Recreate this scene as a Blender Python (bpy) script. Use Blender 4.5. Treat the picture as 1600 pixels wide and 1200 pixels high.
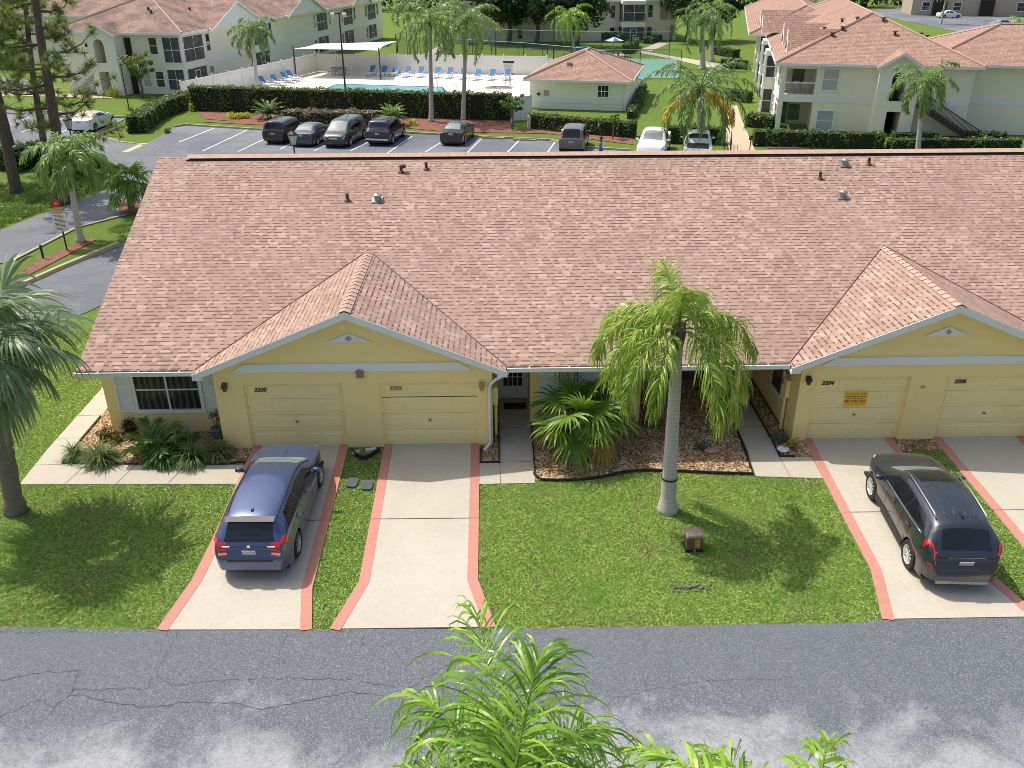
import bpy, bmesh, math, random
import numpy as np
from mathutils import Vector, Matrix
rad = math.radians
scene = bpy.context.scene
for o in list(bpy.data.objects):
    bpy.data.objects.remove(o)

# ---------------------------------------------------------------- camera
FPX, PIT, YAW, ROLL = 1366.67, 0.4625, 0.0182, -0.0039      # focal length in photo pixels, pitch, yaw, roll
CAM = np.array([7.0627, -21.8099, 12.8425])
_cp, _sp = math.cos(PIT), math.sin(PIT)
FW = np.array([math.sin(YAW)*_cp, math.cos(YAW)*_cp, -_sp])
RT = np.array([math.cos(YAW), -math.sin(YAW), 0.0])
UP = np.cross(RT, FW)
RT, UP = math.cos(ROLL)*RT + math.sin(ROLL)*UP, -math.sin(ROLL)*RT + math.cos(ROLL)*UP
cd = bpy.data.cameras.new('camera')
cam = bpy.data.objects.new('camera', cd)
scene.collection.objects.link(cam)
cd.sensor_width = 36.0
cd.lens = 36.0*FPX/1600.0
cd.clip_start, cd.clip_end = 0.1, 2000.0
cam.matrix_world = Matrix(((RT[0], UP[0], -FW[0], CAM[0]), (RT[1], UP[1], -FW[1], CAM[1]), (RT[2], UP[2], -FW[2], CAM[2]), (0, 0, 0, 1)))
scene.camera = cam

# ---------------------------------------------------------------- sky, sun, exposure
SUN = Vector((-0.487, 0.326, 1.0)).normalized()
world = bpy.data.worlds.new("World")
scene.world = world
world.use_nodes = True
wn = world.node_tree
wn.nodes.clear()
_o = wn.nodes.new('ShaderNodeOutputWorld')
_b = wn.nodes.new('ShaderNodeBackground')
_s = wn.nodes.new('ShaderNodeTexSky')
_s.sky_type = 'NISHITA'
_s.sun_disc = False
_s.sun_elevation = math.asin(SUN.z)
_s.sun_rotation = math.atan2(SUN.x, SUN.y)
_s.air_density, _s.dust_density, _s.ozone_density = 1.3, 4.5, 1.0
_b.inputs['Strength'].default_value = 0.14
wn.links.new(_s.outputs[0], _b.inputs[0])
wn.links.new(_b.outputs[0], _o.inputs[0])
sl = bpy.data.lights.new('sun', 'SUN')
sl.energy = 3.9
sl.angle = rad(0.55)
sl.color = (1.0, 0.95, 0.86)
so = bpy.data.objects.new('sun', sl)
so.rotation_euler = (-SUN).to_track_quat('-Z', 'Y').to_euler()
so.location = (0, 0, 60)
scene.collection.objects.link(so)
scene.view_settings.view_transform = 'Standard'
scene.view_settings.look = 'None'
scene.view_settings.gamma = 1.0
scene.view_settings.exposure = 0.10
scene.cycles.filter_width = 0.85
scene.cycles.max_bounces = 6
scene.cycles.transparent_max_bounces = 6

# ---------------------------------------------------------------- helpers
COL = scene.collection
SLOPE = 0.0534          # the front yards fall gently towards the street
YROAD = -7.1
def gz(y):
    return SLOPE*max(YROAD, min(0.0, y))
def ray(u, v):
    return FW*FPX + RT*(u-800.0) + UP*(600.0-v)
def gp(u, v, z=0.0):
    """world point at height z seen at photo pixel (u, v)"""
    d = ray(u, v); p = CAM + (z-CAM[2])/d[2]*d
    return float(p[0]), float(p[1])
def gsl(u, v):
    """point of the sloping front yard at photo pixel (u, v)"""
    d = ray(u, v); t = -(CAM[2]-SLOPE*CAM[1])/(d[2]-SLOPE*d[1]); p = CAM+t*d
    return float(p[0]), float(p[1])

def tag(o, label=None, cat=None, group=None, kind=None):
    if label: o['label'] = label
    if cat: o['category'] = cat
    if group: o['group'] = group
    if kind: o['kind'] = kind
    return o
def empty(name, loc=(0, 0, 0), rz=0.0, rx=0.0, label=None, cat=None, group=None):
    o = bpy.data.objects.new(name, None)
    o.empty_display_size = 0.3
    o.location = loc
    o.rotation_euler = (rx, 0, rz)
    COL.objects.link(o)
    return tag(o, label, cat, group)
def link(name, me, mat=None, parent=None, smooth=False):
    if mat is not None:
        for m in (mat if isinstance(mat, (list, tuple)) else [mat]):
            me.materials.append(m)
    if smooth:
        me.polygons.foreach_set('use_smooth', [True]*len(me.polygons))
    o = bpy.data.objects.new(name, me)
    COL.objects.link(o)
    if parent is not None:
        o.parent = parent
    return o
def copy_tree(o, parent=None):
    c = o.copy()
    COL.objects.link(c)
    c.parent = parent
    for ch in list(o.children):
        copy_tree(ch, c)
    return c

class MB:
    """collects shapes, builds ONE mesh object"""
    def __init__(self):
        self.v = []; self.f = []; self.mi = []; self.uv = {}
    def add(self, vs, fs, mi=0):
        b = len(self.v)
        self.v += [tuple(map(float, p)) for p in vs]
        for f in fs:
            self.f.append([i+b for i in f]); self.mi.append(mi)
        return self
    def box(self, x0, x1, y0, y1, z0, z1, mi=0):
        vs = [(x, y, z) for z in (z0, z1) for y in (y0, y1) for x in (x0, x1)]
        return self.add(vs, [(0, 2, 3, 1), (4, 5, 7, 6), (0, 1, 5, 4), (2, 6, 7, 3), (0, 4, 6, 2), (1, 3, 7, 5)], mi)
    def obox(self, c, ax, ay, az, sx, sy, sz, mi=0):
        c, ax, ay, az = [np.array(q, float) for q in (c, ax, ay, az)]
        vs = [c+ax*sx*i+ay*sy*j+az*sz*k for k in (-.5, .5) for j in (-.5, .5) for i in (-.5, .5)]
        return self.add(vs, [(0, 2, 3, 1), (4, 5, 7, 6), (0, 1, 5, 4), (2, 6, 7, 3), (0, 4, 6, 2), (1, 3, 7, 5)], mi)
    def prism(self, poly, axis, a, b, mi=0):
        """poly in the plane across axis, extruded from a to b along it"""
        def P(p, t):
            return {'x': (t, p[0], p[1]), 'y': (p[0], t, p[1]), 'z': (p[0], p[1], t)}[axis]
        n = len(poly)
        vs = [P(p, a) for p in poly] + [P(p, b) for p in poly]
        fs = [tuple(range(n))[::-1], tuple(range(n, 2*n))] + [(i, (i+1) % n, n+(i+1) % n, n+i) for i in range(n)]
        return self.add(vs, fs, mi)
    def tube(self, pts, r, n=8, mi=0, cap=True):
        pts = [np.array(p, float) for p in pts]
        rs = r if isinstance(r, (list, tuple, np.ndarray)) else [r]*len(pts)
        vs = []; prev = None
        for i, p in enumerate(pts):
            t = pts[min(i+1, len(pts)-1)] - pts[max(i-1, 0)]
            t = t/(np.linalg.norm(t)+1e-9)
            if prev is None:
                a = np.array([0, 0, 1.0]) if abs(t[2]) < .9 else np.array([1.0, 0, 0])
                u = np.cross(t, a)
            else:
                u = prev - t*np.dot(prev, t)
            u = u/(np.linalg.norm(u)+1e-9); prev = u
            w = np.cross(t, u)
            for k in range(n):
                a = 2*math.pi*k/n
                vs.append(p + (u*math.cos(a)+w*math.sin(a))*rs[i])
        fs = []
        for i in range(len(pts)-1):
            for k in range(n):
                fs.append((i*n+k, i*n+(k+1) % n, (i+1)*n+(k+1) % n, (i+1)*n+k))
        if cap:
            fs.append(tuple(range(n))[::-1]); fs.append(tuple(range((len(pts)-1)*n, len(pts)*n)))
        return self.add(vs, fs, mi)
    def lathe(self, prof, n=24, c=(0, 0, 0), axis='z', mi=0):
        vs = []
        for r, h in prof:
            for k in range(n):
                a = 2*math.pi*k/n
                p = (r*math.cos(a), r*math.sin(a), h)
                if axis == 'y': p = (p[0], p[2], p[1])
                if axis == 'x': p = (p[2], p[0], p[1])
                vs.append((p[0]+c[0], p[1]+c[1], p[2]+c[2]))
        fs = [(i*n+k, i*n+(k+1) % n, (i+1)*n+(k+1) % n, (i+1)*n+k) for i in range(len(prof)-1) for k in range(n)]
        return self.add(vs, fs, mi)
    def build(self, name, mat=None, parent=None, smooth=False, uvproj=None, recalc=True):
        me = bpy.data.meshes.new(name)
        me.from_pydata(self.v, [], self.f)
        if any(self.mi):
            me.polygons.foreach_set('material_index', self.mi)
        if recalc:
            bm = bmesh.new(); bm.from_mesh(me)
            bmesh.ops.recalc_face_normals(bm, faces=bm.faces[:])
            bm.to_mesh(me); bm.free()
        if uvproj:
            uvl = me.uv_layers.new(name='UVMap')
            for p in me.polygons:
                for li in p.loop_indices:
                    uvl.data[li].uv = uvproj(me.vertices[me.loops[li].vertex_index].co, p.normal)
        me.update()
        return link(name, me, mat, parent, smooth)

def np_mesh(name, V, F, mat=None, parent=None, smooth=False):
    """V (n,3), F (m,4) quads or (m,3) tris, as numpy arrays"""
    me = bpy.data.meshes.new(name)
    V = np.asarray(V, np.float32); F = np.asarray(F, np.int32)
    m, k = F.shape
    me.vertices.add(len(V)); me.vertices.foreach_set('co', V.ravel())
    me.loops.add(m*k); me.loops.foreach_set('vertex_index', F.ravel())
    me.polygons.add(m)
    me.polygons.foreach_set('loop_start', np.arange(0, m*k, k, dtype=np.int32))
    me.polygons.foreach_set('loop_total', np.full(m, k, np.int32))
    me.update(calc_edges=True)
    me.validate()
    return link(name, me, mat, parent, smooth)
class NP:
    """collects numpy quads"""
    def __init__(self): self.V = []; self.F = []; self.n = 0
    def add(self, V, F):
        self.V.append(np.asarray(V, np.float32).reshape(-1, 3)); self.F.append(np.asarray(F, np.int64).reshape(-1, 4)+self.n); self.n += len(self.V[-1])
    def build(self, name, mat, parent=None, smooth=False):
        return np_mesh(name, np.concatenate(self.V), np.concatenate(self.F), mat, parent, smooth)
    def arrays(self): return np.concatenate(self.V), np.concatenate(self.F)

def text(name, s, size, mat, parent, loc, rot=(rad(90), 0, 0), ext=.004, align='CENTER', shear=0.0, bold=.0):
    cu = bpy.data.curves.new(name, 'FONT')
    cu.body = s; cu.size = size; cu.extrude = ext; cu.align_x = align; cu.align_y = 'CENTER'; cu.shear = shear; cu.offset = bold
    t = bpy.data.objects.new(name, cu)
    COL.objects.link(t)
    dg = bpy.context.evaluated_depsgraph_get()
    me = bpy.data.meshes.new_from_object(t.evaluated_get(dg))
    bpy.data.objects.remove(t)
    me.materials.clear()
    o = link(name, me, mat, parent)
    o.location = loc; o.rotation_euler = rot
    return o

# ---------------------------------------------------------------- materials
class NT:
    def __init__(self, name):
        self.m = bpy.data.materials.new(name); self.m.use_nodes = True
        self.t = self.m.node_tree; self.t.nodes.clear()
        self.out = self.n('ShaderNodeOutputMaterial')
    def n(self, typ, **kw):
        nd = self.t.nodes.new(typ)
        for k, v in kw.items(): setattr(nd, k, v)
        return nd
    def l(self, a, b): self.t.links.new(a, b)
    def set(self, sock, v):
        if hasattr(v, 'links') or isinstance(v, bpy.types.NodeSocket): self.l(v, sock)
        else: sock.default_value = v
    def math(self, op, a, b=0.0, c=None):
        nd = self.n('ShaderNodeMath', operation=op)
        self.set(nd.inputs[0], a); self.set(nd.inputs[1], b)
        if c is not None: self.set(nd.inputs[2], c)
        return nd.outputs[0]
    def mix(self, f, a, b, blend='MIX'):
        nd = self.n('ShaderNodeMix', data_type='RGBA', blend_type=blend)
        self.set(nd.inputs[0], f)
        self.set(nd.inputs[6], a if not isinstance(a, tuple) else (*a[:3], 1)); self.set(nd.inputs[7], b if not isinstance(b, tuple) else (*b[:3], 1))
        return nd.outputs[2]
    def ramp(self, f, stops):
        nd = self.n('ShaderNodeValToRGB')
        e = nd.color_ramp.elements
        while len(e) < len(stops): e.new(0.5)
        for el, (p, c) in zip(e, stops):
            el.position = p; el.color = (*c[:3], 1) if isinstance(c, tuple) else (c, c, c, 1)
        self.set(nd.inputs[0], f)
        return nd.outputs[0]
    def noise(self, scale, detail=4.0, rough=.55, vec=None, dist=0.0):
        nd = self.n('ShaderNodeTexNoise')
        nd.inputs['Scale'].default_value = scale; nd.inputs['Detail'].default_value = detail
        nd.inputs['Roughness'].default_value = rough; nd.inputs['Distortion'].default_value = dist
        self.l(vec if vec is not None else self.obj(), nd.inputs['Vector'])
        return nd.outputs[0]
    def obj(self):
        if not hasattr(self, '_tc'): self._tc = self.n('ShaderNodeTexCoord')
        return self._tc.outputs['Object']
    def uv(self):
        if not hasattr(self, '_tc'): self._tc = self.n('ShaderNodeTexCoord')
        return self._tc.outputs['UV']
    def pos(self):
        return self.n('ShaderNodeNewGeometry').outputs['Position']
    def bump(self, h, strength=.3, dist=.02):
        nd = self.n('ShaderNodeBump'); nd.inputs['Strength'].default_value = strength; nd.inputs['Distance'].default_value = dist
        self.l(h, nd.inputs['Height']); return nd.outputs[0]
    def bsdf(self, col, rough=.6, metal=0.0, spec=.5, normal=None, coat=0.0, coat_rough=.03):
        nd = self.n('ShaderNodeBsdfPrincipled')
        self.set(nd.inputs['Base Color'], (*col[:3], 1) if isinstance(col, tuple) else col)
        self.set(nd.inputs['Roughness'], rough); self.set(nd.inputs['Metallic'], metal)
        nd.inputs['Specular IOR Level'].default_value = spec
        nd.inputs['Coat Weight'].default_value = coat; nd.inputs['Coat Roughness'].default_value = coat_rough
        if normal is not None: self.l(normal, nd.inputs['Normal'])
        return nd.outputs[0]
    def done(self, sh):
        self.l(sh, self.out.inputs['Surface']); return self.m

def plain(name, col, rough=.6, metal=0.0, var=.12, scale=6.0, spec=.5, coat=0.0, bump=0.0, bscale=60.0):
    t = NT(name)
    f = t.noise(scale, 5.0)
    c = t.mix(f, tuple(x*(1-var) for x in col), tuple(min(1, x*(1+var)) for x in col))
    nr = t.bump(t.noise(bscale, 3.0), bump, .01) if bump else None
    return t.done(t.bsdf(c, rough, metal, spec, nr, coat))
def leafmat(name, cols, trans=.35, rough=.45, spec=.35):
    """foliage: every leaf its own tint, light shines through"""
    t = NT(name)
    g = t.n('ShaderNodeNewGeometry')
    n = len(cols)
    c = t.ramp(g.outputs['Random Per Island'], [(i/(n-1), cc) for i, cc in enumerate(cols)])
    big = t.noise(1.3, 3.0)
    c = t.mix(t.ramp(big, [(.35, .0), (.65, .35)]), c, tuple(min(1, x*1.5) for x in cols[-1]))
    p = t.bsdf(c, rough, 0, spec)
    tr = t.n('ShaderNodeBsdfTranslucent')
    t.l(t.mix(.5, c, tuple(min(1, x*1.6) for x in cols[-1])), tr.inputs['Color'])
    mx = t.n('ShaderNodeMixShader'); mx.inputs[0].default_value = trans
    t.l(p, mx.inputs[1]); t.l(tr.outputs[0], mx.inputs[2])
    return t.done(mx.outputs[0])
def shingle(name, lo, mid, hi, line, course=.158, weath=None):
    t = NT(name)
    sep = t.n('ShaderNodeSeparateXYZ'); t.l(t.uv(), sep.inputs[0])
    u, v = sep.outputs[0], sep.outputs[1]
    vv = t.math('DIVIDE', v, course)
    row = t.math('FLOOR', vv); fr = t.math('FRACT', vv)
    w1 = t.n('ShaderNodeTexWhiteNoise', noise_dimensions='1D'); t.l(row, w1.inputs['W'])
    off = t.math('MULTIPLY', w1.outputs['Value'], 7.0)
    # tabs of two widths
    uu = t.math('ADD', t.math('DIVIDE', u, .165), off)
    wob = t.math('MULTIPLY', t.math('SINE', t.math('MULTIPLY', uu, 2.3)), .35)
    uu = t.math('ADD', uu, wob)
    colr = t.math('FLOOR', uu)
    cb = t.n('ShaderNodeCombineXYZ'); t.l(colr, cb.inputs[0]); t.l(row, cb.inputs[1])
    wn2 = t.n('ShaderNodeTexWhiteNoise', noise_dimensions='2D'); t.l(cb.outputs[0], wn2.inputs['Vector'])
    r = wn2.outputs['Value']
    c = t.ramp(t.math('FRACT', t.math('ADD', t.math('MULTIPLY', r, 7.3), .1)), [(0, lo), (.3, mid), (.7, mid), (.9, hi), (1, hi)])
    par = t.math('FRACT', t.math('MULTIPLY', colr, .5))
    up = t.math('GREATER_THAN', t.math('ADD', t.math('MULTIPLY', par, 1.1), t.math('MULTIPLY', r, .5)), .46)                # raised tab: the dark line paints its printed band and the shade under its butt
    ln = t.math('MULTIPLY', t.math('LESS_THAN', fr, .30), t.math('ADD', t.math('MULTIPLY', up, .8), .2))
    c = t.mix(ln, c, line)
    big = t.noise(.45, 4.0, .6)
    c = t.mix(t.math('MULTIPLY', t.ramp(big, [(.4, 0.0), (.7, 1.0)]), .25), c, hi)
    bl = t.noise(.25, 5.0, .65)
    c = t.mix(t.ramp(bl, [(.45, 0.0), (.75, .55)]), c, tuple(x*.8 for x in lo))
    fine = t.noise(45.0, 2.0)
    c = t.mix(t.math('MULTIPLY', fine, .35), c, lo)
    if weath is not None:
        wz = t.noise(.5, 5.0, .65)
        c = t.mix(t.ramp(wz, [(.42, 0.0), (.62, .8)]), c, weath)
    h = t.math('SUBTRACT', t.math('MULTIPLY', up, .6), t.math('MULTIPLY', fr, .6))
    nb = t.bump(h, .45, .012)
    return t.done(t.bsdf(c, .9, 0, .2, nb))

M = {}
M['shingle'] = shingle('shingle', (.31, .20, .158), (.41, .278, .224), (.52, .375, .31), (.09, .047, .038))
M['shingle_far'] = shingle('shingle_far', (.31, .185, .14), (.38, .24, .19), (.47, .32, .255), (.16, .09, .07), .2)
M['shingle_old'] = shingle('shingle_old', (.29, .18, .145), (.35, .225, .18), (.42, .29, .235), (.15, .09, .075), .2, (.13, .105, .095))
def stucco(name, col, var=.05):
    t = NT(name)
    f = t.noise(1.2, 6.0, .6)
    c = t.mix(f, tuple(x*(1-var) for x in col), tuple(min(1, x*(1+var)) for x in col))
    s = t.noise(2.5, 6.0, .7)
    c = t.mix(t.ramp(s, [(.62, 0.0), (.8, .18)]), c, tuple(x*.6 for x in col))
    nb = t.bump(t.noise(90.0, 3.0), .35, .008)
    return t.done(t.bsdf(c, .85, 0, .25, nb))
M['cap'] = plain('cap_shingle', (.47, .315, .25), .9, var=.25, scale=4)
M['yellow'] = stucco('stucco_yellow', (.95, .745, .35))
M['cream'] = stucco('stucco_cream', (.86, .81, .68))
M['cream_pale'] = stucco('stucco_pale', (.87, .85, .76))
M['tan'] = stucco('stucco_tan', (.45, .38, .28))
M['door_yellow'] = plain('door_yellow', (.95, .77, .39), .5, var=.04, scale=2.0, bump=.1)
M['white'] = plain('white_paint', (.80, .81, .83), .5, var=.04)
M['gutter'] = plain('white_metal', (.78, .79, .80), .35, var=.05)
M['vinyl'] = plain('white_vinyl', (.78, .77, .75), .45, var=.04, scale=1.0)
M['black'] = plain('black_plastic', (.02, .02, .022), .5)
M['dark_metal'] = plain('dark_metal', (.03, .035, .035), .45)
M['rubber'] = plain('rubber_edge', (.018, .018, .018), .6)
M['brown'] = plain('brown_pipe', (.12, .045, .035), .6)
M['grey_metal'] = plain('grey_metal', (.35, .36, .37), .4, .6)
M['mat'] = plain('door_mat', (.03, .03, .03), .95, bump=.5)
M['red'] = plain('red_paint', (.55, .03, .05), .4)
M['screen'] = plain('dark_screen', (.05, .052, .055), .55, var=.5, scale=.7)
M['interior'] = plain('dark_room', (.03, .025, .02), .9, var=.4)
def glass(name, col=(.03, .035, .04), rough=.04, var=.6, sc=.8):
    t = NT(name); f = t.noise(sc, 3.0)
    c = t.mix(f, tuple(x*(1-var) for x in col), tuple(x*(1+var) for x in col))
    return t.done(t.bsdf(c, rough, 0, .6))
M['glass'] = glass('window_glass')
M['glass_blind'] = glass('window_blind', (.42, .45, .5), .2, .1)
M['glass_curtain'] = None
def curtain():
    t = NT('curtained_glass')
    wv = t.n('ShaderNodeTexWave'); wv.inputs['Scale'].default_value = 1.7; wv.inputs['Distortion'].default_value = 2.5
    t.l(t.obj(), wv.inputs['Vector'])
    c = t.ramp(wv.outputs['Fac'], [(.0, (.02, .02, .022)), (.6, (.04, .04, .043)), (1, (.085, .085, .09))])
    return t.done(t.bsdf(c, .12, 0, .5))
M['glass_curtain'] = curtain()
def screenmesh():
    t = NT('insect_screen')
    f = t.noise(1.2, 4.0)
    c = t.ramp(f, [(.3, (.03, .032, .036)), (.7, (.12, .12, .13))])
    return t.done(t.bsdf(c, .5, 0, .3))
M['screen'] = screenmesh()
def concrete(name, col, var=.08, stain=.25):
    t = NT(name); p = t.pos()
    a = t.noise(.7, 6.0, .6, p); b = t.noise(9.0, 5.0, .7, p); g = t.noise(160.0, 2.0, .5, p)
    c = t.mix(a, tuple(x*(1-var) for x in col), tuple(min(1, x*(1+var)) for x in col))
    c = t.mix(t.math('MULTIPLY', t.ramp(b, [(.45, 0.0), (.75, 1.0)]), stain), c, tuple(x*.72 for x in col))
    c = t.mix(t.math('MULTIPLY', g, .22), c, tuple(x*.7 for x in col))
    bw = t.noise(.35, 6.0, .7, p, 1.2)
    c = t.mix(t.math('MULTIPLY', t.ramp(bw, [(.5, 0.0), (.7, 1.0)]), stain*.9), c, (col[0]*.70, col[1]*.68, col[2]*.64))
    sp = t.noise(22.0, 2.0, .5, p)
    c = t.mix(t.ramp(sp, [(.72, 0.0), (.80, .35)]), c, tuple(x*.4 for x in col))
    return t.done(t.bsdf(c, .85, 0, .25, t.bump(g, .15, .005)))
M['concrete'] = concrete('concrete', (.53, .485, .405), .09, .4)
M['walk'] = concrete('walk_concrete', (.50, .455, .37), .08, .35)
M['pink'] = concrete('painted_border', (.56, .255, .20), .12, .5)
M['deck'] = concrete('pool_deck', (.82, .77, .66), .05, .1)
M['kerb'] = concrete('kerb_concrete', (.42, .38, .30))
M['footpath'] = concrete('footpath', (.55, .43, .30))
M['court'] = concrete('court_green', (.16, .33, .26), .08, .15)
def asphalt(name, dark, light, wear=.5, patch=.35, grad=None):
    t = NT(name); p = t.pos()
    a = t.noise(patch, 6.0, .62, p, .6); b = t.noise(3.0, 6.0, .7, p); g = t.noise(34.0, 4.0, .8, p); s = t.noise(14.0, 4.0, .7, p)
    f = a
    if grad is not None:
        sep = t.n('ShaderNodeSeparateXYZ'); t.l(p, sep.inputs[0])
        gr = t.math('DIVIDE', t.math('SUBTRACT', grad[0], sep.outputs[1]), grad[1])
        f = t.math('ADD', t.math('MULTIPLY', t.math('SUBTRACT', a, .5), 1.9), gr)
        f = t.math('ADD', f, t.math('MULTIPLY', t.math('SUBTRACT', b, .5), .5))
        k = t.ramp(f, [(.30, 0.0), (.75, 1.0)])
    else:
        k = t.ramp(t.math('ADD', f, t.math('MULTIPLY', t.math('SUBTRACT', b, .5), .3)), [(.38, 0.0), (.68, 1.0)])
    c = t.mix(t.math('MULTIPLY', k, wear), dark, light)
    sp = t.ramp(g, [(.50, 0.0), (.62, 1.0)])
    c = t.mix(t.math('MULTIPLY', sp, .38), c, tuple(min(1, x*1.7) for x in light))
    c = t.mix(t.math('MULTIPLY', t.ramp(s, [(.35, 1.0), (.55, 0.0)]), .28), c, tuple(x*.55 for x in dark))
    if grad is not None:
        dn = t.n('ShaderNodeTexNoise'); dn.inputs['Scale'].default_value = 1.6; dn.inputs['Detail'].default_value = 4; t.l(p, dn.inputs['Vector'])
        va = t.n('ShaderNodeVectorMath', operation='MULTIPLY_ADD'); t.l(dn.outputs['Color'], va.inputs[0]); va.inputs[1].default_value = (.5, .5, .5); t.l(p, va.inputs[2])
        vo = t.n('ShaderNodeTexVoronoi', feature='DISTANCE_TO_EDGE'); vo.inputs['Scale'].default_value = .75; t.l(va.outputs[0], vo.inputs['Vector'])
        ck = t.ramp(vo.outputs['Distance'], [(.0, 1.0), (.008, 0.0)])
        on = t.ramp(t.noise(.8, 3.0, .6, p), [(.50, 0.0), (.62, .32)])
        c = t.mix(t.math('MULTIPLY', ck, on), c, light)
        pt = t.noise(5.5, 5.0, .75, p)
        c = t.mix(t.ramp(pt, [(.58, 0.0), (.75, .45)]), c, light)
    return t.done(t.bsdf(c, .82, 0, .3, t.bump(g, .5, .008)))
M['street'] = asphalt('street_asphalt', (.105, .116, .138), (.31, .32, .335), 1.0, .5, (-8.55, 3.2))
M['lot'] = asphalt('lot_asphalt', (.10, .11, .13), (.26, .27, .29), .8, .12)
M['crack'] = plain('crack', (.06, .066, .08), .95, var=.4, scale=8)
M['linepaint'] = plain('line_paint', (.72, .72, .70), .7, var=.12, scale=4)
def grass(name, a, b, c3, dry):
    t = NT(name); p = t.pos()
    n1 = t.noise(.5, 5.0, .6, p); n2 = t.noise(4.0, 5.0, .7, p); n3 = t.noise(38.0, 4.0, .75, p)
    c = t.mix(n1, a, b)
    c = t.mix(t.ramp(n2, [(.4, 0.0), (.7, .7)]), c, c3)
    c = t.mix(t.ramp(n3, [(.35, .75), (.6, 0.0)]), c, tuple(x*.35 for x in a))
    d = t.noise(1.1, 5.0, .7, p, .4)
    c = t.mix(t.ramp(d, [(.56, 0.0), (.78, .55)]), c, dry)
    return t.done(t.bsdf(c, .9, 0, .15, t.bump(n3, .9, .05)))
M['lawn'] = grass('lawn', (.11, .21, .035), (.19, .32, .06), (.25, .36, .09), (.36, .32, .17))
M['lawn_far'] = grass('lawn_far', (.12, .21, .03), (.18, .27, .04), (.22, .30, .06), (.28, .27, .11))
M['blade_old'] = leafmat('grass_blade', [(.11, .26, .035), (.19, .40, .055), (.28, .48, .08), (.46, .50, .18)], .35, .6, .15)
def turf():
    t = NT('grass_blade'); g = t.n('ShaderNodeNewGeometry'); p = t.pos()
    c = t.ramp(g.outputs['Random Per Island'], [(0, (.08, .18, .025)), (.25, (.22, .38, .055)), (.6, (.38, .55, .10)), (.85, (.54, .66, .18)), (1, (.76, .70, .38))])
    n1 = t.noise(.9, 6.0, .7, p, .8); n2 = t.noise(3.2, 4.0, .7, p)
    k = t.ramp(t.math('ADD', n1, t.math('MULTIPLY', t.math('SUBTRACT', n2, .5), .6)), [(.47, 0.0), (.72, 1.0)])
    dry = t.ramp(g.outputs['Random Per Island'], [(0, (.16, .13, .06)), (.5, (.36, .36, .12)), (1, (.56, .50, .26))])
    c = t.mix(t.math('MULTIPLY', k, .75), c, dry)
    n3 = t.noise(.6, 3.0, .6, p)
    c = t.mix(t.ramp(n3, [(.5, 0.0), (.68, .4)]), c, (.17, .38, .05))
    tr = t.n('ShaderNodeBsdfTranslucent'); t.l(c, tr.inputs['Color']); mx = t.n('ShaderNodeMixShader'); mx.inputs[0].default_value = .2
    t.l(t.bsdf(c, .6, 0, .15), mx.inputs[1]); t.l(tr.outputs[0], mx.inputs[2])
    return t.done(mx.outputs[0])
M['blade'] = turf()
def mulch(name, cols):
    t = NT(name); p = t.pos()
    vo = t.n('ShaderNodeTexVoronoi'); vo.inputs['Scale'].default_value = 26.0
    t.l(p, vo.inputs['Vector'])
    sep = t.n('ShaderNodeSeparateColor'); t.l(vo.outputs['Color'], sep.inputs[0])
    c = t.ramp(sep.outputs[0], [(i/(len(cols)-1), cc) for i, cc in enumerate(cols)])
    c = t.mix(t.ramp(vo.outputs['Distance'], [(.3, 0.0), (.75, .8)]), c, tuple(x*.2 for x in cols[0]))
    return t.done(t.bsdf(c, .9, 0, .2, t.bump(vo.outputs['Distance'], .9, .03)))
M['mulch'] = mulch('mulch', [(.16, .09, .05), (.38, .23, .12), (.50, .33, .18), (.62, .47, .30)])
M['mulch_red'] = mulch('mulch_red', [(.20, .07, .05), (.36, .14, .11), (.44, .21, .16), (.5, .3, .24)])
M['chip'] = leafmat('wood_chip', [(.12, .07, .04), (.34, .20, .10), (.50, .32, .17), (.66, .50, .32)], .0, .85, .2)
def palmtrunk(name, a, b, ring=9.0):
    t = NT(name)
    wv = t.n('ShaderNodeTexWave', bands_direction='Z'); wv.inputs['Scale'].default_value = ring; wv.inputs['Distortion'].default_value = 2.2; wv.inputs['Detail'].default_value = 3
    t.l(t.obj(), wv.inputs['Vector'])
    mp = t.n('ShaderNodeMapping'); mp.inputs['Scale'].default_value = (6, 6, 1.4); t.l(t.obj(), mp.inputs[0])
    f = t.noise(3.0, 6.0, .7, mp.outputs[0])
    c = t.mix(f, a, b)
    c = t.mix(t.math('MULTIPLY', t.ramp(wv.outputs['Fac'], [(.0, 1.0), (.3, 0.0)]), .28), c, tuple(x*.55 for x in a))
    sp = t.noise(14.0, 5.0, .75)
    c = t.mix(t.ramp(sp, [(.55, 0.0), (.7, .5)]), c, tuple(x*.45 for x in a))
    return t.done(t.bsdf(c, .9, 0, .15, t.bump(sp, .3, .02)))
M['palmtrunk'] = palmtrunk('palm_trunk', (.40, .37, .345), (.62, .59, .55), 2.6)
M['palmtrunk_brown'] = palmtrunk('palm_trunk_brown', (.15, .12, .09), (.33, .28, .23), 4.0)
def bark(name, a, b):
    t = NT(name)
    mp = t.n('ShaderNodeMapping'); mp.inputs['Scale'].default_value = (5, 5, 1.2); t.l(t.obj(), mp.inputs[0])
    f = t.noise(3.0, 7.0, .75, mp.outputs[0])
    return t.done(t.bsdf(t.ramp(f, [(.3, a), (.7, b)]), .95, 0, .1, t.bump(f, .9, .05)))
M['bark'] = bark('pine_bark', (.07, .05, .045), (.24, .18, .15))
M['bark_grey'] = bark('grey_bark', (.10, .08, .065), (.32, .27, .22))
M['frond'] = leafmat('queen_frond', [(.05, .13, .014), (.11, .23, .02), (.22, .36, .035), (.42, .52, .09)], .28, .4, .5)
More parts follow.
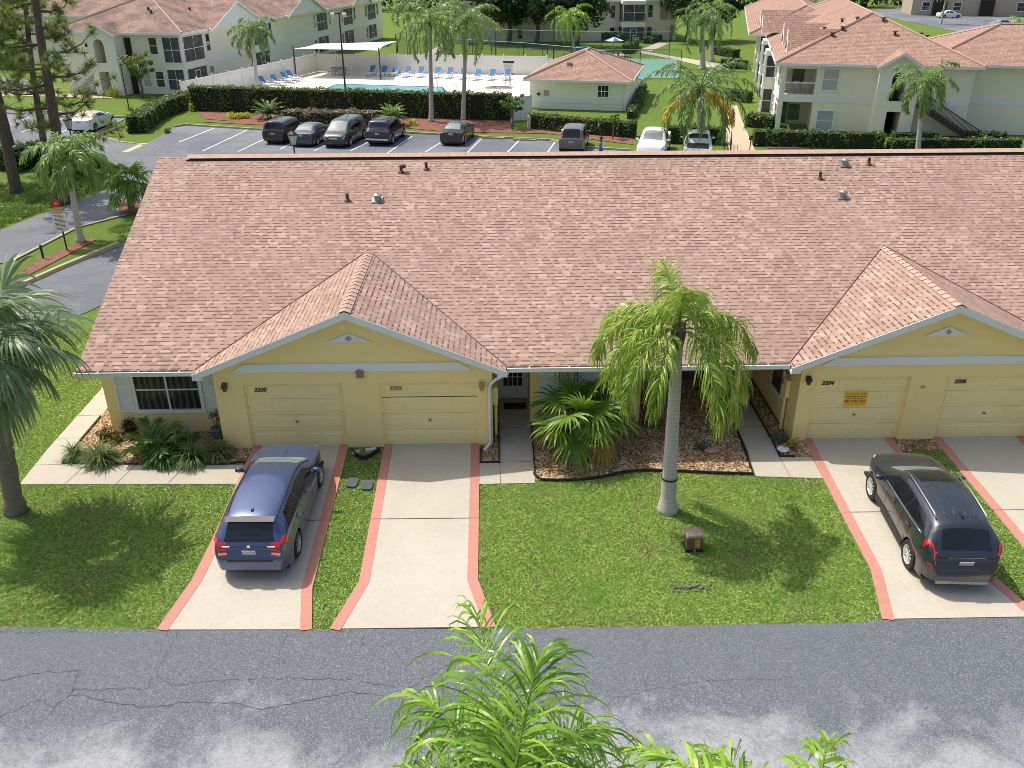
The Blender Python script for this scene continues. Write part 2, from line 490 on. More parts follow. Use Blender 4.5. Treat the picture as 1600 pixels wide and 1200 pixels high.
M['frond_far'] = leafmat('far_frond', [(.05, .13, .02), (.085, .20, .03), (.14, .27, .045), (.30, .40, .13)], .35, .4, .5)
M['frond_dark'] = leafmat('dark_frond', [(.035, .10, .02), (.06, .15, .03), (.10, .20, .04), (.24, .33, .13)], .33, .4, .5)
M['frond_near'] = leafmat('near_frond', [(.05, .15, .012), (.11, .27, .018), (.20, .40, .03), (.38, .54, .08)], .28, .32, .6)
M['frond_yellow'] = leafmat('yellow_frond', [(.36, .30, .02), (.60, .46, .03), (.68, .50, .05), (.62, .42, .08)], .35)
M['fan'] = leafmat('fan_leaf', [(.05, .14, .02), (.08, .20, .022), (.13, .27, .03), (.24, .33, .05)], .35, .4, .4)
M['fan_yellow'] = leafmat('fan_yellow', [(.26, .26, .03), (.42, .36, .05), (.48, .34, .08), (.42, .26, .10)], .35)
M['sabal'] = leafmat('sabal_leaf', [(.04, .085, .035), (.075, .14, .05), (.14, .22, .085), (.32, .40, .22)], .2, .4, .5)
M['hedge'] = leafmat('hedge_leaf', [(.03, .07, .014), (.055, .115, .022), (.095, .165, .035), (.16, .24, .06)], .3)
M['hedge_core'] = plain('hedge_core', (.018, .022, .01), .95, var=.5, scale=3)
M['hedge_red'] = leafmat('red_hedge_leaf', [(.09, .075, .03), (.17, .13, .075), (.25, .19, .12), (.33, .25, .17)], .25)
M['shrub'] = leafmat('shrub_leaf', [(.04, .10, .02), (.07, .16, .025), (.11, .21, .035), (.17, .27, .06)], .3)
M['shrub_yellow'] = leafmat('yellow_shrub', [(.22, .28, .02), (.36, .42, .02), (.45, .48, .03), (.55, .55, .06)], .35)
M['oak'] = leafmat('oak_leaf', [(.018, .04, .014), (.03, .06, .02), (.05, .085, .03), (.075, .11, .045)], .2)
M['pine'] = leafmat('pine_needle', [(.05, .10, .025), (.09, .16, .03), (.15, .23, .045), (.26, .30, .09)], .35)
M['liriope'] = leafmat('strap_leaf', [(.035, .085, .02), (.06, .125, .03), (.10, .17, .04), (.26, .31, .13)], .3, .6, .2)
M['croton'] = leafmat('croton_leaf', [(.06, .04, .02), (.22, .09, .03), (.34, .20, .04), (.14, .16, .03)], .25, .35, .4)
M['croton_dark'] = leafmat('dark_croton', [(.025, .02, .015), (.06, .035, .02), (.10, .05, .03), (.05, .07, .025)], .2, .35, .4)
M['croton_gold'] = leafmat('gold_croton', [(.25, .15, .03), (.5, .30, .04), (.6, .40, .05), (.3, .28, .05)], .3, .35, .4)
M['bluegreen'] = leafmat('bluegreen_leaf', [(.05, .075, .05), (.08, .11, .075), (.12, .15, .10), (.16, .2, .13)], .2)
M['wild'] = leafmat('undergrowth_leaf', [(.05, .12, .018), (.09, .19, .025), (.14, .26, .035), (.22, .32, .07)], .35)
def paint(name, col, metal=.35, rough=.32, coat=1.0):
    t = NT(name)
    g = t.noise(900.0, 1.0)
    c = t.mix(t.math('MULTIPLY', g, .3), col, tuple(min(1, x*1.5+.01) for x in col))
    d = t.noise(3.0, 5.0, .6)
    return t.done(t.bsdf(c, t.math('ADD', t.math('MULTIPLY', d, .12), rough-.05), metal, .5, None, coat, .04))
M['tyre'] = plain('tyre', (.016, .016, .017), .75)
M['rim'] = plain('alloy', (.55, .56, .58), .28, .85, var=.05)
M['carglass'] = glass('car_glass', (.012, .015, .019), .03, .5, 1.5)
M['carglass_light'] = glass('car_glass_light', (.22, .27, .26), .06, .5, 1.5)
M['trim'] = plain('car_trim', (.018, .018, .02), .55)
M['chrome'] = plain('chrome', (.75, .76, .78), .15, 1.0, var=.03)
M['tail'] = plain('tail_lens', (.55, .012, .02), .12, var=.25, scale=14, coat=1.0)
M['tail_clear'] = plain('clear_lens', (.75, .6, .58), .12, var=.1, coat=1.0)
M['headlens'] = plain('head_lens', (.62, .64, .66), .1, .3, var=.2, coat=1.0)
M['plate'] = plain('licence_plate', (.42, .45, .52), .5, var=.05)
# ================================================================ the setting: ground, street, paving
def flat(name, poly, mat, dz=.01, thick=.0, parent=None, kind='structure'):
    """a sheet that follows the lie of the land"""
    bm = bmesh.new()
    f = bm.faces.new([bm.verts.new((x, y, 0)) for x, y in poly])
    for yy in (0.0, YROAD):
        g = bm.verts[:] + bm.edges[:] + bm.faces[:]
        bmesh.ops.bisect_plane(bm, geom=g, plane_co=(0, yy, 0), plane_no=(0, 1, 0))
    bmesh.ops.recalc_face_normals(bm, faces=bm.faces[:])
    if bm.faces[:][0].normal.z < 0: bmesh.ops.reverse_faces(bm, faces=bm.faces[:])
    if thick:
        be = [e for e in bm.edges if e.is_boundary]
        r = bmesh.ops.extrude_edge_only(bm, edges=be)
        for v in [q for q in r['geom'] if isinstance(q, bmesh.types.BMVert)]:
            v.co.z -= thick
    for v in bm.verts: v.co.z += gz(v.co.y) + dz
    me = bpy.data.meshes.new(name); bm.to_mesh(me); bm.free()
    o = link(name, me, mat, parent)
    if parent is None and kind: o['kind'] = kind
    return o
def strip(name, pts, w, mat, dz, parent=None, thick=0.0, kind='structure', side=0.0):
    """a band of width w along a polyline; side shifts it sideways (in widths)"""
    P0 = [np.array(p, float) for p in pts]; pts = [P0[0]]; L = []; Rr = []; w0 = list(w) if isinstance(w, (list, tuple)) else None
    for a, b in zip(P0[:-1], P0[1:]):
        for yy in sorted((0.0, YROAD), key=lambda q: abs(q-a[1])):
            if (a[1]-yy)*(b[1]-yy) < -1e-6: pts.append(a+(b-a)*(yy-a[1])/(b[1]-a[1]))
        pts.append(b)
    for i, p in enumerate(pts):
        t = pts[min(i+1, len(pts)-1)] - pts[max(i-1, 0)]; t /= np.linalg.norm(t)+1e-9
        nrm = np.array([-t[1], t[0]])
        ww = w[i] if isinstance(w, (list, tuple)) else w
        c = p + nrm*ww*side
        L.append(c+nrm*ww/2); Rr.append(c-nrm*ww/2)
    m = MB(); n = len(pts)
    z = [gz(p[1])+dz for p in pts]
    vs = [(p[0], p[1], zz) for p, zz in zip(L, z)] + [(p[0], p[1], zz) for p, zz in zip(Rr, z)]
    fs = [(i, i+1, n+i+1, n+i) for i in range(n-1)]
    if thick:
        vs += [(a, b, c-thick) for a, b, c in vs]
        fs += [(i+1, i, 2*n+i, 2*n+i+1) for i in range(n-1)] + [(n+i, n+i+1, 3*n+i+1, 3*n+i) for i in range(n-1)] + [(0, n, 3*n, 2*n), (n-1, 2*n-1, 4*n-1, 3*n-1)]
    m.add(vs, fs)
    o = m.build(name, mat, parent)
    if parent is None and kind: o['kind'] = kind
    return o

m = MB()
xs = (-400, 500); ys = [(-80, gz(-80)-.02), (YROAD, gz(YROAD)-.02), (0, -.02), (900, -.02)]
m.add([(x, y, z) for y, z in ys for x in xs], [(2*i, 2*i+1, 2*i+3, 2*i+2) for i in range(3)])
ground = m.build('ground', M['lawn_far']); ground['kind'] = 'structure'
front_lawn = flat('front_lawn', [(-14, -6.95), (26, -7.05), (26, 1.0), (-4.3, 1.2), (-4.3, 12), (-10.2, 10.3), (-14, 8.5)], M['lawn'], -.012); 

street_edge = [gsl(*p) for p in [(0, 978), (110, 981), (250, 983), (400, 984), (515, 983), (700, 983), (890, 981), (1080, 978), (1250, 974), (1330, 973), (1377, 968), (1500, 966), (1600, 965)]]
flat('street', [(-40, -6.95)] + street_edge + [(50, -7.2), (50, -15.2), (-40, -15.2)], M['street'], .004)
# cracks in the old asphalt
rnd = random.Random(5)
def crack(pix, w=.018):
    pts = []
    P = [gp(u, v, gz(-8)+.0) for u, v in pix]
    for a, b in zip(P[:-1], P[1:]):
        n = max(2, int(math.dist(a, b)/.09))
        for i in range(n):
            t = i/n; pts.append((a[0]+(b[0]-a[0])*t+rnd.gauss(0, .022), a[1]+(b[1]-a[1])*t+rnd.gauss(0, .022)))
    pts.append(P[-1])
    return pts
cm = MB()
for pix, w in [([(0, 1062), (60, 1052), (123, 1048)], .016), ([(123, 1048), (112, 1083), (85, 1105), (75, 1120)], .02), ([(0, 1121), (60, 1094), (82, 1106)], .014),
            ([(112, 1077), (160, 1078), (232, 1075), (280, 985)], .018), ([(245, 1058), (270, 1070), (350, 1063), (450, 1060), (550, 1062)], .014),
            ([(112, 1085), (160, 1095), (235, 1107), (290, 1097), (370, 1099), (410, 1108), (470, 1097), (550, 1082), (600, 1088)], .02),
            ([(447, 988), (440, 1015), (434, 1045)], .014), ([(570, 990), (563, 1012)], .012), ([(1120, 990), (1145, 1030), (1160, 1048)], .01), ([(1335, 985), (1350, 1010)], .012), ([(960, 1090), (1110, 1062), (1230, 1060)], .008), ([(1000, 990), (1010, 1040), (1015, 1120)], .008), ([(700, 1040), (640, 1075), (560, 1066)], .01)]:
    pts = [np.array(p) for p in crack(pix)]
    n = len(pts); vs = []
    for i, p in enumerate(pts):
        t = pts[min(i+1, n-1)]-pts[max(i-1, 0)]; t = t/(np.linalg.norm(t)+1e-9); q = np.array([-t[1], t[0]])*w*rnd.uniform(.2, .55)
        z = gz(p[1])+.008
        vs += [(p[0]+q[0], p[1]+q[1], z), (p[0]-q[0], p[1]-q[1], z)]
    cm.add(vs, [(2*i, 2*i+1, 2*i+3, 2*i+2) for i in range(n-1)])
o = cm.build('street_cracks', M['crack']); o['kind'] = 'structure'

# driveways with their painted borders
DRV = {1: ([(0.0, .12), (-.03, -3.9), (-.10, -5.5), (-.40, -7.06)], [(2.74, .12), (2.75, -5.84), (2.97, -7.13)]),
       2: ([(3.77, .12), (3.79, -5.65), (3.35, -7.12)], [(6.52, .12), (6.55, -5.65), (6.96, -7.14)]),
       3: ([(15.92, .12), (15.79, -5.51), (15.44, -7.10)], [(18.55, .12), (18.52, -5.6), (18.95, -7.1)]),
       4: ([(19.72, .12), (19.82, -5.3), (19.45, -7.1)], [(22.4, .12), (22.4, -5.4), (22.8, -7.1)])}
DRVPOLY = []
for k, (Lf, Rg) in DRV.items():
    poly = Lf + Rg[::-1]; DRVPOLY.append(poly)
    d = flat('driveway', poly, M['concrete'], .022, .1)
    strip('painted_border', Lf, .25, M['pink'], .027, d, side=.5)
    strip('painted_border', Rg, .25, M['pink'], .027, d, side=-.5)
    yj = -3.35
    strip('expansion_joint', [(Lf[0][0]-.02, yj), (Rg[0][0]+.01, yj-.02)], .02, M['crack'], .0305, d)
# front walks
WALKS = [[(-5.88, -1.62), (0.0, -1.74), (-.03, -.84), (-5.15, -.70), (-5.12, 9.0), (-5.86, 9.0)],
         [(6.53, -1.90), (8.04, -1.88), (8.03, 2.85), (7.10, 2.85), (7.10, -.93), (6.53, -.93)],
         [(14.08, -1.72), (15.86, -1.85), (15.88, -.84), (14.97, -.82), (15.0, 4.2), (14.25, 4.2)]]
for p in WALKS:
    d = flat('front_walk', p, M['walk'], .018, .08)
    if p[0][0] < 0:
        for x in (-4.55, -3.15, -1.75): strip('walk_joint', [(x-.12, -1.66), (x+.1, -.76)], .014, M['crack'], .023, d)
        for y in (-.72, .7, 2.1, 3.6, 5.1): strip('walk_joint', [(-5.86, y), (-5.14, y)], .014, M['crack'], .023, d)
    elif p[0][0] < 8:
        strip('walk_joint', [(7.1, -1.9), (7.1, -.94)], .014, M['crack'], .023, d)
        strip('walk_joint', [(7.1, -.9), (8.03, -.87)], .014, M['crack'], .023, d)
        strip('walk_joint', [(7.1, 1.0), (8.03, 1.0)], .014, M['crack'], .023, d)
    else:
        strip('walk_joint', [(14.97, -.82), (15.0, -1.78)], .014, M['crack'], .023, d)
        strip('walk_joint', [(14.28, .85), (14.98, .85)], .014, M['crack'], .023, d)
# planting beds
bedfront = [gsl(*p) for p in [(834, 742), (845, 751), (870, 752), (905, 751), (940, 747), (975, 739), (1005, 736), (1045, 737), (1110, 740), (1176, 742)]]
BEDS = {'left': [(-5.13, -.68), (-.06, -.82), (-.02, 0.0), (-.76, 0.0), (-.76, 1.02), (-4.33, 1.02), (-4.33, 3.0), (-5.10, 3.0)],
        'mid': [(8.05, 1.25), (8.05, -1.45)] + bedfront + [(14.22, 4.1), (11.32, 4.1), (11.32, 1.25)],
        'gapA': [(6.56, -.92), (7.08, -.92), (7.08, 2.8), (6.95, 2.8), (6.95, 0), (6.56, 0)],
        'gapB': [(14.99, -.80), (15.88, -.82), (15.90, 0), (15.45, 0), (15.45, 4.1), (15.02, 4.1)],
        'pier': [(18.56, -.62), (19.72, -.55), (19.72, 0), (18.56, 0)]}
for k, p in BEDS.items():
    flat('mulch_bed', p, M['mulch'], .006)
# loose chips lying on the beds
def inpoly(px, py, poly):
    x = np.asarray(px); y = np.asarray(py); c = np.zeros(x.shape, bool); n = len(poly)
    for i in range(n):
        x0, y0 = poly[i]; x1, y1 = poly[(i+1) % n]
        if y0 == y1: continue
        c ^= ((y0 > y) != (y1 > y)) & (x < (x1-x0)*(y-y0)/(y1-y0)+x0)
    return c
rng = np.random.default_rng(7)
def scatter(poly, dens):
    P = np.array(poly); a, b = P.min(0), P.max(0)
    n = int((b-a).prod()*dens); q = rng.random((n, 2))*(b-a)+a
    return q[inpoly(q[:, 0], q[:, 1], poly)]
def chips(poly, dens=420, s=.035):
    q = scatter(poly, dens); n = len(q)
    z = np.clip(q[:, 1], YROAD, 0)*SLOPE+.012+rng.random(n)*.02
    c = np.c_[q, z]; a = rng.random(n)*6.283
    u = np.c_[np.cos(a), np.sin(a), rng.normal(0, .3, n)]*(s*(.5+rng.random(n)))[:, None]
    w = np.c_[-np.sin(a), np.cos(a), rng.normal(0, .35, n)]*(s*.45*(.5+rng.random(n)))[:, None]
    V = np.stack([c-u-w, c+u-w, c+u+w, c-u+w], 1).reshape(-1, 3)
    return V, np.arange(4*n).reshape(-1, 4)
N = NP()
for p in BEDS.values(): N.add(*chips(p, 650))
o = N.build('wood_chips', M['chip']); o['kind'] = 'stuff'

# street-side turf: real blades over the lawn sheet
def blades(polys, excl, dens, h=.05, w=.023):
    N = NP()
    for poly in polys:
        q = scatter(poly, dens)
        for e in excl: q = q[~inpoly(q[:, 0], q[:, 1], e)]
        n = len(q); z = np.clip(q[:, 1], YROAD, 0)*SLOPE-.015
        c = np.c_[q, z]; a = rng.random(n)*6.283; b = rng.random(n)*6.283
        hh = h*(.45+.9*rng.random(n)); lean = .4+1.6*rng.random(n)
        u = np.c_[np.cos(a), np.sin(a), np.zeros(n)]*w
        t = np.c_[np.cos(b)*lean, np.sin(b)*lean, np.ones(n)]; t = t/np.linalg.norm(t, axis=1)[:, None]*hh[:, None]
        t2 = t*1.0; t2[:, 2] *= .78; t2[:, :2] *= 1.5
        V = np.stack([c-u*.5, c+u*.5, c+t*.6+u*.35, c+t2], 1).reshape(-1, 3)
        N.add(V, np.arange(4*n).reshape(-1, 4))
    return N
EXCL = DRVPOLY + WALKS + list(BEDS.values())
lawns = [[(-10, -7.06), (-.3, -7.12), (.1, -1.6), (-10, -1.5)], [(-10, -1.5), (-5.8, -1.6), (-5.8, 9), (-10, 9)], [(2.7, -7.2), (3.8, -7.2), (3.8, -.1), (2.7, -.1)], [(6.5, -7.25), (15.9, -7.18), (15.95, -1.3), (6.5, -1.3)],
         [(18.5, -7.12), (19.9, -7.12), (19.8, -.5), (18.5, -.5)], [(22.4, -7.1), (24.5, -7.1), (24.5, 0), (22.4, 0)]]
o = blades(lawns, EXCL, 2300).build('lawn_grass', M['blade']); o['kind'] = 'stuff'
# ================================================================ the terrace
house = empty('terraced_house', (9, 5, 0), label='yellow stucco terrace of garage homes under one long pinkish brown shingle roof', cat='terraced house')
HO = np.array((9, 5, 0))
def hb(mb, name, mat, parent=None, **k):
    """build in world coordinates, parent to the house keeping place"""
    mb.v = [(x-HO[0], y-HO[1], z-HO[2]) for x, y, z in mb.v]
    return mb.build(name, mat, parent or house, **k)
def roofuv(co, n):
    h = math.hypot(n.x, n.y)
    if h < 1e-4: return (co.x, co.y)
    hx, hy = n.x/h, n.y/h
    return (-hy*co.x + hx*co.y, -(hx*co.x + hy*co.y)/max(.05, abs(n.z)))
ZE, SLM, YE, YR = 2.546, .362, -.07, 10.02
ZR = ZE + SLM*(YR-YE)
CA, CB, HALF, ZA = 3.05, 19.39, 4.25, 4.315
YB = YE + (ZA-ZE)/SLM
XL0, XL1, XR = -4.45, -4.95, 33.0
# walls --------------------------------------------------------------
w = MB()
w.box(-4.35, -.78, 1.0, 1.2, -.1, 2.75)                 # left room
w.box(-4.35, -4.15, 1.2, 19.4, -.1, 2.75)               # end wall
w.prism([(1.2, 2.75), (19.4, 2.75), (10.0, 6.0)], 'x', -4.35, -4.15)
w.box(-4.15, 30, 19.2, 19.4, -.1, 2.6)
for c, x0s in ((CA, (0.0, 3.77)), (CB, (15.93, 19.70))):
    a, b = c-3.84, c+3.86
    d0, d1 = x0s[0], x0s[0]+2.74; e0, e1 = x0s[1], x0s[1]+2.74
    w.box(a, d0, 0, .2, -.15, 2.05); w.box(d1, e0, 0, .2, -.15, 2.05); w.box(e1, b, 0, .2, -.15, 2.05)
    w.prism([(a, 2.05), (b, 2.05), (b, 2.62), (c, ZA-.12), (a, 2.62)], 'y', 0, .2)
    w.box(a, a+.2, .2, 4.2, -.1, 2.62); w.box(b-.2, b, .2, 4.2, -.1, 2.62)
w.box(6.91, 8.02, 2.95, 3.15, -.1, 2.9)                 # entry of the second home
w.box(8.02, 8.22, 1.45, 3.15, -.1, 2.9)
w.box(8.02, 11.3, 1.25, 1.45, -.1, 2.75)
w.box(11.1, 11.3, 1.45, 4.2, -.1, 2.9)
w.box(11.3, 15.6, 4.2, 4.4, -.1, 3.2)
w.box(14.0, 14.2, 3.0, 4.2, -.1, 3.0)
hb(w, 'wall', M['yellow'])
# roof ---------------------------------------------------------------
def slab(poly, mat, name, t=.09, parent=None):
    P = [np.array(p, float) for p in poly]; m = MB(); n = len(P)
    m.add(P + [p-np.array((0, 0, t)) for p in P], [tuple(range(n)), tuple(range(2*n-1, n-1, -1))] + [(i, n+i, n+(i+1) % n, (i+1) % n) for i in range(n)])
    return hb(m, name, mat, parent, uvproj=roofuv)
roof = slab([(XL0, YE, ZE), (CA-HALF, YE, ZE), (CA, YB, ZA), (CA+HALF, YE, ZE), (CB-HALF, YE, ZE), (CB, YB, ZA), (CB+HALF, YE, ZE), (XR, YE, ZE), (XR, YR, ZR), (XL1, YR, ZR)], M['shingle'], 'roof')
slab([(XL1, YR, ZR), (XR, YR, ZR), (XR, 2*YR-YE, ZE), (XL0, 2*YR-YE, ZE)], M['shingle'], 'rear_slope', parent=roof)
for c in (CA, CB):
    for s in (-1, 1):
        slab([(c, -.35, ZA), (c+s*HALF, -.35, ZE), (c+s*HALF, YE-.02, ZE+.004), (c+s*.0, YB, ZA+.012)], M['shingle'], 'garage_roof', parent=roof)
    cap = MB()
    y = -.36; i = 0
    while y < YB-.1:
        for s in (-1, 1):
            zz = ZA+.016
            cap.add([(c, y, zz+.02), (c, y+.33, zz), (c+s*.16, y+.33, zz-.066), (c+s*.16, y, zz-.046)], [(0, 1, 2, 3)])
        y += .29; i += 1
    hb(cap, 'ridge_cap', M['cap'], roof, uvproj=lambda co, n: (math.floor((co.y+5.36)/.29+.001)*.3+.05, .10))
    vl = MB()                                           # valley flashing lines
    for s in (-1, 1):
        p0 = np.array((c+s*HALF, YE, ZE+.02)); p1 = np.array((c, YB, ZA+.03))
        vl.tube([p0, p1], .012, 5)
    hb(vl, 'valley_flashing', M['brown'], roof)
vent = MB()
vent.box(-3.8, XR, YR-.20, YR-.02, ZR-.05, ZR+.01, 1)
n0 = len(vent.v)
for x in np.arange(-3.9, XR, .3):
    vent.add([(x, YR-.26, ZR+.0), (x+.31, YR-.26, ZR+.0), (x+.31, YR, ZR+.085), (x, YR, ZR+.085)], [(0, 1, 2, 3)])
    vent.add([(x, YR+.26, ZR+.0), (x+.31, YR+.26, ZR+.0), (x+.31, YR, ZR+.085), (x, YR, ZR+.085)], [(0, 1, 2, 3)])
hb(vent, 'ridge_vent', [M['cap'], M['brown']], roof, uvproj=lambda co, n: (co.x*.9, co.z*.5+.07))
vb = MB(); vb.box(-3.9, XR, YR-.275, YR-.25, ZR-.085, ZR-.045); hb(vb, 'vent_slot', M['rubber'], roof)
for i, (x, y) in enumerate([(2.08, 7.41), (3.77, 8.99), (4.64, 9.17), (18.36, 8.42), (20.33, 9.23)]):
    m = MB(); z = ZE+SLM*(y-YE)
    m.tube([(x, y, z-.05), (x, y, z+.24)], .055, 10); m.lathe([(.13, z-.03), (.09, z+.03), (.05, z+.06)], 12, (x, y, 0))
    if i == 1: m.tube([(x, y, z+.2), (x+.16, y, z+.22)], .08, 10)
    hb(m, 'vent_pipe', M['brown'], roof)
for x, y in [(3.09, 7.40), (18.83, 7.36), (19.45, 9.20)]:
    m = MB(); z = ZE+SLM*(y-YE)
    m.obox((x, y, z+.03), (1, 0, 0), (0, .94, .34), (0, -.34, .94), .36, .36, .02)
    m.lathe([(.11, z), (.11, z+.12), (.15, z+.14), (.15, z+.19), (.06, z+.24), (0, z+.25)], 12, (x, y, 0))
    hb(m, 'roof_vent', M['grey_metal'], roof)
# white trim ---------------------------------------------------------
for c in (CA, CB):
    f = MB()
    for s in (-1, 1):
        p = [(c, ZA-.01), (c+s*(HALF+.02), ZE-.015), (c+s*(HALF+.02), ZE-.20), (c, ZA-.21)]
        f.prism(p, 'y', -.375, -.345)
        f.prism([(c, ZA-.11), (c+s*(HALF-.0), ZE-.105), (c+s*HALF, ZE-.125), (c, ZA-.135)], 'y', -.345, .0)
        f.box(*(sorted((c+s*(HALF-.25), c+s*(HALF+.03)))), -.345, -.02, ZE-.20, ZE-.12)
    hb(f, 'rake_board', M['white'])
    b = MB(); b.prism([(c-3.32, 2.43), (c+3.32, 2.43), (c+2.95, 2.67), (c-2.95, 2.67)], 'y', -.04, -.002); hb(b, 'trim_band', M['white'])
    g = MB(); g.prism([(c-.60, 3.31), (c+.60, 3.31), (c, 3.57)], 'y', -.05, -.003); lo = hb(g, 'gable_vent', M['white'])
    g = MB()
    g.prism([(c-.10, 3.42), (c, 3.33), (c+.10, 3.42), (c, 3.51)], 'y', -.062, -.052)
    hb(g, 'louvre', M['grey_metal'], lo)
def gutter(x0, x1, y=YE):
    m = MB()
    m.box(x0, x1, y-.125, y-.115, ZE-.13, ZE-.005); m.box(x0, x1, y-.115, y-.01, ZE-.13, ZE-.12)
    m.box(x0, x1, y-.012, y-.002, ZE-.12, ZE-.04)
    m.box(x0, x1, y-.135, y-.11, ZE-.018, ZE-.004)
    x = x0+.6
    while x < x1:
        m.box(x, x+.03, y-.11, y-.0, ZE-.02, ZE-.008); x += 1.1
    m.box(x0, x0+.01, y-.115, y-.012, ZE-.12, ZE-.01); m.box(x1-.01, x1, y-.115, y-.012, ZE-.12, ZE-.01)
    hb(m, 'gutter', M['gutter'])
    s = MB(); s.box(x0, x1, y+.0, 1.2, ZE-.14, ZE-.115); hb(s, 'soffit', M['white'])
gutter(XL0, CA-HALF-.02); gutter(CA+HALF+.02, CB-HALF-.02)
dp = MB()
dp.tube([(7.36, -.15, 2.44), (7.33, -.15, 2.36), (6.98, -.13, 2.16), (6.85, -.08, 2.0), (6.83, -.07, 1.9), (6.83, -.07, .16), (6.80, -.09, .07), (6.66, -.26, .0)], .048, 8)
hb(dp, 'downspout', M['gutter'], smooth=True)
# garage doors -------------------------------------------------------
def garage_door(x0, gap=False):
    m = MB(); W, H, y = 2.74, 2.05, .11
    m.box(x0, x0+W, y+.02, y+.06, -.05, H)
    for r in range(4):
        za, zb = .01+r*H/4, (r+1)*H/4-.004
        if gap and r == 3: za += .012
        m.box(x0+.005, x0+W-.005, y, y+.02, za, zb)
        for k in range(4):
            xa = x0+.10+k*(W-.16)/4; xb = xa+(W-.16)/4-.07
            p0 = (xa, y-.002, za+.10); 
            # embossed panel: sunk ring and raised field
            ring = [(xa, za+.09), (xb, za+.09), (xb, zb-.09), (xa, zb-.09)]
            q = .028
            inn = [(xa+q, za+.09+q), (xb-q, za+.09+q), (xb-q, zb-.09-q), (xa+q, zb-.09-q)]
            vs = [(p[0], y-.0015, p[1]) for p in ring] + [(p[0], y-.014, p[1]) for p in inn]
            m.add(vs, [(0, 1, 5, 4), (1, 2, 6, 5), (2, 3, 7, 6), (3, 0, 4, 7), (4, 5, 6, 7)])
    if gap: pass
    d = hb(m, 'garage_door', M['door_yellow'])
    s = MB(); s.box(x0, x0+W, y-.01, y+.03, -.04, .012); hb(s, 'weather_strip', M['white' if x0 < 1 else 'black'], d)
    if gap:
        s = MB(); s.box(x0+.01, x0+W-.02, y-.003, y+.004, 3*H/4-.004, 3*H/4+.012); hb(s, 'panel_gap', M['black'], d)
    h = MB(); h.box(x0+W/2-.06, x0+W/2+.02, y-.05, y-.03, .80, .83); h.tube([(x0+W/2-.02, y-.05, .815), (x0+W/2-.02, y, .815)], .025, 8); hb(h, 'handle', M['grey_metal'], d)
    return d
M['number'] = plain('house_number', (.05, .035, .03), .5)
M['number_faded'] = plain('faded_number', (.30, .22, .16), .6)
for x0, s in ((0.0, '3200'), (3.77, '3202'), (15.93, '3204'), (19.70, '3206')):
    d = garage_door(x0, s == '3202')
    text('house_number', s, .17, M['number_faded' if s == '3202' else 'number'], d, Vector((x0+.43, .088, 1.83)) - Vector(HO), ext=.004, shear=.25, bold=.006)
for x0 in (0.0, 3.77, 15.93, 19.70):
    fr = MB(); fr.box(x0-.0, x0+.03, .06, .11, -.05, 2.05); fr.box(x0+2.71, x0+2.74, .06, .11, -.05, 2.05); fr.box(x0+.03, x0+2.71, .06, .11, 2.02, 2.05)
    hb(fr, 'door_stop', M['door_yellow'])
# wall lamps and small fittings --------------------------------------
def lamp(x, y, z, mat, side=False):
    m = MB()
    m.box(x-.05, x+.05, y-.03, y, z-.06, z+.10)
    m.prism([(y-.20, z+.06), (y-.03, z+.13), (y-.03, z+.05), (y-.19, z+.02)], 'x', x-.07, x+.07)
    m.lathe([(.045, z-.10), (.075, z+.02), (.08, z+.035)], 10, (x, y-.12, 0))
    return hb(m, 'wall_lamp', mat)
M['bronze'] = plain('bronze_lamp', (.10, .07, .05), .5)
M['tan_lamp'] = plain('tan_lamp', (.42, .30, .16), .5)
lamp(-.48, 0, 2.0, M['bronze']); lamp(6.62, 0, 1.93, M['tan_lamp']); lamp(15.74, 0, 2.0, M['black'])
m = MB(); m.box(3.17, 3.36, -.10, -.002, 2.25, 2.43); m.prism([(3.14, 2.43), (3.39, 2.43), (3.26, 2.50)], 'y', -.09, -.045); hb(m, 'wall_plaque', plain('plaque', (.32, .19, .15), .7, var=.3, scale=20))
m = MB(); m.box(18.99, 19.10, -.03, -.002, 1.70, 1.76); hb(m, 'door_bell', M['tan_lamp'])
# windows ------------------------------------------------------------
def window(x0, x1, z0, z1, y, pane, mull=1, rail=None, fw=.10, frame='white'):
    f = MB()
    f.box(x0-fw, x0, y-.06, y, z0, z1+fw); f.box(x1, x1+fw, y-.06, y, z0, z1+fw); f.box(x0, x1, y-.06, y, z1, z1+fw); f.box(x0-fw-.03, x1+fw+.03, y-.09, y, z0-fw, z0)
    fo = hb(f, 'window', M[frame])
    p = MB(); p.box(x0, x1, y-.022, y-.004, z0, z1); hb(p, 'pane', M[pane], fo)
    g = MB()
    for k in range(1, mull+1):
        xc = x0+(x1-x0)*k/(mull+1); g.box(xc-.025, xc+.025, y-.05, y-.023, z0, z1)
    if rail:
        xs = [x0+(x1-x0)*k/(mull+1) for k in range(mull+2)]
        for a, b in zip(xs[:-1], xs[1:]): g.box(a+.026, b-.026, y-.045, y-.023, rail-.02, rail+.02)
    if g.v: hb(g, 'glazing_bar', M['white'], fo)
    return fo
def shutter(x0, x1, z0, z1, y):
    m = MB(); yy = y-.045
    m.box(x0, x0+.05, yy, y-.003, z0, z1); m.box(x1-.05, x1, yy, y-.003, z0, z1)
    for za, zb in ((z0, z0+.07), ((z0+z1)/2+.1, (z0+z1)/2+.17), (z1-.07, z1)): m.box(x0+.05, x1-.05, yy, y-.003, za, zb)
    n = 22
    for k in range(n):
        z = z0+.08+(z1-z0-.15)*k/n
        m.add([(x0+.05, y-.035, z), (x1-.05, y-.035, z), (x1-.05, y-.012, z+.05), (x0+.05, y-.012, z+.05)], [(0, 1, 2, 3)])
    m.box(x0+.05, x1-.05, y-.010, y-.003, z0+.07, z1-.07)
    return hb(m, 'shutter', M['white'])
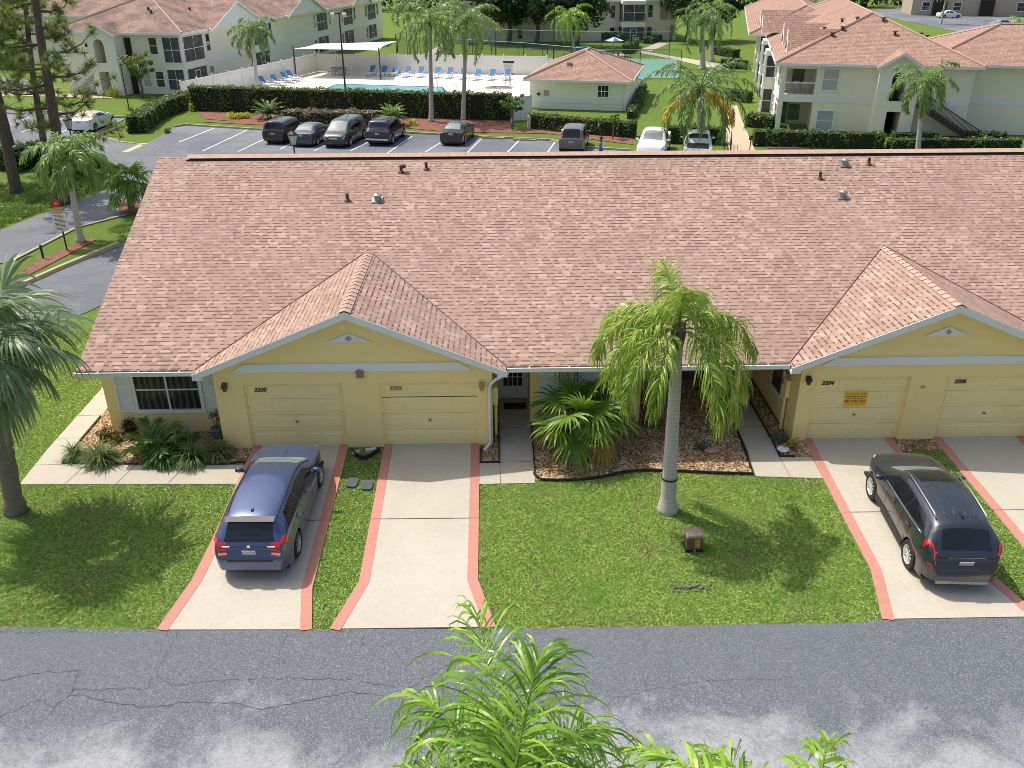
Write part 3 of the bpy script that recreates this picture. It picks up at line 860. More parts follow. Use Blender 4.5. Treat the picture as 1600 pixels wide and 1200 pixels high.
window(-3.42, -1.60, .80, 2.05, 1.0, 'glass_curtain', 1, 1.44)
shutter(-4.0, -3.54, .72, 2.1, 1.0); shutter(-1.47, -1.0, .72, 2.1, 1.0)
wn2 = window(8.86, 11.0, .80, 2.05, 1.25, 'glass', 1, 1.28)
pl = MB()
for k in range(4):
    xa = 8.88+k*.53; xb = xa+.5
    pl.box(xa, xa+.05, 1.195, 1.215, 1.30, 2.05); pl.box(xb-.05, xb, 1.195, 1.215, 1.30, 2.05); pl.box(xa+.05, xb-.05, 1.195, 1.215, 1.30, 1.35)
    for j in range(10):
        z = 1.36+j*.068; pl.add([(xa+.05, 1.195, z), (xb-.05, 1.195, z), (xb-.05, 1.215, z+.055), (xa+.05, 1.215, z+.055)], [(0, 1, 2, 3)])
hb(pl, 'plantation_blind', plain('blind', (.6, .65, .72), .5), wn2)
shutter(8.28, 8.74, .70, 2.1, 1.25)
# side window of the third home's garage block
sx = CB-3.84
f = MB(); ya, yb, za, zb = 1.32, 2.30, .80, 1.95
f.box(sx-.05, sx-.003, ya-.09, ya, za-.09, zb+.09); f.box(sx-.05, sx-.003, yb, yb+.09, za-.09, zb+.09); f.box(sx-.05, sx-.003, ya, yb, za-.09, za); f.box(sx-.05, sx-.003, ya, yb, zb, zb+.09)
fo = hb(f, 'window', M['white']); p = MB(); p.box(sx-.02, sx-.004, ya, yb, za, zb); hb(p, 'pane', M['glass'], fo)
# meter boxes and conduits
for x, y, s in ((6.93, .55, 1), (15.53, .75, -1)):
    m = MB(); xa, xb = sorted((x, x+s*.13)); m.box(xa, xb, y-.14, y+.14, 1.1, 1.65); bx = hb(m, 'meter_box', M['door_yellow'])
    m = MB(); m.tube([(x+s*.07, y, 1.1), (x+s*.07, y, -.02)], .045, 8); hb(m, 'conduit', M['door_yellow'], bx)
    m = MB(); m.lathe([(.09, 0), (.09, .1), (.05, .13), (0, .13)], 12, (x+s*.05, y+.32, 1.35)); hb(m, 'meter', M['grey_metal'], bx)
lamp(15.48, 1.0, 1.85, M['bronze'])
# entry doors
def entry(x0, x1, y):
    m = MB()
    for a, b in ((x0-.09, x0), (x1, x1+.09)): m.box(a, b, y-.05, y, 0, 2.15)
    m.box(x0, x1, y-.05, y, 2.05, 2.15)
    d = hb(m, 'door_frame', M['white'])
    m = MB(); m.box(x0, x1, y-.04, y-.005, .03, .45); m.box(x0, x0+.1, y-.04, y-.005, .45, 2.05); m.box(x1-.1, x1, y-.04, y-.005, .45, 2.05)
    dd = hb(m, 'storm_door', M['white'], d)
    m = MB(); m.box(x0+.1, x1-.1, y-.025, y-.008, .45, 2.05); hb(m, 'door_glass', M['glass'], d)
    m = MB()
    for k in range(1, 4): xx = x0+.1+(x1-x0-.2)*k/4; m.box(xx-.012, xx+.012, y-.038, y-.026, .45, 2.05)
    for k in range(1, 5): zz = .45+1.6*k/5; m.box(x0+.1, x1-.1, y-.046, y-.039, zz-.012, zz+.012)
    hb(m, 'muntin', M['white'], d)
    m = MB(); m.lathe([(.0, 0), (.03, .02), (.03, .05), (0, .07)], 10, (x0+.13, y-.1, 1.0), 'y'); hb(m, 'handle', M['grey_metal'], d)
entry(7.14, 7.93, 2.95)
m = MB(); m.box(12.0, 12.95, 4.13, 4.195, 0, 2.1); hb(m, 'dark_door', M['interior'])
m = MB(); m.box(13.05, 13.9, 4.13, 4.195, .0, 2.1); hb(m, 'dark_door', M['brown'])
m = MB(); m.box(14.05, 14.2, 1.05, 1.2, 0, 2.42); m.box(14.03, 14.22, 1.03, 1.22, 0, .1); hb(m, 'porch_post', M['yellow'])
m = MB(); m.box(11.4, 11.52, 1.05, 1.15, 0, 2.42); hb(m, 'brown_post', M['brown'])
t = tag(MB().box(7.25, 7.95, 2.15, 2.55, .022, .04).build('door_mat', M['mat']), 'black bristle mat lying before the white storm door', 'door mat')
# advert on the third garage door
sg = empty('advert_sign', (17.24, .082, 1.33), label='yellow advert with red phone number fixed on garage door 3204', cat='sign')
m = MB(); m.box(-.32, .32, 0, .008, -.235, .235); m.build('board', plain('sign_yellow', (.85, .58, .04), .5, var=.04), sg)
M['signred'] = plain('sign_red', (.45, .07, .02), .5)
M['signbrown'] = plain('sign_brown', (.42, .25, .02), .5)
text('lettering', 'For Current Rates', .085, M['signbrown'], sg, (0, -.003, .155), ext=.002)
text('lettering', 'Vacation Management Services', .052, M['signred'], sg, (0, -.003, .07), ext=.002, bold=.002)
m = MB()
for a, b in ((-.24, -.13), (-.11, .02), (.04, .13), (.15, .24)): m.box(a, b, -.004, -.001, -.008, .012)
m.build('small_print', M['signbrown'], sg)
text('lettering', '407-390-9002', .115, M['signred'], sg, (0, -.003, -.085), ext=.002, bold=.003)
m = MB(); m.box(-.28, .28, -.004, -.001, -.178, -.166); m.build('rule', M['signred'], sg)
# ================================================================ plants
def unit(a): return a/(np.linalg.norm(a, axis=-1, keepdims=True)+1e-9)
def rotz(V, a):
    c, s = math.cos(a), math.sin(a)
    return V @ np.array([[c, s, 0], [-s, c, 0], [0, 0, 1.0]])
def strips(base, d0, length, width, wdir, g, segs=4, prof=(.6, 1.0, .85, .5, .06), bend=None):
    """n curved blades as quad strips; base,d0,wdir (n,3); length,width,g (n,)"""
    n = len(base); P = base.copy(); D = unit(d0); pts = [P]
    for k in range(segs):
        D = unit(D + np.c_[np.zeros(n), np.zeros(n), -g*(k+.6)/segs])
        P = P + D*(length/segs)[:, None]; pts.append(P)
    pts = np.stack(pts, 1)                              # n, segs+1, 3
    pr = np.interp(np.linspace(0, 1, segs+1), np.linspace(0, 1, len(prof)), prof)
    T = np.gradient(pts, axis=1)
    W = wdir[:, None, :] - T*(np.sum(wdir[:, None, :]*T, -1, keepdims=True)/(np.sum(T*T, -1, keepdims=True)+1e-9))
    W = unit(W)*(width[:, None]*pr[None, :]*.5)[..., None]
    V = np.stack([pts-W, pts+W], 2).reshape(n, -1, 3)
    m = 2*(segs+1)
    q = np.array([[2*k, 2*k+1, 2*k+3, 2*k+2] for k in range(segs)])
    F = (np.arange(n)*m)[:, None, None] + q[None]
    return V.reshape(-1, 3), F.reshape(-1, 4)
def rachis(L, e0, e1, pw=1.3, n=26):
    t = np.linspace(0, 1, n); e = e0+(e1-e0)*t**pw
    x = np.concatenate([[0], np.cumsum(np.cos(e[:-1])*L/(n-1))]); z = np.concatenate([[0], np.cumsum(np.sin(e[:-1])*L/(n-1))])
    return t, x, z
def frond(R, L, e0, e1, n, ll, w, g=.9, plume=.55, t0=.16, segs=4, tw=0.0, rr=.022, pw=1.3, lift=0.0):
    """feather frond growing along +x: returns arrays for blades and the stalk"""
    t, x, z = rachis(L, e0, e1, pw)
    ti = np.repeat(np.linspace(t0, 1, n), 2) + R.normal(0, .004, 2*n); ti = np.clip(ti, 0, 1)
    side = np.tile([1.0, -1.0], n)
    bx = np.interp(ti, t, x); bz = np.interp(ti, t, z)
    e = e0+(e1-e0)*ti**pw
    T = np.c_[np.cos(e), np.zeros(2*n), np.sin(e)]; Nn = np.c_[-np.sin(e), np.zeros(2*n), np.cos(e)]
    S = np.c_[np.zeros(2*n), side, np.zeros(2*n)]
    a = np.radians(28+38*ti+R.normal(0, 6, 2*n))
    d = S*np.cos(a)[:, None] + T*np.sin(a)[:, None] + Nn*(lift+R.normal(0, plume, 2*n))[:, None]
    prof = np.interp(ti, [0, .2, .45, .8, 1], [.35, .85, 1, .8, .45])
    le = ll*prof*R.uniform(.8, 1.15, 2*n)
    wd = T + R.normal(0, .35, (2*n, 3))
    V, F = strips(np.c_[bx, np.zeros(2*n), bz], d, le, np.full(2*n, w)*R.uniform(.75, 1.2, 2*n), wd, g*R.uniform(.6, 1.4, 2*n), segs)
    m = MB(); k = list(range(0, 26, 3)) + [25]
    m.tube([(x[i], 0, z[i]) for i in k], [rr*(1-.8*t[i]) for i in k], 5, cap=False)
    return (V, F), (np.array(m.v), np.array(m.f))
def fanleaf(R, pet, e0, Rl, n, spread, droop, w=None, segs=5, tilt=0.0, costa=0.0):
    """palmate leaf: stalk then a folded fan with free drooping tips"""
    t, x, z = rachis(pet, e0, e0-.5, 1.2, 12)
    e = e0-.5+tilt
    T = np.array([math.cos(e), 0, math.sin(e)]); S = np.array([0, 1.0, 0]); Nn = np.array([-math.sin(e), 0, math.cos(e)])
    ph = np.linspace(-spread/2, spread/2, n)
    d = np.cos(ph)[:, None]*T + np.sin(ph)[:, None]*S + (.16*np.abs(np.sin(ph)))[:, None]*Nn
    base = np.tile([x[-1], 0, z[-1]], (n, 1)) + costa*T*np.cos(ph)[:, None]*np.clip(np.cos(ph), 0, 1)[:, None]
    le = Rl*(.82+.18*np.cos(ph))*R.uniform(.93, 1.06, n)
    step = spread/(n-1)
    ww = Rl*.5*step*1.12 if w is None else w
    wd = np.cross(np.tile(Nn, (n, 1)), d) + Nn*(.55*(-1)**np.arange(n))[:, None]
    V, F = strips(base, d, le, np.full(n, ww), wd, droop*R.uniform(.5, 1.5, n), segs, (.08, .62, 1.0, .72, .42, .05))
    m = MB(); m.tube([(x[i], 0, z[i]) for i in (0, 4, 8, 11)], [.02, .017, .014, .01], 5, cap=False)
    return (V, F), (np.array(m.v), np.array(m.f))
def trunk_mesh(pts, rs, n=14, seed=1, amp=.03):
    P = np.array(pts, float); k = max(14, 4*len(P))
    tt = np.linspace(0, 1, len(P)); t2 = np.linspace(0, 1, k)
    Q = np.stack([np.interp(t2, tt, P[:, i]) for i in range(3)], 1); r = np.interp(t2, tt, rs)
    R = np.random.default_rng(seed); r = r*(1+R.normal(0, amp, k))
    return MB().tube(Q, list(r), n)
def palm(name, loc, H, lean, r0, r1, fr, label, group=None, trunkmat='palmtrunk', frmat='frond_far', seed=1, yellow=0, bend=0.0, shaft=True, strap=False, cat='palm tree', bulge=1.35):
    """feather palm. fr: list of dict(az, e0, e1, L) or (count, kwargs)"""
    R = np.random.default_rng(seed)
    root = empty(name, loc, label=label, cat=cat, group=group)
    top = np.array([lean[0], lean[1], H])
    def at(t): return np.array([lean[0]*t**(1+bend), lean[1]*t**(1+bend), H*t])
    if H > .05:
        ts = np.linspace(0, 1, 12)
        rs = np.interp(ts, [0, .06, .2, .6, 1], [r0*bulge, r0*1.08, r0, (r0+r1)/2, r1])
        trunk_mesh([at(t) for t in ts] if True else 0, rs, 14, seed, .02).build('trunk', M[trunkmat], root, smooth=True)
    G = NP(); Y = NP(); St = NP()
    for i, f in enumerate(fr):
        (V, F), (sv, sf) = frond(R, f['L'], f['e0'], f['e1'], f.get('n', 26), f.get('ll', .5), f.get('w', .05), f.get('g', 1.0), f.get('plume', .5), f.get('t0', .16), f.get('segs', 3), pw=f.get('pw', 1.3), rr=f.get('rr', .03), lift=f.get('lift', .15))
        roll = f.get('roll', R.normal(0, .15)); c, s = math.cos(roll), math.sin(roll)
        for A in (V, sv):
            A[:, 1], A[:, 2] = A[:, 1].copy()*c, A[:, 2]+A[:, 1]*s*.6
        if f.get('yellow'): np_mesh('dry_frond', rotz(V, f['az'])+top, F, M['frond_yellow'], root)
        else: G.add(rotz(V, f['az'])+top, F)
        St.add(rotz(sv, f['az'])+top, sf)
    G.build('crown', M[frmat], root)
    if Y.V: Y.build('dry_frond', M['frond_yellow'], root)
    St.build('frond_stalk', M['stalk'], root, True)
    if shaft:
        b = MB()
        for k in range(9):
            a = k*2.4; q = np.array([math.cos(a), math.sin(a), 0])
            b.tube([top+q*r1*.6+np.array([0, 0, -.55]), top+q*r1*1.15+np.array([0, 0, -.2]), top+q*r1*1.3+np.array([0, 0, .12])], [r1*.5, r1*.42, r1*.15], 6)
        b.build('leaf_base', M['leafbase'], root, smooth=True)
    return root
M['stalk'] = plain('frond_stalk', (.16, .22, .05), .5, var=.2)
M['leafbase'] = plain('leaf_base', (.15, .11, .07), .8, var=.4, scale=8)
M['thatch'] = leafmat('dead_thatch', [(.10, .07, .04), (.2, .15, .09), (.3, .24, .15)], .1)
def crown_fronds(R, n, L, n_leaf=26, ll=.5, w=.05, top=1.25, low=-.5, **k):
    out = []
    for i in range(n):
        q = (i+.5)/n; e0 = top+(low-top)*q**.85
        out.append(dict(az=i*2.399+R.normal(0, .12), e0=e0, e1=e0-1.75-.25*R.random(), L=L*R.uniform(.88, 1.1), n=n_leaf, ll=ll, w=w, **k))
    return out
def fanpalm(name, loc, H, lean, r0, r1, n, label, mat='sabal', trunkmat='palmtrunk_brown', seed=1, pet=.9, Rl=1.0, seg=30, spread=4.2, droop=1.2, top=1.3, low=-.7, dead=0, ymat=None, yfrac=0.0, costa=.0, cat='palm tree', group=None, thatch=True, jitter=0.0):
    R = np.random.default_rng(seed)
    root = empty(name, loc, label=label, cat=cat, group=group)
    top_p = np.array([lean[0], lean[1], H])
    if H > .3:
        ts = np.linspace(0, 1, 10)
        trunk_mesh([(lean[0]*t, lean[1]*t, H*t) for t in ts], np.interp(ts, [0, .1, 1], [r0*1.3, r0, r1]), 14, seed, .05).build('trunk', M[trunkmat], root, smooth=True)
    G = NP(); Y = NP(); St = NP(); D = NP()
    for i in range(n):
        q = (i+.5)/n; e0 = top+(low-top)*q
        (V, F), (sv, sf) = fanleaf(R, pet*R.uniform(.75, 1.15), e0+R.normal(0, .08), Rl*R.uniform(.85, 1.12), seg, spread*R.uniform(.9, 1.05), droop*(.5+q), tilt=R.normal(-.15, .25), costa=costa)
        roll = R.normal(0, .35); c, s = math.cos(roll), math.sin(roll)
        az = i*2.399+R.normal(0, .15)
        V[:, 1], V[:, 2] = V[:, 1].copy()*c, V[:, 2]+V[:, 1]*s
        yel = ymat and q > 1-yfrac
        (np_mesh('yellowed_leaf', rotz(V, az)+top_p, F, M[ymat], root) if yel else G.add(rotz(V, az)+top_p, F)); St.add(rotz(sv, az)+top_p, sf)
    for i in range(dead):
        (V, F), (sv, sf) = fanleaf(R, pet*.8, -1.0, Rl*.8, 16, 2.2, 2.0)
        D.add(rotz(V, R.uniform(0, 6.28))+top_p, F)
    G.build('crown', M[mat], root); St.build('leaf_stalk', M['stalk'], root, True)
    if Y.V: Y.build('yellowed_leaf', M[ymat], root)
    if D.V: D.build('dead_leaf', M['thatch'], root)
    return root
def leafcloud(R, C, size, upb=.4, asp=.55, outw=None):
    """one diamond leaf at every point of C"""
    n = len(C)
    a = R.normal(0, 1, (n, 3)); a[:, 2] += upb
    if outw is not None: a = a + outw*1.2
    nrm = unit(a); u = unit(np.cross(nrm, R.normal(0, 1, (n, 3)))); w = np.cross(nrm, u)
    s = (size*R.uniform(.6, 1.3, n))[:, None]
    V = np.stack([C-u*s, C+w*s*asp, C+u*s, C-w*s*asp], 1).reshape(-1, 3)
    return V, np.arange(4*n).reshape(-1, 4)
def hedge(name, pts, width, height, mat, label, dens=90, leaf=.09, seed=1, z0=0.0, rough=.11, cat='hedge', group=None, round_=.15, core=True):
    """clipped hedge along a polyline: leaf shell over a twiggy core"""
    R = np.random.default_rng(seed)
    P = [np.array(p, float) for p in pts]
    o = np.array([P[0][0], P[0][1], z0])
    root = empty(name, tuple(o), label=label, cat=cat, group=group)
    N = NP(); cm = MB()
    for i in range(len(P)-1):
        a, b = P[i], P[i+1]; L = np.linalg.norm(b-a); t = (b-a)/L; nn = np.array([-t[1], t[0]])
        hw = width/2
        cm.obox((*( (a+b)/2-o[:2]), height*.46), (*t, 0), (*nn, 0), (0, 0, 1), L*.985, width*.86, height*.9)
        area = L*width + 2*L*height + 2*width*height
        n = int(area*dens)
        s = R.random(n)*L; pick = R.random(n)*(width+2*height)
        y = np.where(pick < width, (R.random(n)-.5)*width, np.where(pick < width+height, -hw, hw))
        z = np.where(pick < width, height, R.random(n)*height)
        e = R.random(n) < 2*width*height/area
        y = np.where(e, (R.random(n)-.5)*width, y); z = np.where(e, R.random(n)*height, z); s = np.where(e, np.where(R.random(n) < .5, 0, L), s)
        wob = .5*rough*(np.sin(s*2.1+seed)+np.sin(s*5.3+z*3)+np.sin(y*6+s*3.1))
        outn = np.c_[np.zeros(n), np.where(np.abs(y) >= hw-1e-6, np.sign(y), 0), np.where(z >= height-1e-6, 1.0, 0)]
        # rounded shoulders
        k = np.clip((z-height+round_)/round_, 0, 1)*np.clip((np.abs(y)-hw+round_)/round_, 0, 1)
        y = y*(1-.10*k); z = z-.10*k
        dep = np.abs(R.normal(0, rough, n))
        s2 = s; y2 = y+outn[:, 1]*(wob-dep)+R.normal(0, .02, n); z2 = z+outn[:, 2]*(wob-dep)+R.normal(0, .02, n)
        C = np.c_[a[0]+t[0]*s2+nn[0]*y2, a[1]+t[1]*s2+nn[1]*y2, z2] - np.array([o[0], o[1], 0])
        ow = np.c_[nn[0]*outn[:, 1], nn[1]*outn[:, 1], outn[:, 2]+.25]
        N.add(*leafcloud(R, C, leaf, .3, .55, ow))
    N.build('foliage', M[mat], root)
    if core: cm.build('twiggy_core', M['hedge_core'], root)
    return root
def bush(name, loc, rx, ry, h, mat, label, n=700, leaf=.07, seed=1, cat='shrub', group=None, clumps=9, core=True, asp=.5, stem=0.0):
    R = np.random.default_rng(seed)
    root = empty(name, loc, label=label, cat=cat, group=group)
    cc = R.normal(0, 1, (clumps, 3)); cc = unit(cc)*R.uniform(.25, .72, (clumps, 1)); cc[:, 2] = np.abs(cc[:, 2])*.9+.12
    k = R.integers(0, clumps, n); d = unit(R.normal(0, 1, (n, 3)))*(R.random((n, 1))**.4)*.42
    C = (cc[k]+d)*np.array([rx, ry, h]); C[:, 2] = np.clip(C[:, 2], .02, None)+stem
    N = NP(); N.add(*leafcloud(R, C, leaf, .5, asp, unit(C-np.array([0, 0, h*.3+stem]))))
    N.build('foliage', M[mat], root)
    m = MB()
    for i in range(5):
        a = i*1.3; m.tube([(0, 0, 0), (rx*.25*math.cos(a), ry*.25*math.sin(a), stem+h*.3), (rx*.5*math.cos(a), ry*.5*math.sin(a), stem+h*.7)], [.03+.03*stem, .02+.02*stem, .008], 5)
    m.build('stem', M['bark_grey'], root)
    return root
def rosette(name, loc, n, L, w, mat, label, seed=1, e=(1.35, .2), g=.9, cat='plant', group=None, segs=5, prof=(.7, 1, .9, .6, .08)):
    """strap leaves arching out of one point"""
    R = np.random.default_rng(seed)
    root = empty(name, loc, label=label, cat=cat, group=group)
    az = R.random(n)*6.283; el = R.uniform(e[1], e[0], n)
    d = np.c_[np.cos(az)*np.cos(el), np.sin(az)*np.cos(el), np.sin(el)]
    b = np.c_[R.normal(0, .05*L, n), R.normal(0, .05*L, n), np.zeros(n)]
    wd = np.c_[-np.sin(az), np.cos(az), R.normal(0, .2, n)]
    N = NP(); N.add(*strips(b, d, L*R.uniform(.6, 1.1, n), np.full(n, w)*R.uniform(.7, 1.2, n), wd, g*R.uniform(.5, 1.4, n), segs, prof))
    o = N.build('foliage', M[mat], root)
    return root
def sago(name, loc, n, L, label, seed=1, mat='frond_far', group=None, h=.4, cat='cycad'):
    R = np.random.default_rng(seed)
    root = empty(name, loc, label=label, cat=cat, group=group)
    G = NP()
    for i in range(n):
        q = (i+.5)/n; e0 = 1.35-1.35*q
        (V, F), (sv, sf) = frond(R, L*R.uniform(.85, 1.1), e0, e0-.75, 22, .24*L, .05*L, .25, .12, .12, 2, lift=.25, rr=.02)
        G.add(rotz(V, i*2.399)+np.array([0, 0, h]), F); G.add(rotz(sv, i*2.399)+np.array([0, 0, h]), sf)
    G.build('crown', M[mat], root)
    MB().tube([(0, 0, 0), (0, 0, h*.6), (0, 0, h+.05)], [.2, .2, .12], 12).build('trunk', M['leafbase'], root)
    return root
def broadleaf(name, loc, H, spread, label, seed=1, mat='oak', nclump=60, per=130, leaf=.2, base=.35, barkm='bark', tr=.3, cat='tree', group=None, lean=(0, 0)):
    R = np.random.default_rng(seed)
    root = empty(name, loc, label=label, cat=cat, group=group)
    m = MB(); z0 = H*base
    m.tube([(0, 0, 0), (.03*H+lean[0]*.3, .01*H, z0*.6), (lean[0]*.6, lean[1]*.6, z0*1.3), (lean[0], lean[1], H*.72)], [tr*1.25, tr, tr*.8, tr*.25], 10)
    cl = []
    nb = 9
    for i in range(nb):
        a = i*2.399; q = i/nb; zb = z0*(.8+q*.9); rr = spread*(.55+.35*R.random()); zt = z0+(H-z0)*(.35+.5*q)
        p0 = np.array([lean[0]*.5, lean[1]*.5, zb]); p2 = np.array([lean[0]+math.cos(a)*rr, lean[1]+math.sin(a)*rr, zt]); p1 = (p0+p2)/2+np.array([0, 0, .12*H])
        m.tube([p0, p1, p2], [tr*.45, tr*.28, tr*.08], 6)
        cl += [p2, p1]
    m.build('trunk', M[barkm], root, smooth=True)
    while len(cl) < nclump:
        d = unit(R.normal(0, 1, 3)); rr = R.random()**.4
        cl.append(np.array([lean[0]+d[0]*spread*rr, lean[1]+d[1]*spread*rr, z0+(H-z0)*(.5+.5*d[2]*rr)]))
    cl = np.array(cl); k = R.integers(0, len(cl), len(cl)*per)
    sz = R.uniform(.6, 1.3, len(cl))[k][:, None]
    C = cl[k] + unit(R.normal(0, 1, (len(k), 3)))*(R.random((len(k), 1))**.5)*sz*spread*.25*np.array([1, 1, .7])
    N = NP(); N.add(*leafcloud(R, C, leaf, .6, .55)); N.build('crown', M[mat], root)
    return root
def pine(name, loc, H, lean, label, seed=1, r=.28, b0=.3, nb=26, blen=3.0, group='pines beside the access road', spr=16, tuft=46, nl=.38, az=None):
    R = np.random.default_rng(seed)
    root = empty(name, loc, label=label, cat='pine tree', group=group)
    ts = np.linspace(0, 1, 12)
    P = [(lean[0]*t+.12*math.sin(t*7+seed), lean[1]*t+.1*math.cos(t*5+seed), H*t) for t in ts]
    m = trunk_mesh(P, np.interp(ts, [0, .05, 1], [r*1.25, r, r*.25]), 12, seed, .05)
    N = NP()
    for i in range(nb):
        q = b0+(1-b0)*(i+.5)/nb; a = i*2.399+R.normal(0, .4) if az is None else R.uniform(*az)
        p0 = np.array([np.interp(q, ts, [p[j] for p in P]) for j in range(3)])
        L = blen*(1.1-.75*(q-b0)/(1-b0))*R.uniform(.6, 1.15)
        d = np.array([math.cos(a), math.sin(a), 0])
        pts = [p0, p0+d*L*.4+np.array([0, 0, -.03*L]), p0+d*L*.75+np.array([R.normal(0, .1), R.normal(0, .1), .05*L]), p0+d*L+np.array([0, 0, .25*L])]
        m.tube(pts, [.075*r/.28, .05*r/.28, .03, .012], 6)
        for j in range(spr):
            t = R.uniform(.35, 1.02); b = np.array([np.interp(t, [0, .4, .75, 1], [p[k] for p in pts]) for k in range(3)])
            c = b+R.normal(0, .17*L*.5, 3)*np.array([1, 1, .6])
            m.tube([b, c], [.015, .006], 4)
            nd = unit(R.normal(0, 1, (tuft, 3))+np.array([0, 0, .35])+d*.4)
            le = nl*R.uniform(.6, 1.1, tuft); wv = unit(np.cross(nd, R.normal(0, 1, (tuft, 3))))*.016
            bb = np.tile(c, (tuft, 1)); tip = bb+nd*le[:, None]
            N.add(np.stack([bb-wv, bb+wv, tip+wv*.4, tip-wv*.4], 1).reshape(-1, 3), np.arange(4*tuft).reshape(-1, 4))
    m.build('trunk', M['bark'], root, smooth=True)
    N.build('crown', M['pine'], root)
    return root
# ================================================================ cars
def pchip(xs, ys, x):
    xs = np.asarray(xs, float); ys = np.asarray(ys, float); x = np.asarray(x, float)
    h = np.diff(xs); d = np.diff(ys)/h; m = np.zeros(len(xs))
    for i in range(1, len(xs)-1):
        if d[i-1]*d[i] > 0:
            w1 = 2*h[i]+h[i-1]; w2 = h[i]+2*h[i-1]; m[i] = (w1+w2)/(w1/d[i-1]+w2/d[i])
    m[0] = d[0]; m[-1] = d[-1]
    i = np.clip(np.searchsorted(xs, x)-1, 0, len(h)-1); t = np.clip((x-xs[i])/h[i], 0, 1)
    return ((2*t**3-3*t**2+1)*ys[i] + (t**3-2*t**2+t)*h[i]*m[i] + (-2*t**3+3*t**2)*ys[i+1] + (t**3-t**2)*h[i]*m[i+1])
class Car:
    """one skin z(x, s): x from tail to nose, s across the half section from sill (0) to roof centre (1)"""
    def __init__(self, L, W, top, belt, wroof, wplan, axles, wr, zs=.22, zmid=.62, wbelt=.94):
        self.L, self.W, self.axles, self.wr = L, W, axles, wr
        self.top, self.belt, self.wroof, self.wplan = [tuple(zip(*q)) for q in (top, belt, wroof, wplan)]
        self.zs, self.zmid, self.wbelt = zs, zmid, wbelt
        self.ra = wr*1.17
    def sec(self, x):
        H = self.W/2
        zt = float(pchip(*self.top, x)); w = float(pchip(*self.wplan, x))*H
        zb = self.zs + (0.10 if x < .25 or x > self.L-.3 else 0)
        for a in self.axles:
            if abs(x-a) < self.ra: zb = max(zb, self.wr+math.sqrt(self.ra**2-(x-a)**2)*.97)
        zbelt = min(float(pchip(*self.belt, x)), zt-.03); zb = min(zb, zbelt-.05)
        zm = min(max(self.zmid, zb+.02), zbelt-.02)
        wr_ = min(float(pchip(*self.wroof, x))*H, w*self.wbelt)
        zre = zt-.035-.04*max(0, min(1, (zt-zbelt)/.35))
        zre = max(zre, zbelt+.002)
        ys = [w*.965, w, w*self.wbelt, wr_, 0.0]; zs = [zb, zm, zbelt, zre, max(zt, zre+.003)]
        return ys, zs
    def P(self, x, s):
        """points for arrays x, s (s 0..2; above 1 = right side)"""
        x = np.atleast_1d(x).astype(float); s = np.atleast_1d(s).astype(float)
        out = np.zeros((len(x), 3)); k = [0, .25, .5, .75, 1.0]
        for i in range(len(x)):
            ys, zs = self.sec(x[i]); ss = s[i] if s[i] <= 1 else 2-s[i]; sg = 1 if s[i] <= 1 else -1
            # side: smooth; roof: crowned
            if ss <= .5: y = pchip(k[:3], ys[:3], ss); z = pchip(k[:3], zs[:3], ss)
            elif ss <= .75:
                t = (ss-.5)/.25; y = ys[2]+(ys[3]-ys[2])*t + .03*math.sin(math.pi*t)*min(1, max(0, (zs[3]-zs[2])/.25)); z = zs[2]+(zs[3]-zs[2])*t
            else:
                t = (ss-.75)/.25; y = ys[3]*(1-t); z = zs[3]+(zs[4]-zs[3])*(1-(1-t)**2.6)
            out[i] = (x[i], sg*y, z)
        return out
    def grid(self, X, S, off=0.0):
        nx, ns = X.shape
        p = self.P(X.ravel(), S.ravel()).reshape(nx, ns, 3)
        if off:
            du = np.gradient(p, axis=0); dv = np.gradient(p, axis=1); n = np.cross(du, dv); n = n/(np.linalg.norm(n, axis=2, keepdims=True)+1e-9)
            c = np.array([self.L/2, 0, .6]); flip = np.sign(np.sum(n*(p-c), axis=2, keepdims=True)); flip[flip == 0] = 1
            p = p + n*flip*off
        idx = np.arange(nx*ns).reshape(nx, ns)
        F = np.stack([idx[:-1, :-1], idx[1:, :-1], idx[1:, 1:], idx[:-1, 1:]], -1).reshape(-1, 4)
        return p.reshape(-1, 3), F
    def patch(self, name, c, mat, parent, off=.004, nu=12, nv=8, mirror=False):
        """c: four (x, s) corners in order"""
        u, v = np.meshgrid(np.linspace(0, 1, nu), np.linspace(0, 1, nv), indexing='ij')
        c = np.array(c, float)
        Q = (c[0][None, None]*((1-u)*(1-v))[..., None] + c[1]*(u*(1-v))[..., None] + c[2]*(u*v)[..., None] + c[3]*((1-u)*v)[..., None])
        res = []
        for mm in ((False, True) if mirror else (False,)):
            S = 2-Q[..., 1] if mm else Q[..., 1]
            V, F = self.grid(Q[..., 0], S, off)
            V = V - np.array([self.L/2, 0, 0])
            o = np_mesh(name, V, F, mat, parent, True); fix_normals(o); res.append(o)
        return res
def fix_normals(o):
    bm = bmesh.new(); bm.from_mesh(o.data); c = Vector((0, 0, .5))
    bm.normal_update()
    sgn = sum((f.normal.dot(f.calc_center_median()-c))*f.calc_area() for f in bm.faces)
    if sgn < 0: bmesh.ops.reverse_faces(bm, faces=bm.faces[:])
    bm.to_mesh(o.data); bm.free()
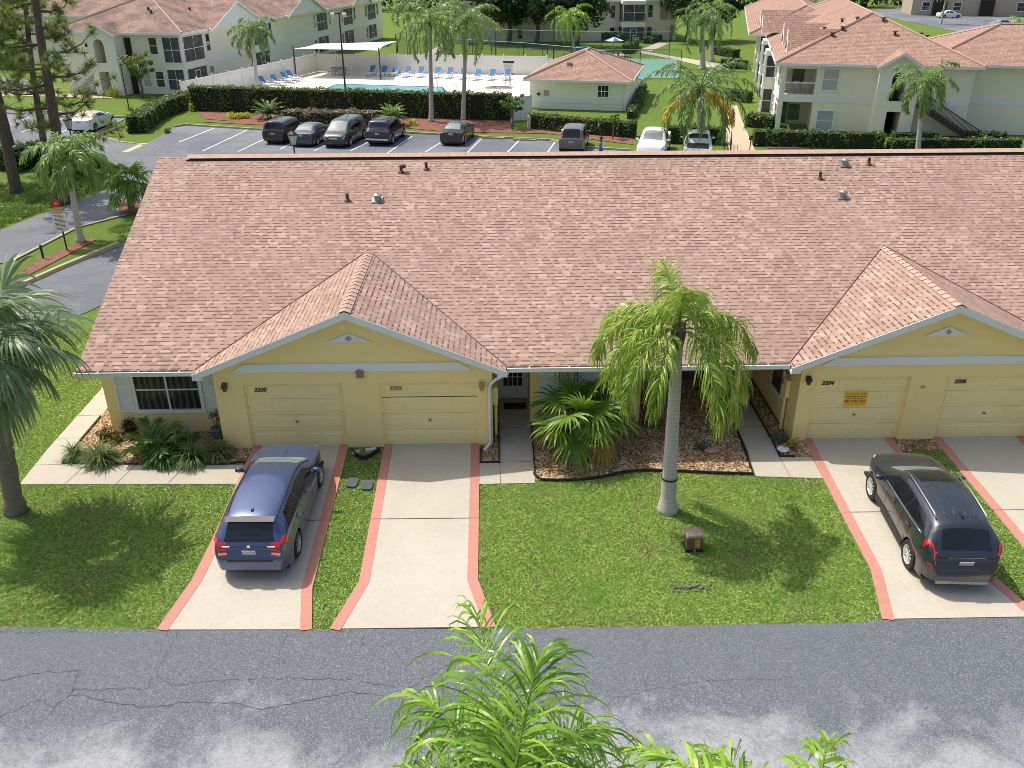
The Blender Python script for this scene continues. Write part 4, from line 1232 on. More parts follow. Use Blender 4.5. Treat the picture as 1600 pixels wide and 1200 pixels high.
def wheel(parent, x, y, r, wd, side, spokes, rimmat, detail):
    m = MB(); n = 28 if detail else 16
    pr = [(r*.66, -wd/2), (r*.93, -wd/2), (r, -wd*.36), (r, wd*.36), (r*.93, wd/2), (r*.66, wd/2), (r*.62, wd*.2)]
    m.lathe(pr, n, (0, 0, 0), 'y')
    t = m.build('wheel', M['tyre'], parent, smooth=False); t.location = (x, y, r)
    k = MB(); yo = side*wd*.40
    k.lathe([(0, side*wd*.1), (r*.64, side*wd*.1)], n, (0, 0, 0), 'y', 1)
    k.lathe([(r*.55, side*wd*.2), (r*.62, side*wd*.47), (r*.68, side*wd*.50), (r*.68, side*wd*.40)], n, (0, 0, 0), 'y')
    for i in range(spokes):
        a = 2*math.pi*i/spokes; d = np.array([math.cos(a), 0, math.sin(a)]); p = np.array([-math.sin(a), 0, math.cos(a)])
        k.obox(d*r*.34+np.array([0, yo, 0]), d, (0, 1, 0), p, r*.56, wd*.08, r*(.9/spokes if spokes > 6 else .16))
    k.lathe([(0, side*wd*.47), (r*.13, side*wd*.46), (r*.14, side*wd*.36)], 10, (0, 0, 0), 'y')
    k.build('rim', [rimmat, M['black']], t)
    return t
def build_car(name, car, pm, label, loc, heading, rx=0.0, glassmat='carglass', detail=True, spokes=5, style='hatch', group=None, win=None, tail=None, head=None, feat=None, cat='car', roofmat=None, rimmat=None, ty=.0):
    """heading 0 = nose towards +Y"""
    root = empty(name, loc, rad(90)-heading, label=label, cat=cat, group=group)
    root.rotation_mode = 'XYZ'
    # tilt along the slope: pitch about the car's own cross axis
    if rx: root.rotation_euler = (Matrix.Rotation(rx, 4, 'X') @ Matrix.Rotation(rad(90)-heading, 4, 'Z')).to_euler()
    L, W = car.L, car.W; f = feat or {}
    nx = 120 if detail else 60
    x = np.unique(np.concatenate([np.linspace(0, L, nx), np.linspace(0, .3, 24 if detail else 10), np.linspace(L-.25, L, 16 if detail else 8)] + [np.linspace(a-car.ra, a+car.ra, 30 if detail else 14) for a in car.axles]))
    s = np.concatenate([np.linspace(0, .5, 11), np.linspace(.5, .75, 6)[1:], np.linspace(.75, 1.25, 15)[1:], np.linspace(1.25, 1.5, 6)[1:], np.linspace(1.5, 2, 11)[1:]])
    X, S = np.meshgrid(x, s, indexing='ij')
    V, F = car.grid(X, S); V = V-np.array([L/2, 0, 0])
    F = F.tolist(); ns = len(s)
    F.append(list(range(ns))); F.append(list(range((len(x)-1)*ns, len(x)*ns))[::-1])
    m = MB(); m.v = [tuple(q) for q in V]; m.f = F; m.mi = [0]*len(F)
    b = m.build('body', M[pm], root, smooth=True)
    u = MB(); hw = W/2-.25
    u.box(-L/2+.12, L/2-.12, -hw, hw, car.zs-.04, .66)
    u.box(-L/2+.2, L/2-.2, -W/2+.1, W/2-.1, car.zs-.02, car.zs+.04)
    u.build('underbody', M['trim'], root)
    for a in car.axles:
        for sd in (1, -1): wheel(root, a-L/2, sd*(W/2-.115), car.wr, .21, sd, spokes, rimmat or M['rim'], detail)
    nu = 14 if detail else 6
    for w in (win or []):
        car.patch(w[0], w[1], M[w[2] if len(w) > 2 else glassmat], root, .005, nu, 8, w[3] if len(w) > 3 else False)
    for nm, c, mt, mir in (tail or []): car.patch(nm, c, M[mt], root, .012, 8, 6, mir)
    for nm, c, mt, mir in (head or []): car.patch(nm, c, M[mt], root, .012, 8, 6, mir)
    if 'mirror' in f:
        mx, mz = f['mirror']
        for sd in (1, -1):
            k = MB(); yb = float(pchip(*car.wplan, mx))*W/2*car.wbelt
            k.lathe([(0, -.12), (.05, -.10), (.075, 0), (.06, .09), (0, .115)], 12, (0, 0, 0), 'y')
            k.v = [(p[0]*.9+mx-L/2, p[1]+sd*(yb+.15), p[2]*1.05+mz) for p in k.v]
            k.box(mx-L/2-.03, mx-L/2+.03, *sorted((sd*(yb-.02), sd*(yb+.08))), mz-.06, mz-.02)
            k.build('mirror', M[pm], root, smooth=True)
    if 'plate' in f:
        px, pz = f['plate']; k = MB(); k.obox((px-L/2, 0, pz), (.97, 0, .2), (0, 1, 0), (-.2, 0, .97), .012, .31, .155); k.build('licence_plate', M['plate'], root)
    for nm, mt, boxes in f.get('boxes', []):
        k = MB()
        for bb in boxes: k.obox((bb[0]-L/2, bb[1], bb[2]), bb[6] if len(bb) > 6 else (1, 0, 0), (0, 1, 0), bb[7] if len(bb) > 7 else (0, 0, 1), bb[3], bb[4], bb[5])
        k.build(nm, M[mt], root)
    for nm, mt, tubes in f.get('tubes', []):
        for tb in tubes:
            k = MB(); k.tube([(q[0]-L/2, q[1], q[2]) for q in tb[0]], tb[1], 7); k.build(nm, M[mt], root, smooth=True)
    return root
def surf_tube(car, pts, r, off=.0):
    q = car.P(np.array([p[0] for p in pts]), np.array([p[1] for p in pts])); q[:, 2] += off
    return ([tuple(a) for a in q], r)
M['p_blue'] = paint('blue_paint', (.055, .085, .19), .45, .28)
M['p_char'] = paint('charcoal_paint', (.034, .041, .055), .45, .26)
M['p_brown'] = paint('dark_brown_paint', (.028, .022, .022), .4)
M['p_grey'] = paint('slate_paint', (.06, .065, .09), .4)
M['p_green'] = paint('dark_green_paint', (.022, .032, .028), .3)
M['p_navy'] = paint('navy_paint', (.022, .025, .04), .4)
M['p_black'] = paint('black_paint', (.014, .016, .018), .3)
M['p_taupe'] = paint('taupe_paint', (.12, .115, .11), .45)
M['p_white'] = paint('white_car_paint', (.78, .79, .80), .05)
M['p_ltblue'] = paint('pale_blue_paint', (.25, .34, .40), .4)
M['softtop'] = plain('tan_softtop', (.52, .38, .26), .85, bump=.2)
M['spoiler'] = plain('spoiler_lip', (.17, .155, .155), .8)
M['rim_bright'] = plain('bright_alloy', (.72, .72, .72), .3, .7, var=.05)

# ---- the blue hatchback on the first driveway
cal = Car(4.72, 1.80,
    top=[(0, .64), (.03, .70), (.06, .86), (.10, .97), (.14, 1.03), (.30, 1.22), (.50, 1.42), (.60, 1.465), (.9, 1.50), (1.5, 1.525), (2.1, 1.50), (2.6, 1.43), (2.85, 1.37), (3.2, 1.20), (3.56, 1.035), (3.7, 1.01), (4.1, .95), (4.45, .86), (4.62, .74), (4.72, .60)],
    belt=[(0, .62), (.05, .80), (.12, .98), (.3, 1.04), (1.2, 1.02), (2.6, .98), (3.5, .97), (4.2, .86), (4.55, .72), (4.72, .55)],
    wroof=[(0, .80), (.1, .80), (.3, .72), (.6, .64), (1.5, .67), (2.5, .66), (3.0, .71), (3.5, .78), (4.2, .74), (4.72, .5)],
    wplan=[(0, .76), (.05, .84), (.15, .92), (.4, .975), (.8, 1.0), (2.4, 1.0), (3.7, .99), (4.15, .93), (4.5, .80), (4.66, .64), (4.72, .52)],
    axles=[.93, 3.72], wr=.33, zs=.22, zmid=.68)
calr = build_car('hatchback', cal, 'p_blue', 'dark blue hatchback with red tail lamps on the leftmost concrete driveway', (1.40, -3.22, gz(-3.22)+.025), rad(1.2), rx=math.atan(SLOPE), spokes=7,
    win=[('rear_window', [(.145, .80), (.145, 1.20), (.46, 1.215), (.46, .785)]),
         ('windscreen', [(2.86, .785), (2.86, 1.215), (3.55, 1.22), (3.55, .78)], 'carglass_light'),
         ('side_window', [(.62, .53), (1.62, .52), (1.58, .70), (.85, .695)], 'carglass', True),
         ('side_window', [(1.68, .52), (2.62, .52), (2.52, .70), (1.64, .70)], 'carglass', True),
         ('side_window', [(2.66, .52), (3.3, .515), (2.8, .68), (2.56, .70)], 'carglass', True)],
    tail=[('tail_lamp', [(.036, .825), (.036, .73), (.16, .73), (.15, .825)], 'tail', True), ('tail_lamp', [(.036, .73), (.30, .36), (.44, .50), (.16, .73)], 'tail', True), ('reversing_lamp', [(.037, .82), (.037, .71), (.052, .71), (.052, .82)], 'tail_clear', True)],
    head=[('headlight', [(4.36, .72), (4.60, .72), (4.60, .55), (4.30, .52)], 'headlens', True)],
    feat=dict(mirror=(3.0, 1.02), plate=(.035, .80),
        boxes=[('spoiler', 'spoiler', [(.47, 0, 1.43, .16, 1.12, .014, (.97, 0, .22), (-.22, 0, .97))]),
               ('antenna_base', 'trim', [(.74, 0, 1.50, .09, .05, .03)]),
               ('bumper_recess', 'trim', [(.012, 0, .60, .05, 1.05, .06)]),
               ('badge', 'chrome', [(.075, 0, .955, .02, .07, .05), (.075, .52, .95, .02, .17, .022), (.075, -.52, .95, .02, .17, .022)]),
               ('door_handle', 'p_blue', [(1.28, .885, .93, .16, .04, .03), (2.25, .885, .92, .16, .04, .03), (1.28, -.885, .93, .16, .04, .03), (2.25, -.885, .92, .16, .04, .03)]),
               ('wiper', 'trim', [(.20, .12, 1.105, .02, .42, .014, (.75, 0, .66), (-.66, 0, .75))])],
        tubes=[('roof_gutter', 'trim', [surf_tube(cal, [(x, sd) for x in np.linspace(.55, 3.4, 14)], .012, .004) for sd in (.75, 1.25)]),
               ('panel_seam', 'trim', [surf_tube(cal, [(x, 1.0) for x in (3.56, 4.0, 4.5)], .006, .0)]),
               ('body_seam', 'trim', [surf_tube(cal, [(1.63, q) for q in np.linspace(.12, .5, 6)], .005) , surf_tube(cal, [(1.63, 2-q) for q in np.linspace(.12, .5, 6)], .005), surf_tube(cal, [(2.66, q) for q in np.linspace(.12, .5, 6)], .005), surf_tube(cal, [(2.66, 2-q) for q in np.linspace(.12, .5, 6)], .005)])]))
# ---- the charcoal crossover on the third driveway
enc = Car(4.55, 1.82,
    top=[(0, .62), (.03, .70), (.07, .92), (.12, 1.04), (.18, 1.10), (.34, 1.30), (.52, 1.50), (.62, 1.555), (.9, 1.60), (1.6, 1.63), (2.2, 1.60), (2.65, 1.51), (3.1, 1.28), (3.42, 1.13), (3.55, 1.105), (4.0, 1.05), (4.3, .95), (4.45, .82), (4.55, .64)],
    belt=[(0, .60), (.06, .88), (.13, 1.05), (.35, 1.18), (.8, 1.16), (1.6, 1.08), (2.6, 1.04), (3.4, 1.03), (4.1, .93), (4.4, .78), (4.55, .58)],
    wroof=[(0, .80), (.1, .80), (.3, .72), (.6, .64), (1.5, .67), (2.4, .66), (2.9, .71), (3.4, .80), (4.1, .76), (4.55, .55)],
    wplan=[(0, .66), (.05, .77), (.14, .87), (.35, .955), (.75, 1.0), (2.4, .985), (3.5, 1.0), (3.95, .94), (4.3, .80), (4.48, .62), (4.55, .46)],
    axles=[.92, 3.60], wr=.35, zs=.26, zmid=.72)
build_car('crossover', enc, 'p_char', 'charcoal crossover with silver roof rails and sunroof parked on a pink edged driveway', (17.58, -4.10, gz(-4.10)+.025), rad(3.2), rx=math.atan(SLOPE), spokes=10, rimmat=M['rim_bright'],
    win=[('rear_window', [(.19, .80), (.19, 1.20), (.50, 1.215), (.50, .785)]),
         ('windscreen', [(2.86, .785), (2.86, 1.215), (3.40, 1.2), (3.40, .80)], 'carglass_light'),
         ('sunroof', [(2.12, .83), (2.12, 1.17), (2.72, 1.17), (2.72, .83)], 'carglass'),
         ('side_window', [(.68, .57), (1.68, .53), (1.62, .70), (.98, .695)], 'carglass', True),
         ('side_window', [(1.75, .53), (2.60, .52), (2.48, .70), (1.69, .70)], 'carglass', True),
         ('side_window', [(2.64, .52), (3.16, .515), (2.84, .66), (2.52, .70)], 'carglass', True)],
    tail=[('tail_lamp', [(.062, .74), (.40, .40), (.46, .50), (.15, .775)], 'tail', True), ('reversing_lamp', [(.05, .68), (.13, .54), (.16, .56), (.07, .72)], 'tail_clear', True), ('rear_reflector', [(.02, .30), (.16, .26), (.16, .30), (.02, .36)], 'tail', True)],
    head=[('headlight', [(4.10, .70), (4.40, .70), (4.36, .54), (4.0, .50)], 'headlens', True)],
    feat=dict(mirror=(2.98, 1.08), plate=(.048, .82),
        boxes=[('skid_plate', 'grey_metal', [(.03, 0, .33, .06, 1.15, .09)]), ('chrome_bar', 'chrome', [(.10, 0, .965, .03, .82, .022)]),
               ('antenna', 'trim', [(.80, 0, 1.625, .16, .04, .05)]),
               ('wiper', 'trim', [(.24, .0, 1.165, .02, .36, .014, (.7, 0, .7), (-.7, 0, .7))]),
               ('door_handle', 'p_char', [(1.25, .905, 1.0, .18, .04, .035), (2.22, .905, .98, .18, .04, .035), (1.25, -.905, 1.0, .18, .04, .035), (2.22, -.905, .98, .18, .04, .035)]),
               ('side_cladding', 'trim', [(2.26, .885, .36, 1.85, .05, .14)]), ('side_cladding', 'trim', [(2.26, -.885, .36, 1.85, .05, .14)])],
        tubes=[('roof_rail', 'chrome', [([(.75, sd*.57, 1.555), (.85, sd*.57, 1.605), (1.7, sd*.585, 1.635), (2.35, sd*.575, 1.60), (2.5, sd*.57, 1.56)], .022) for sd in (1, -1)]),
               ('window_trim', 'chrome', [surf_tube(enc, [(x, .515 if sd else 1.485) for x in np.linspace(.66, 3.1, 12)], .011) for sd in (1, 0)]),
               ('roof_rib', 'p_char', [surf_tube(enc, [(x, q) for x in np.linspace(.75, 1.95, 6)], .008, .004) for q in (.86, .95, 1.05, 1.14)]),
               ('body_seam', 'trim', [surf_tube(enc, [(xx, q) for q in np.linspace(.15, .5, 6)], .005) for xx in (1.70, 2.66)] + [surf_tube(enc, [(xx, 2-q) for q in np.linspace(.15, .5, 6)], .005) for xx in (1.70, 2.66)])]))
k = MB(); k.lathe([(0, 0), (.045, .004), (.05, .015), (0, .02)], 14, (0, 0, 0), 'x')
# generic shapes for the parked cars behind the terrace
def suv(L=4.5, W=1.82, H=1.72, boxy=0.0):
    return Car(L, W, top=[(0, .60), (.03, .72), (.08, 1.0), (.14, 1.08), (.25+.1*(1-boxy), 1.30), (.42+.2*(1-boxy), H-.06), (.9, H-.02), (1.8, H), (2.6, H-.03), (2.9, H-.14), (3.3, 1.22), (3.5, 1.10), (4.0*L/4.5, 1.04), (L-.2, .92), (L, .62)],
        belt=[(0, .58), (.08, .95), (.3, 1.06), (2.5, 1.03), (3.4, 1.02), (L-.3, .85), (L, .56)],
        wroof=[(0, .86), (.3, .8), (.8, .76), (2.5, .76), (3.3, .8), (L-.3, .76), (L, .6)],
        wplan=[(0, .88), (.1, .95), (.5, 1.0), (3.5, 1.0), (L-.3, .92), (L, .70)], axles=[.95, L-.92], wr=.36, zs=.28, zmid=.72)
def sedan(L=4.7, W=1.80, H=1.44):
    return Car(L, W, top=[(0, .62), (.03, .72), (.07, .92), (.12, 1.0), (.55, 1.05), (.75, 1.10), (1.15, 1.33), (1.45, H-.02), (2.1, H), (2.5, H-.03), (2.9, 1.27), (3.4, 1.0), (3.6, .97), (4.2, .90), (L-.15, .78), (L, .58)],
        belt=[(0, .6), (.08, .9), (.5, .98), (1.2, .98), (3.3, .94), (4.2, .84), (L, .54)],
        wroof=[(0, .84), (.5, .82), (1.1, .70), (1.6, .68), (2.4, .68), (3.3, .78), (4.2, .76), (L, .6)],
        wplan=[(0, .84), (.1, .93), (.4, .98), (3.6, 1.0), (L-.35, .90), (L, .66)], axles=[.98, L-.92], wr=.32, zs=.2, zmid=.64)
def van(L=4.9, W=1.92, H=1.76):
    return Car(L, W, top=[(0, .60), (.03, .74), (.08, 1.05), (.14, 1.15), (.35, 1.55), (.5, H-.05), (1.0, H), (2.6, H), (3.1, H-.06), (3.5, 1.48), (4.0, 1.15), (4.15, 1.08), (4.5, .98), (L-.15, .84), (L, .60)],
        belt=[(0, .58), (.1, 1.0), (.4, 1.06), (3.0, 1.0), (4.0, .98), (4.5, .86), (L, .56)],
        wroof=[(0, .86), (.4, .76), (1.0, .72), (2.8, .72), (3.5, .76), (4.1, .82), (L-.2, .74), (L, .6)],
        wplan=[(0, .88), (.1, .95), (.5, 1.0), (3.8, 1.0), (L-.4, .92), (L, .70)], axles=[.95, L-.98], wr=.34, zs=.24, zmid=.70)
WIN_SUV = lambda L: [('rear_window', [(.15, .79), (.15, 1.21), (.50, 1.2), (.50, .80)]), ('windscreen', [(2.95, .79), (2.95, 1.21), (3.46, 1.2), (3.46, .80)], 'carglass_light'),
    ('side_window', [(.45, .53), (1.05, .53), (1.05, .71), (.62, .71)], 'carglass', True), ('side_window', [(1.12, .53), (1.92, .53), (1.90, .71), (1.12, .71)], 'carglass', True), ('side_window', [(2.0, .53), (3.2, .515), (2.86, .70), (1.98, .71)], 'carglass', True)]
WIN_SED = [('rear_window', [(.74, .80), (.74, 1.20), (1.38, 1.2), (1.38, .80)], 'carglass_light'), ('windscreen', [(2.62, .79), (2.62, 1.21), (3.38, 1.2), (3.38, .80)], 'carglass_light'),
    ('side_window', [(1.0, .54), (1.85, .53), (1.82, .71), (1.42, .70)], 'carglass', True), ('side_window', [(1.92, .53), (3.0, .52), (2.55, .70), (1.9, .71)], 'carglass', True)]
WIN_VAN = [('rear_window', [(.17, .79), (.17, 1.21), (.46, 1.2), (.46, .80)]), ('windscreen', [(3.2, .79), (3.2, 1.21), (4.0, 1.2), (4.0, .80)], 'carglass_light'),
    ('side_window', [(.4, .53), (1.4, .53), (1.4, .71), (.55, .71)], 'carglass', True), ('side_window', [(1.48, .53), (2.5, .53), (2.5, .71), (1.48, .71)], 'carglass', True), ('side_window', [(2.58, .53), (3.75, .515), (3.1, .70), (2.56, .71)], 'carglass', True)]
TAIL_TALL = [('tail_lamp', [(.05, .62), (.26, .42), (.22, .54), (.14, .78)], 'tail', True)]
TAIL_LOW = [('tail_lamp', [(.03, .72), (.30, .42), (.30, .52), (.07, .79)], 'tail', True)]
HEAD = lambda L: [('headlight', [(L-.34, .72), (L-.08, .72), (L-.08, .55), (L-.36, .50)], 'headlens', True)]
LOT = rad(11.4)
def rec(L, H, plate=.78): return dict(mirror=(3.05, 1.05), plate=(.035, plate))
PG = 'cars parked in the rear lot'
c = suv(4.2, 1.80, 1.66, 1.0)
build_car('parked_car', c, 'p_brown', 'boxy dark brown car with pale roof sheen parked first in the row behind the roof', (*gp(446, 218), .0), LOT, detail=False, win=WIN_SUV(4.2), tail=TAIL_TALL, head=HEAD(4.2), feat=rec(4.2, 1.66), group=PG)
c = sedan(4.6)
build_car('parked_car', c, 'p_grey', 'slate grey saloon parked between the boxy brown car and the minivan', (*gp(490, 221), .0), LOT, detail=False, win=WIN_SED, tail=TAIL_LOW, head=HEAD(4.6), feat=rec(4.6, 1.44, .84), group=PG)
c = van()
build_car('parked_car', c, 'p_green', 'dark green minivan parked nose out with sun glinting off its windscreen', (*gp(540, 222), .0), LOT+math.pi, detail=False, win=WIN_VAN, tail=TAIL_TALL, head=HEAD(4.9), feat=dict(mirror=(3.9, 1.06), plate=(4.87, .5), boxes=[('grille', 'chrome', [(4.84, 0, .70, .06, .62, .10)])]), group=PG)
c = suv(4.7, 1.86, 1.76)
build_car('parked_car', c, 'p_navy', 'dark navy SUV with roof bars and chrome rear bumper', (*gp(605, 219), .0), LOT, detail=False, win=WIN_SUV(4.7), tail=TAIL_TALL, head=HEAD(4.7), group=PG,
    feat=dict(mirror=(3.05, 1.08), plate=(.04, .86), boxes=[('rear_bumper', 'chrome', [(.0, 0, .50, .12, 1.66, .12)])], tubes=[('roof_rail', 'trim', [([(.8, s*.62, 1.74), (1.0, s*.62, 1.80), (2.4, s*.62, 1.80), (2.6, s*.62, 1.72)], .03) for s in (1, -1)]), ('roof_crossbar', 'trim', [([(q, -.62, 1.80), (q, .62, 1.80)], .025) for q in (1.2, 2.1)])]))
c = sedan(4.65, 1.78)
build_car('parked_car', c, 'p_black', 'small black saloon with bright red tail lamps parked alone', (*gp(716, 219), .0), LOT, detail=False, win=WIN_SED, tail=TAIL_LOW, head=HEAD(4.65), feat=rec(4.65, 1.44, .84), group=PG)
c = suv(4.4, 1.80, 1.70, .6)
build_car('parked_car', c, 'p_taupe', 'grey brown crossover with tall red tail lamps near the standing person', (*gp(897, 231), .0), LOT, detail=False, win=WIN_SUV(4.4), tail=[('tail_lamp', [(.05, .62), (.20, .44), (.42, .70), (.34, .78)], 'tail', True)], head=HEAD(4.4), feat=rec(4.4, 1.7), group=PG)
def pickup(label, loc, heading):
    c = Car(5.5, 1.95, top=[(0, .70), (.03, .85), (.06, 1.08), (.1, 1.12), (1.9, 1.13), (2.0, 1.2), (2.08, 1.6), (2.3, 1.76), (3.2, 1.78), (3.5, 1.66), (4.0, 1.22), (4.15, 1.14), (5.0, 1.06), (5.3, .98), (5.5, .66)],
        belt=[(0, .68), (.1, 1.08), (2.0, 1.10), (4.0, 1.06), (5.2, .92), (5.5, .6)], wroof=[(0, .9), (1.9, .9), (2.1, .76), (2.4, .74), (3.3, .74), (4.1, .84), (5.2, .8), (5.5, .7)],
        wplan=[(0, .94), (.1, .97), (.5, 1.0), (4.6, 1.0), (5.2, .95), (5.5, .82)], axles=[1.1, 4.45], wr=.38, zs=.34, zmid=.76)
    r = build_car('pickup_truck', c, 'p_white', label, loc, heading, detail=False, cat='pickup truck', group=PG,
        win=[('rear_window', [(2.04, .79), (2.04, 1.21), (2.18, 1.2), (2.18, .80)]), ('windscreen', [(3.42, .79), (3.42, 1.21), (4.02, 1.2), (4.02, .80)], 'carglass_light'), ('side_window', [(2.2, .53), (2.85, .53), (2.85, .71), (2.32, .71)], 'carglass', True), ('side_window', [(2.92, .53), (3.8, .515), (3.4, .70), (2.9, .71)], 'carglass', True), ('load_bed', [(.12, .80), (.12, 1.2), (1.88, 1.2), (1.88, .80)], 'trim')],
        tail=TAIL_TALL, head=HEAD(5.5), feat=dict(mirror=(3.75, 1.15), boxes=[('front_bumper', 'chrome', [(5.47, 0, .55, .1, 1.6, .16)])]))
    return r
pickup('white pickup truck facing the terrace with pale blue windscreen', (*gp(1021, 240), .0), LOT+math.pi+rad(4))
pickup('white pickup truck half hidden behind the big palm and its yellow fronds', (*gp(1088, 246), .0), LOT)
c = sedan(4.8, 1.82, 1.38)
build_car('convertible', c, 'p_white', 'white convertible with closed tan soft top parked beside the grass tip', (*gp(148, 200), .0), rad(-1.5)+rad(6), detail=True, win=[('soft_top', [(.72, .775), (.72, 1.225), (2.62, 1.225), (2.62, .775)], 'softtop'), ('soft_top', [(.9, .53), (1.7, .52), (1.62, .76), (1.25, .76)], 'softtop', True), ('rear_window', [(.80, .86), (.80, 1.14), (1.18, 1.13), (1.18, .87)], 'carglass_light'), ('windscreen', [(2.66, .79), (2.66, 1.21), (3.38, 1.2), (3.38, .80)], 'carglass_light'), ('side_window', [(1.74, .53), (3.0, .52), (2.55, .70), (1.66, .71)], 'carglass', True)], tail=TAIL_LOW, head=HEAD(4.8), feat=rec(4.8, 1.38, .84), spokes=5, cat='convertible')
c = sedan(4.7)
build_car('parked_car', c, 'p_ltblue', 'pale blue grey saloon in the far car park beyond the roofs', (*gp(1566, 44), .0), rad(80), detail=False, win=WIN_SED, tail=TAIL_LOW, head=HEAD(4.7), feat=rec(4.7, 1.44))
c = sedan(4.7)
build_car('parked_car', c, 'p_white', 'white car glimpsed behind a palm in the far car park', (*gp(1482, 28), .0), rad(85), detail=False, win=WIN_SED, tail=TAIL_LOW, head=HEAD(4.7), feat=rec(4.7, 1.44))
# ================================================================ planting and objects round the front yards
def cf(lst, **k): return [dict(f, **k) for f in lst]
D = math.radians
# queen palm on the lawn
bx, by = gsl(1043, 797)
fr = [dict(az=D(100), e0=1.45, e1=.15, L=1.9), dict(az=D(60), e0=1.25, e1=-1.0, L=2.3), dict(az=D(150), e0=1.15, e1=-1.35, L=2.5), dict(az=D(172), e0=.95, e1=-1.5, L=2.6),
      dict(az=D(200), e0=.75, e1=-1.5, L=2.5), dict(az=D(222), e0=.35, e1=-1.5, L=2.6), dict(az=D(243), e0=.15, e1=-1.5, L=2.4), dict(az=D(192), e0=.15, e1=-1.5, L=2.3), dict(az=D(292), e0=.25, e1=-1.5, L=2.9),
      dict(az=D(318), e0=.05, e1=-1.5, L=2.7), dict(az=D(340), e0=.3, e1=-1.5, L=2.5), dict(az=D(5), e0=1.05, e1=-1.5, L=2.6), dict(az=D(28), e0=.8, e1=-1.5, L=2.3), dict(az=D(125), e0=.6, e1=-1.5, L=2.3), dict(az=D(265), e0=1.35, e1=.9, L=1.2)]
pm = palm('queen_palm', (bx, by, gz(by)-.03), 5.1, (-.12, .05), .185, .12, cf(fr, n=80, ll=.84, w=.033, g=1.5, plume=.65, segs=5, rr=.03, pw=.72), 'queen palm with drooping bright green fronds rising from the middle lawn', frmat='frond', seed=11, bulge=1.5)
m = MB(); m.lathe([(.205, 1.0), (.212, 1.0), (.212, 1.045), (.205, 1.045)], 16, (-.02, .01, 0)); m.build('trunk_band', M['black'], pm)
# two palms on the near side of the street, tops only
fr = [dict(az=D(a), e0=e0, e1=e1, L=L) for a, e0, e1, L in ((101, 1.05, .0, 1.75), (70, 1.35, .5, 1.3), (128, 1.0, -.6, 1.4), (160, .9, -1.1, 1.15), (48, .95, -.9, 1.25), (20, .8, -1.2, 1.05), (190, .7, -1.3, 1.2), (95, .5, -1.1, 1.5), (330, .7, -1.2, 1.8), (270, .9, -.9, 1.8), (240, .6, -1.1, 1.8))]
palm('street_palm', (7.12, -17.1, gz(-9)), 7.0, (0, 0), .19, .11, cf(fr, n=56, ll=.95, w=.024, segs=6, g=1.1, plume=.7, rr=.02, pw=1.0), 'feathery green palm crown at the bottom edge in the street foreground', frmat='frond_near', seed=5)
fr = crown_fronds(np.random.default_rng(8), 12, 2.3, 44, .62, .042, 1.35, .0)
palm('street_palm', (9.62, -16.95, gz(-9)), 5.6, (0, 0), .18, .11, cf(fr, segs=5, g=.7, plume=.45, rr=.03, pw=1.15), 'palm at the bottom right corner of which only leaf tips show', frmat='frond_near', seed=6)
# cabbage palm at the left edge
fanpalm('cabbage_palm', (-5.45, -2.78, gz(-2.8)-.05), 4.65, (.45, .0), .23, .20, 34, 'grey green cabbage palm with leaning trunk at the left edge', seed=4, pet=1.0, Rl=1.2, seg=34, spread=4.4, droop=.85, top=1.35, low=-.65, dead=6, costa=.45)
# fan palm in the middle bed
fx, fy = gp(903, 700, 0)
fanpalm('fan_palm', (fx, fy, -.02), .8, (0, 0), .16, .14, 20, 'young fan palm with some yellowed leaves in the mulch bed below the shuttered window', mat='fan', seed=9, pet=.95, Rl=1.0, seg=26, spread=4.2, droop=.38, top=1.45, low=-.15, dead=4, ymat='fan_yellow', yfrac=.22)
# left bed
def at(u, v): return (*gsl(u, v), gz(gsl(u, v)[1]))
def atz(u, v):
    x, y = gsl(u, v); return (x, y, gz(y))
bush('croton_bush', atz(172, 688), .42, .36, .55, 'croton', 'orange and green croton beside the walk at the wall corner', 520, .07, 3, asp=.35)
bush('croton_bush', atz(205, 680), .34, .32, .62, 'croton_dark', 'dark bronze croton under the left edge of the curtained window', 480, .065, 4, asp=.35)
R_ = np.random.default_rng(2)
sagoL = empty('coontie', atz(250, 705), label='broad dark green coontie with long stiff fronds in the front bed', cat='cycad')
G = NP()
for i in range(20):
    q = (i+.5)/20; e0 = 1.3-1.0*q
    (V, F), (sv, sf) = frond(R_, 1.0*R_.uniform(.8, 1.1), e0, e0-.9, 15, .42, .085, .35, .12, .14, 3, lift=.2, rr=.015)
    G.add(rotz(V, i*2.399), F); G.add(rotz(sv, i*2.399), sf)
G.build('foliage', M['frond_far'], sagoL)
for i, (u, v, L, n, lab) in enumerate([(120, 716, .55, 130, 'small strap leaf clump at the bed corner beside the side walk'), (160, 722, .72, 240, 'big dark strap leaf clump spilling over the black edging'), (258, 722, .6, 160, 'broad leaved bright clump in front of the coontie'), (302, 722, .68, 210, 'streaky strap leaf clump in the middle of the front bed'), (342, 714, .62, 170, 'strap leaf clump nearest the blue hatchback')]):
    rosette('liriope_clump', atz(u, v), int(n*1.8), L*1.25, .026 if i != 2 else .055, 'liriope' if i != 2 else 'shrub', lab, seed=20+i, e=(1.45, .35), g=.95, group='strap leaf clumps in the front bed')
m = MB()
for k, (dx, hh, lx) in enumerate([(-.10, .5, -.12), (0, .52, -.02), (.05, .55, .01)]):
    m.tube([(dx, 0, 0), (dx+lx*.6, .01, hh*.8), (dx+lx, .02, hh)], .014, 6)
o = m.build('plant_stakes', M['white']); o.location = (gp(305, 672)[0], .78, 0); tag(o, 'thin white stakes standing by the wall under the window', 'plant stakes')
pt = empty('potted_plant', (gp(346, 678)[0]-.02, .62, .0), label='spindly plant in a blue glazed pot against the garage pier', cat='potted plant')
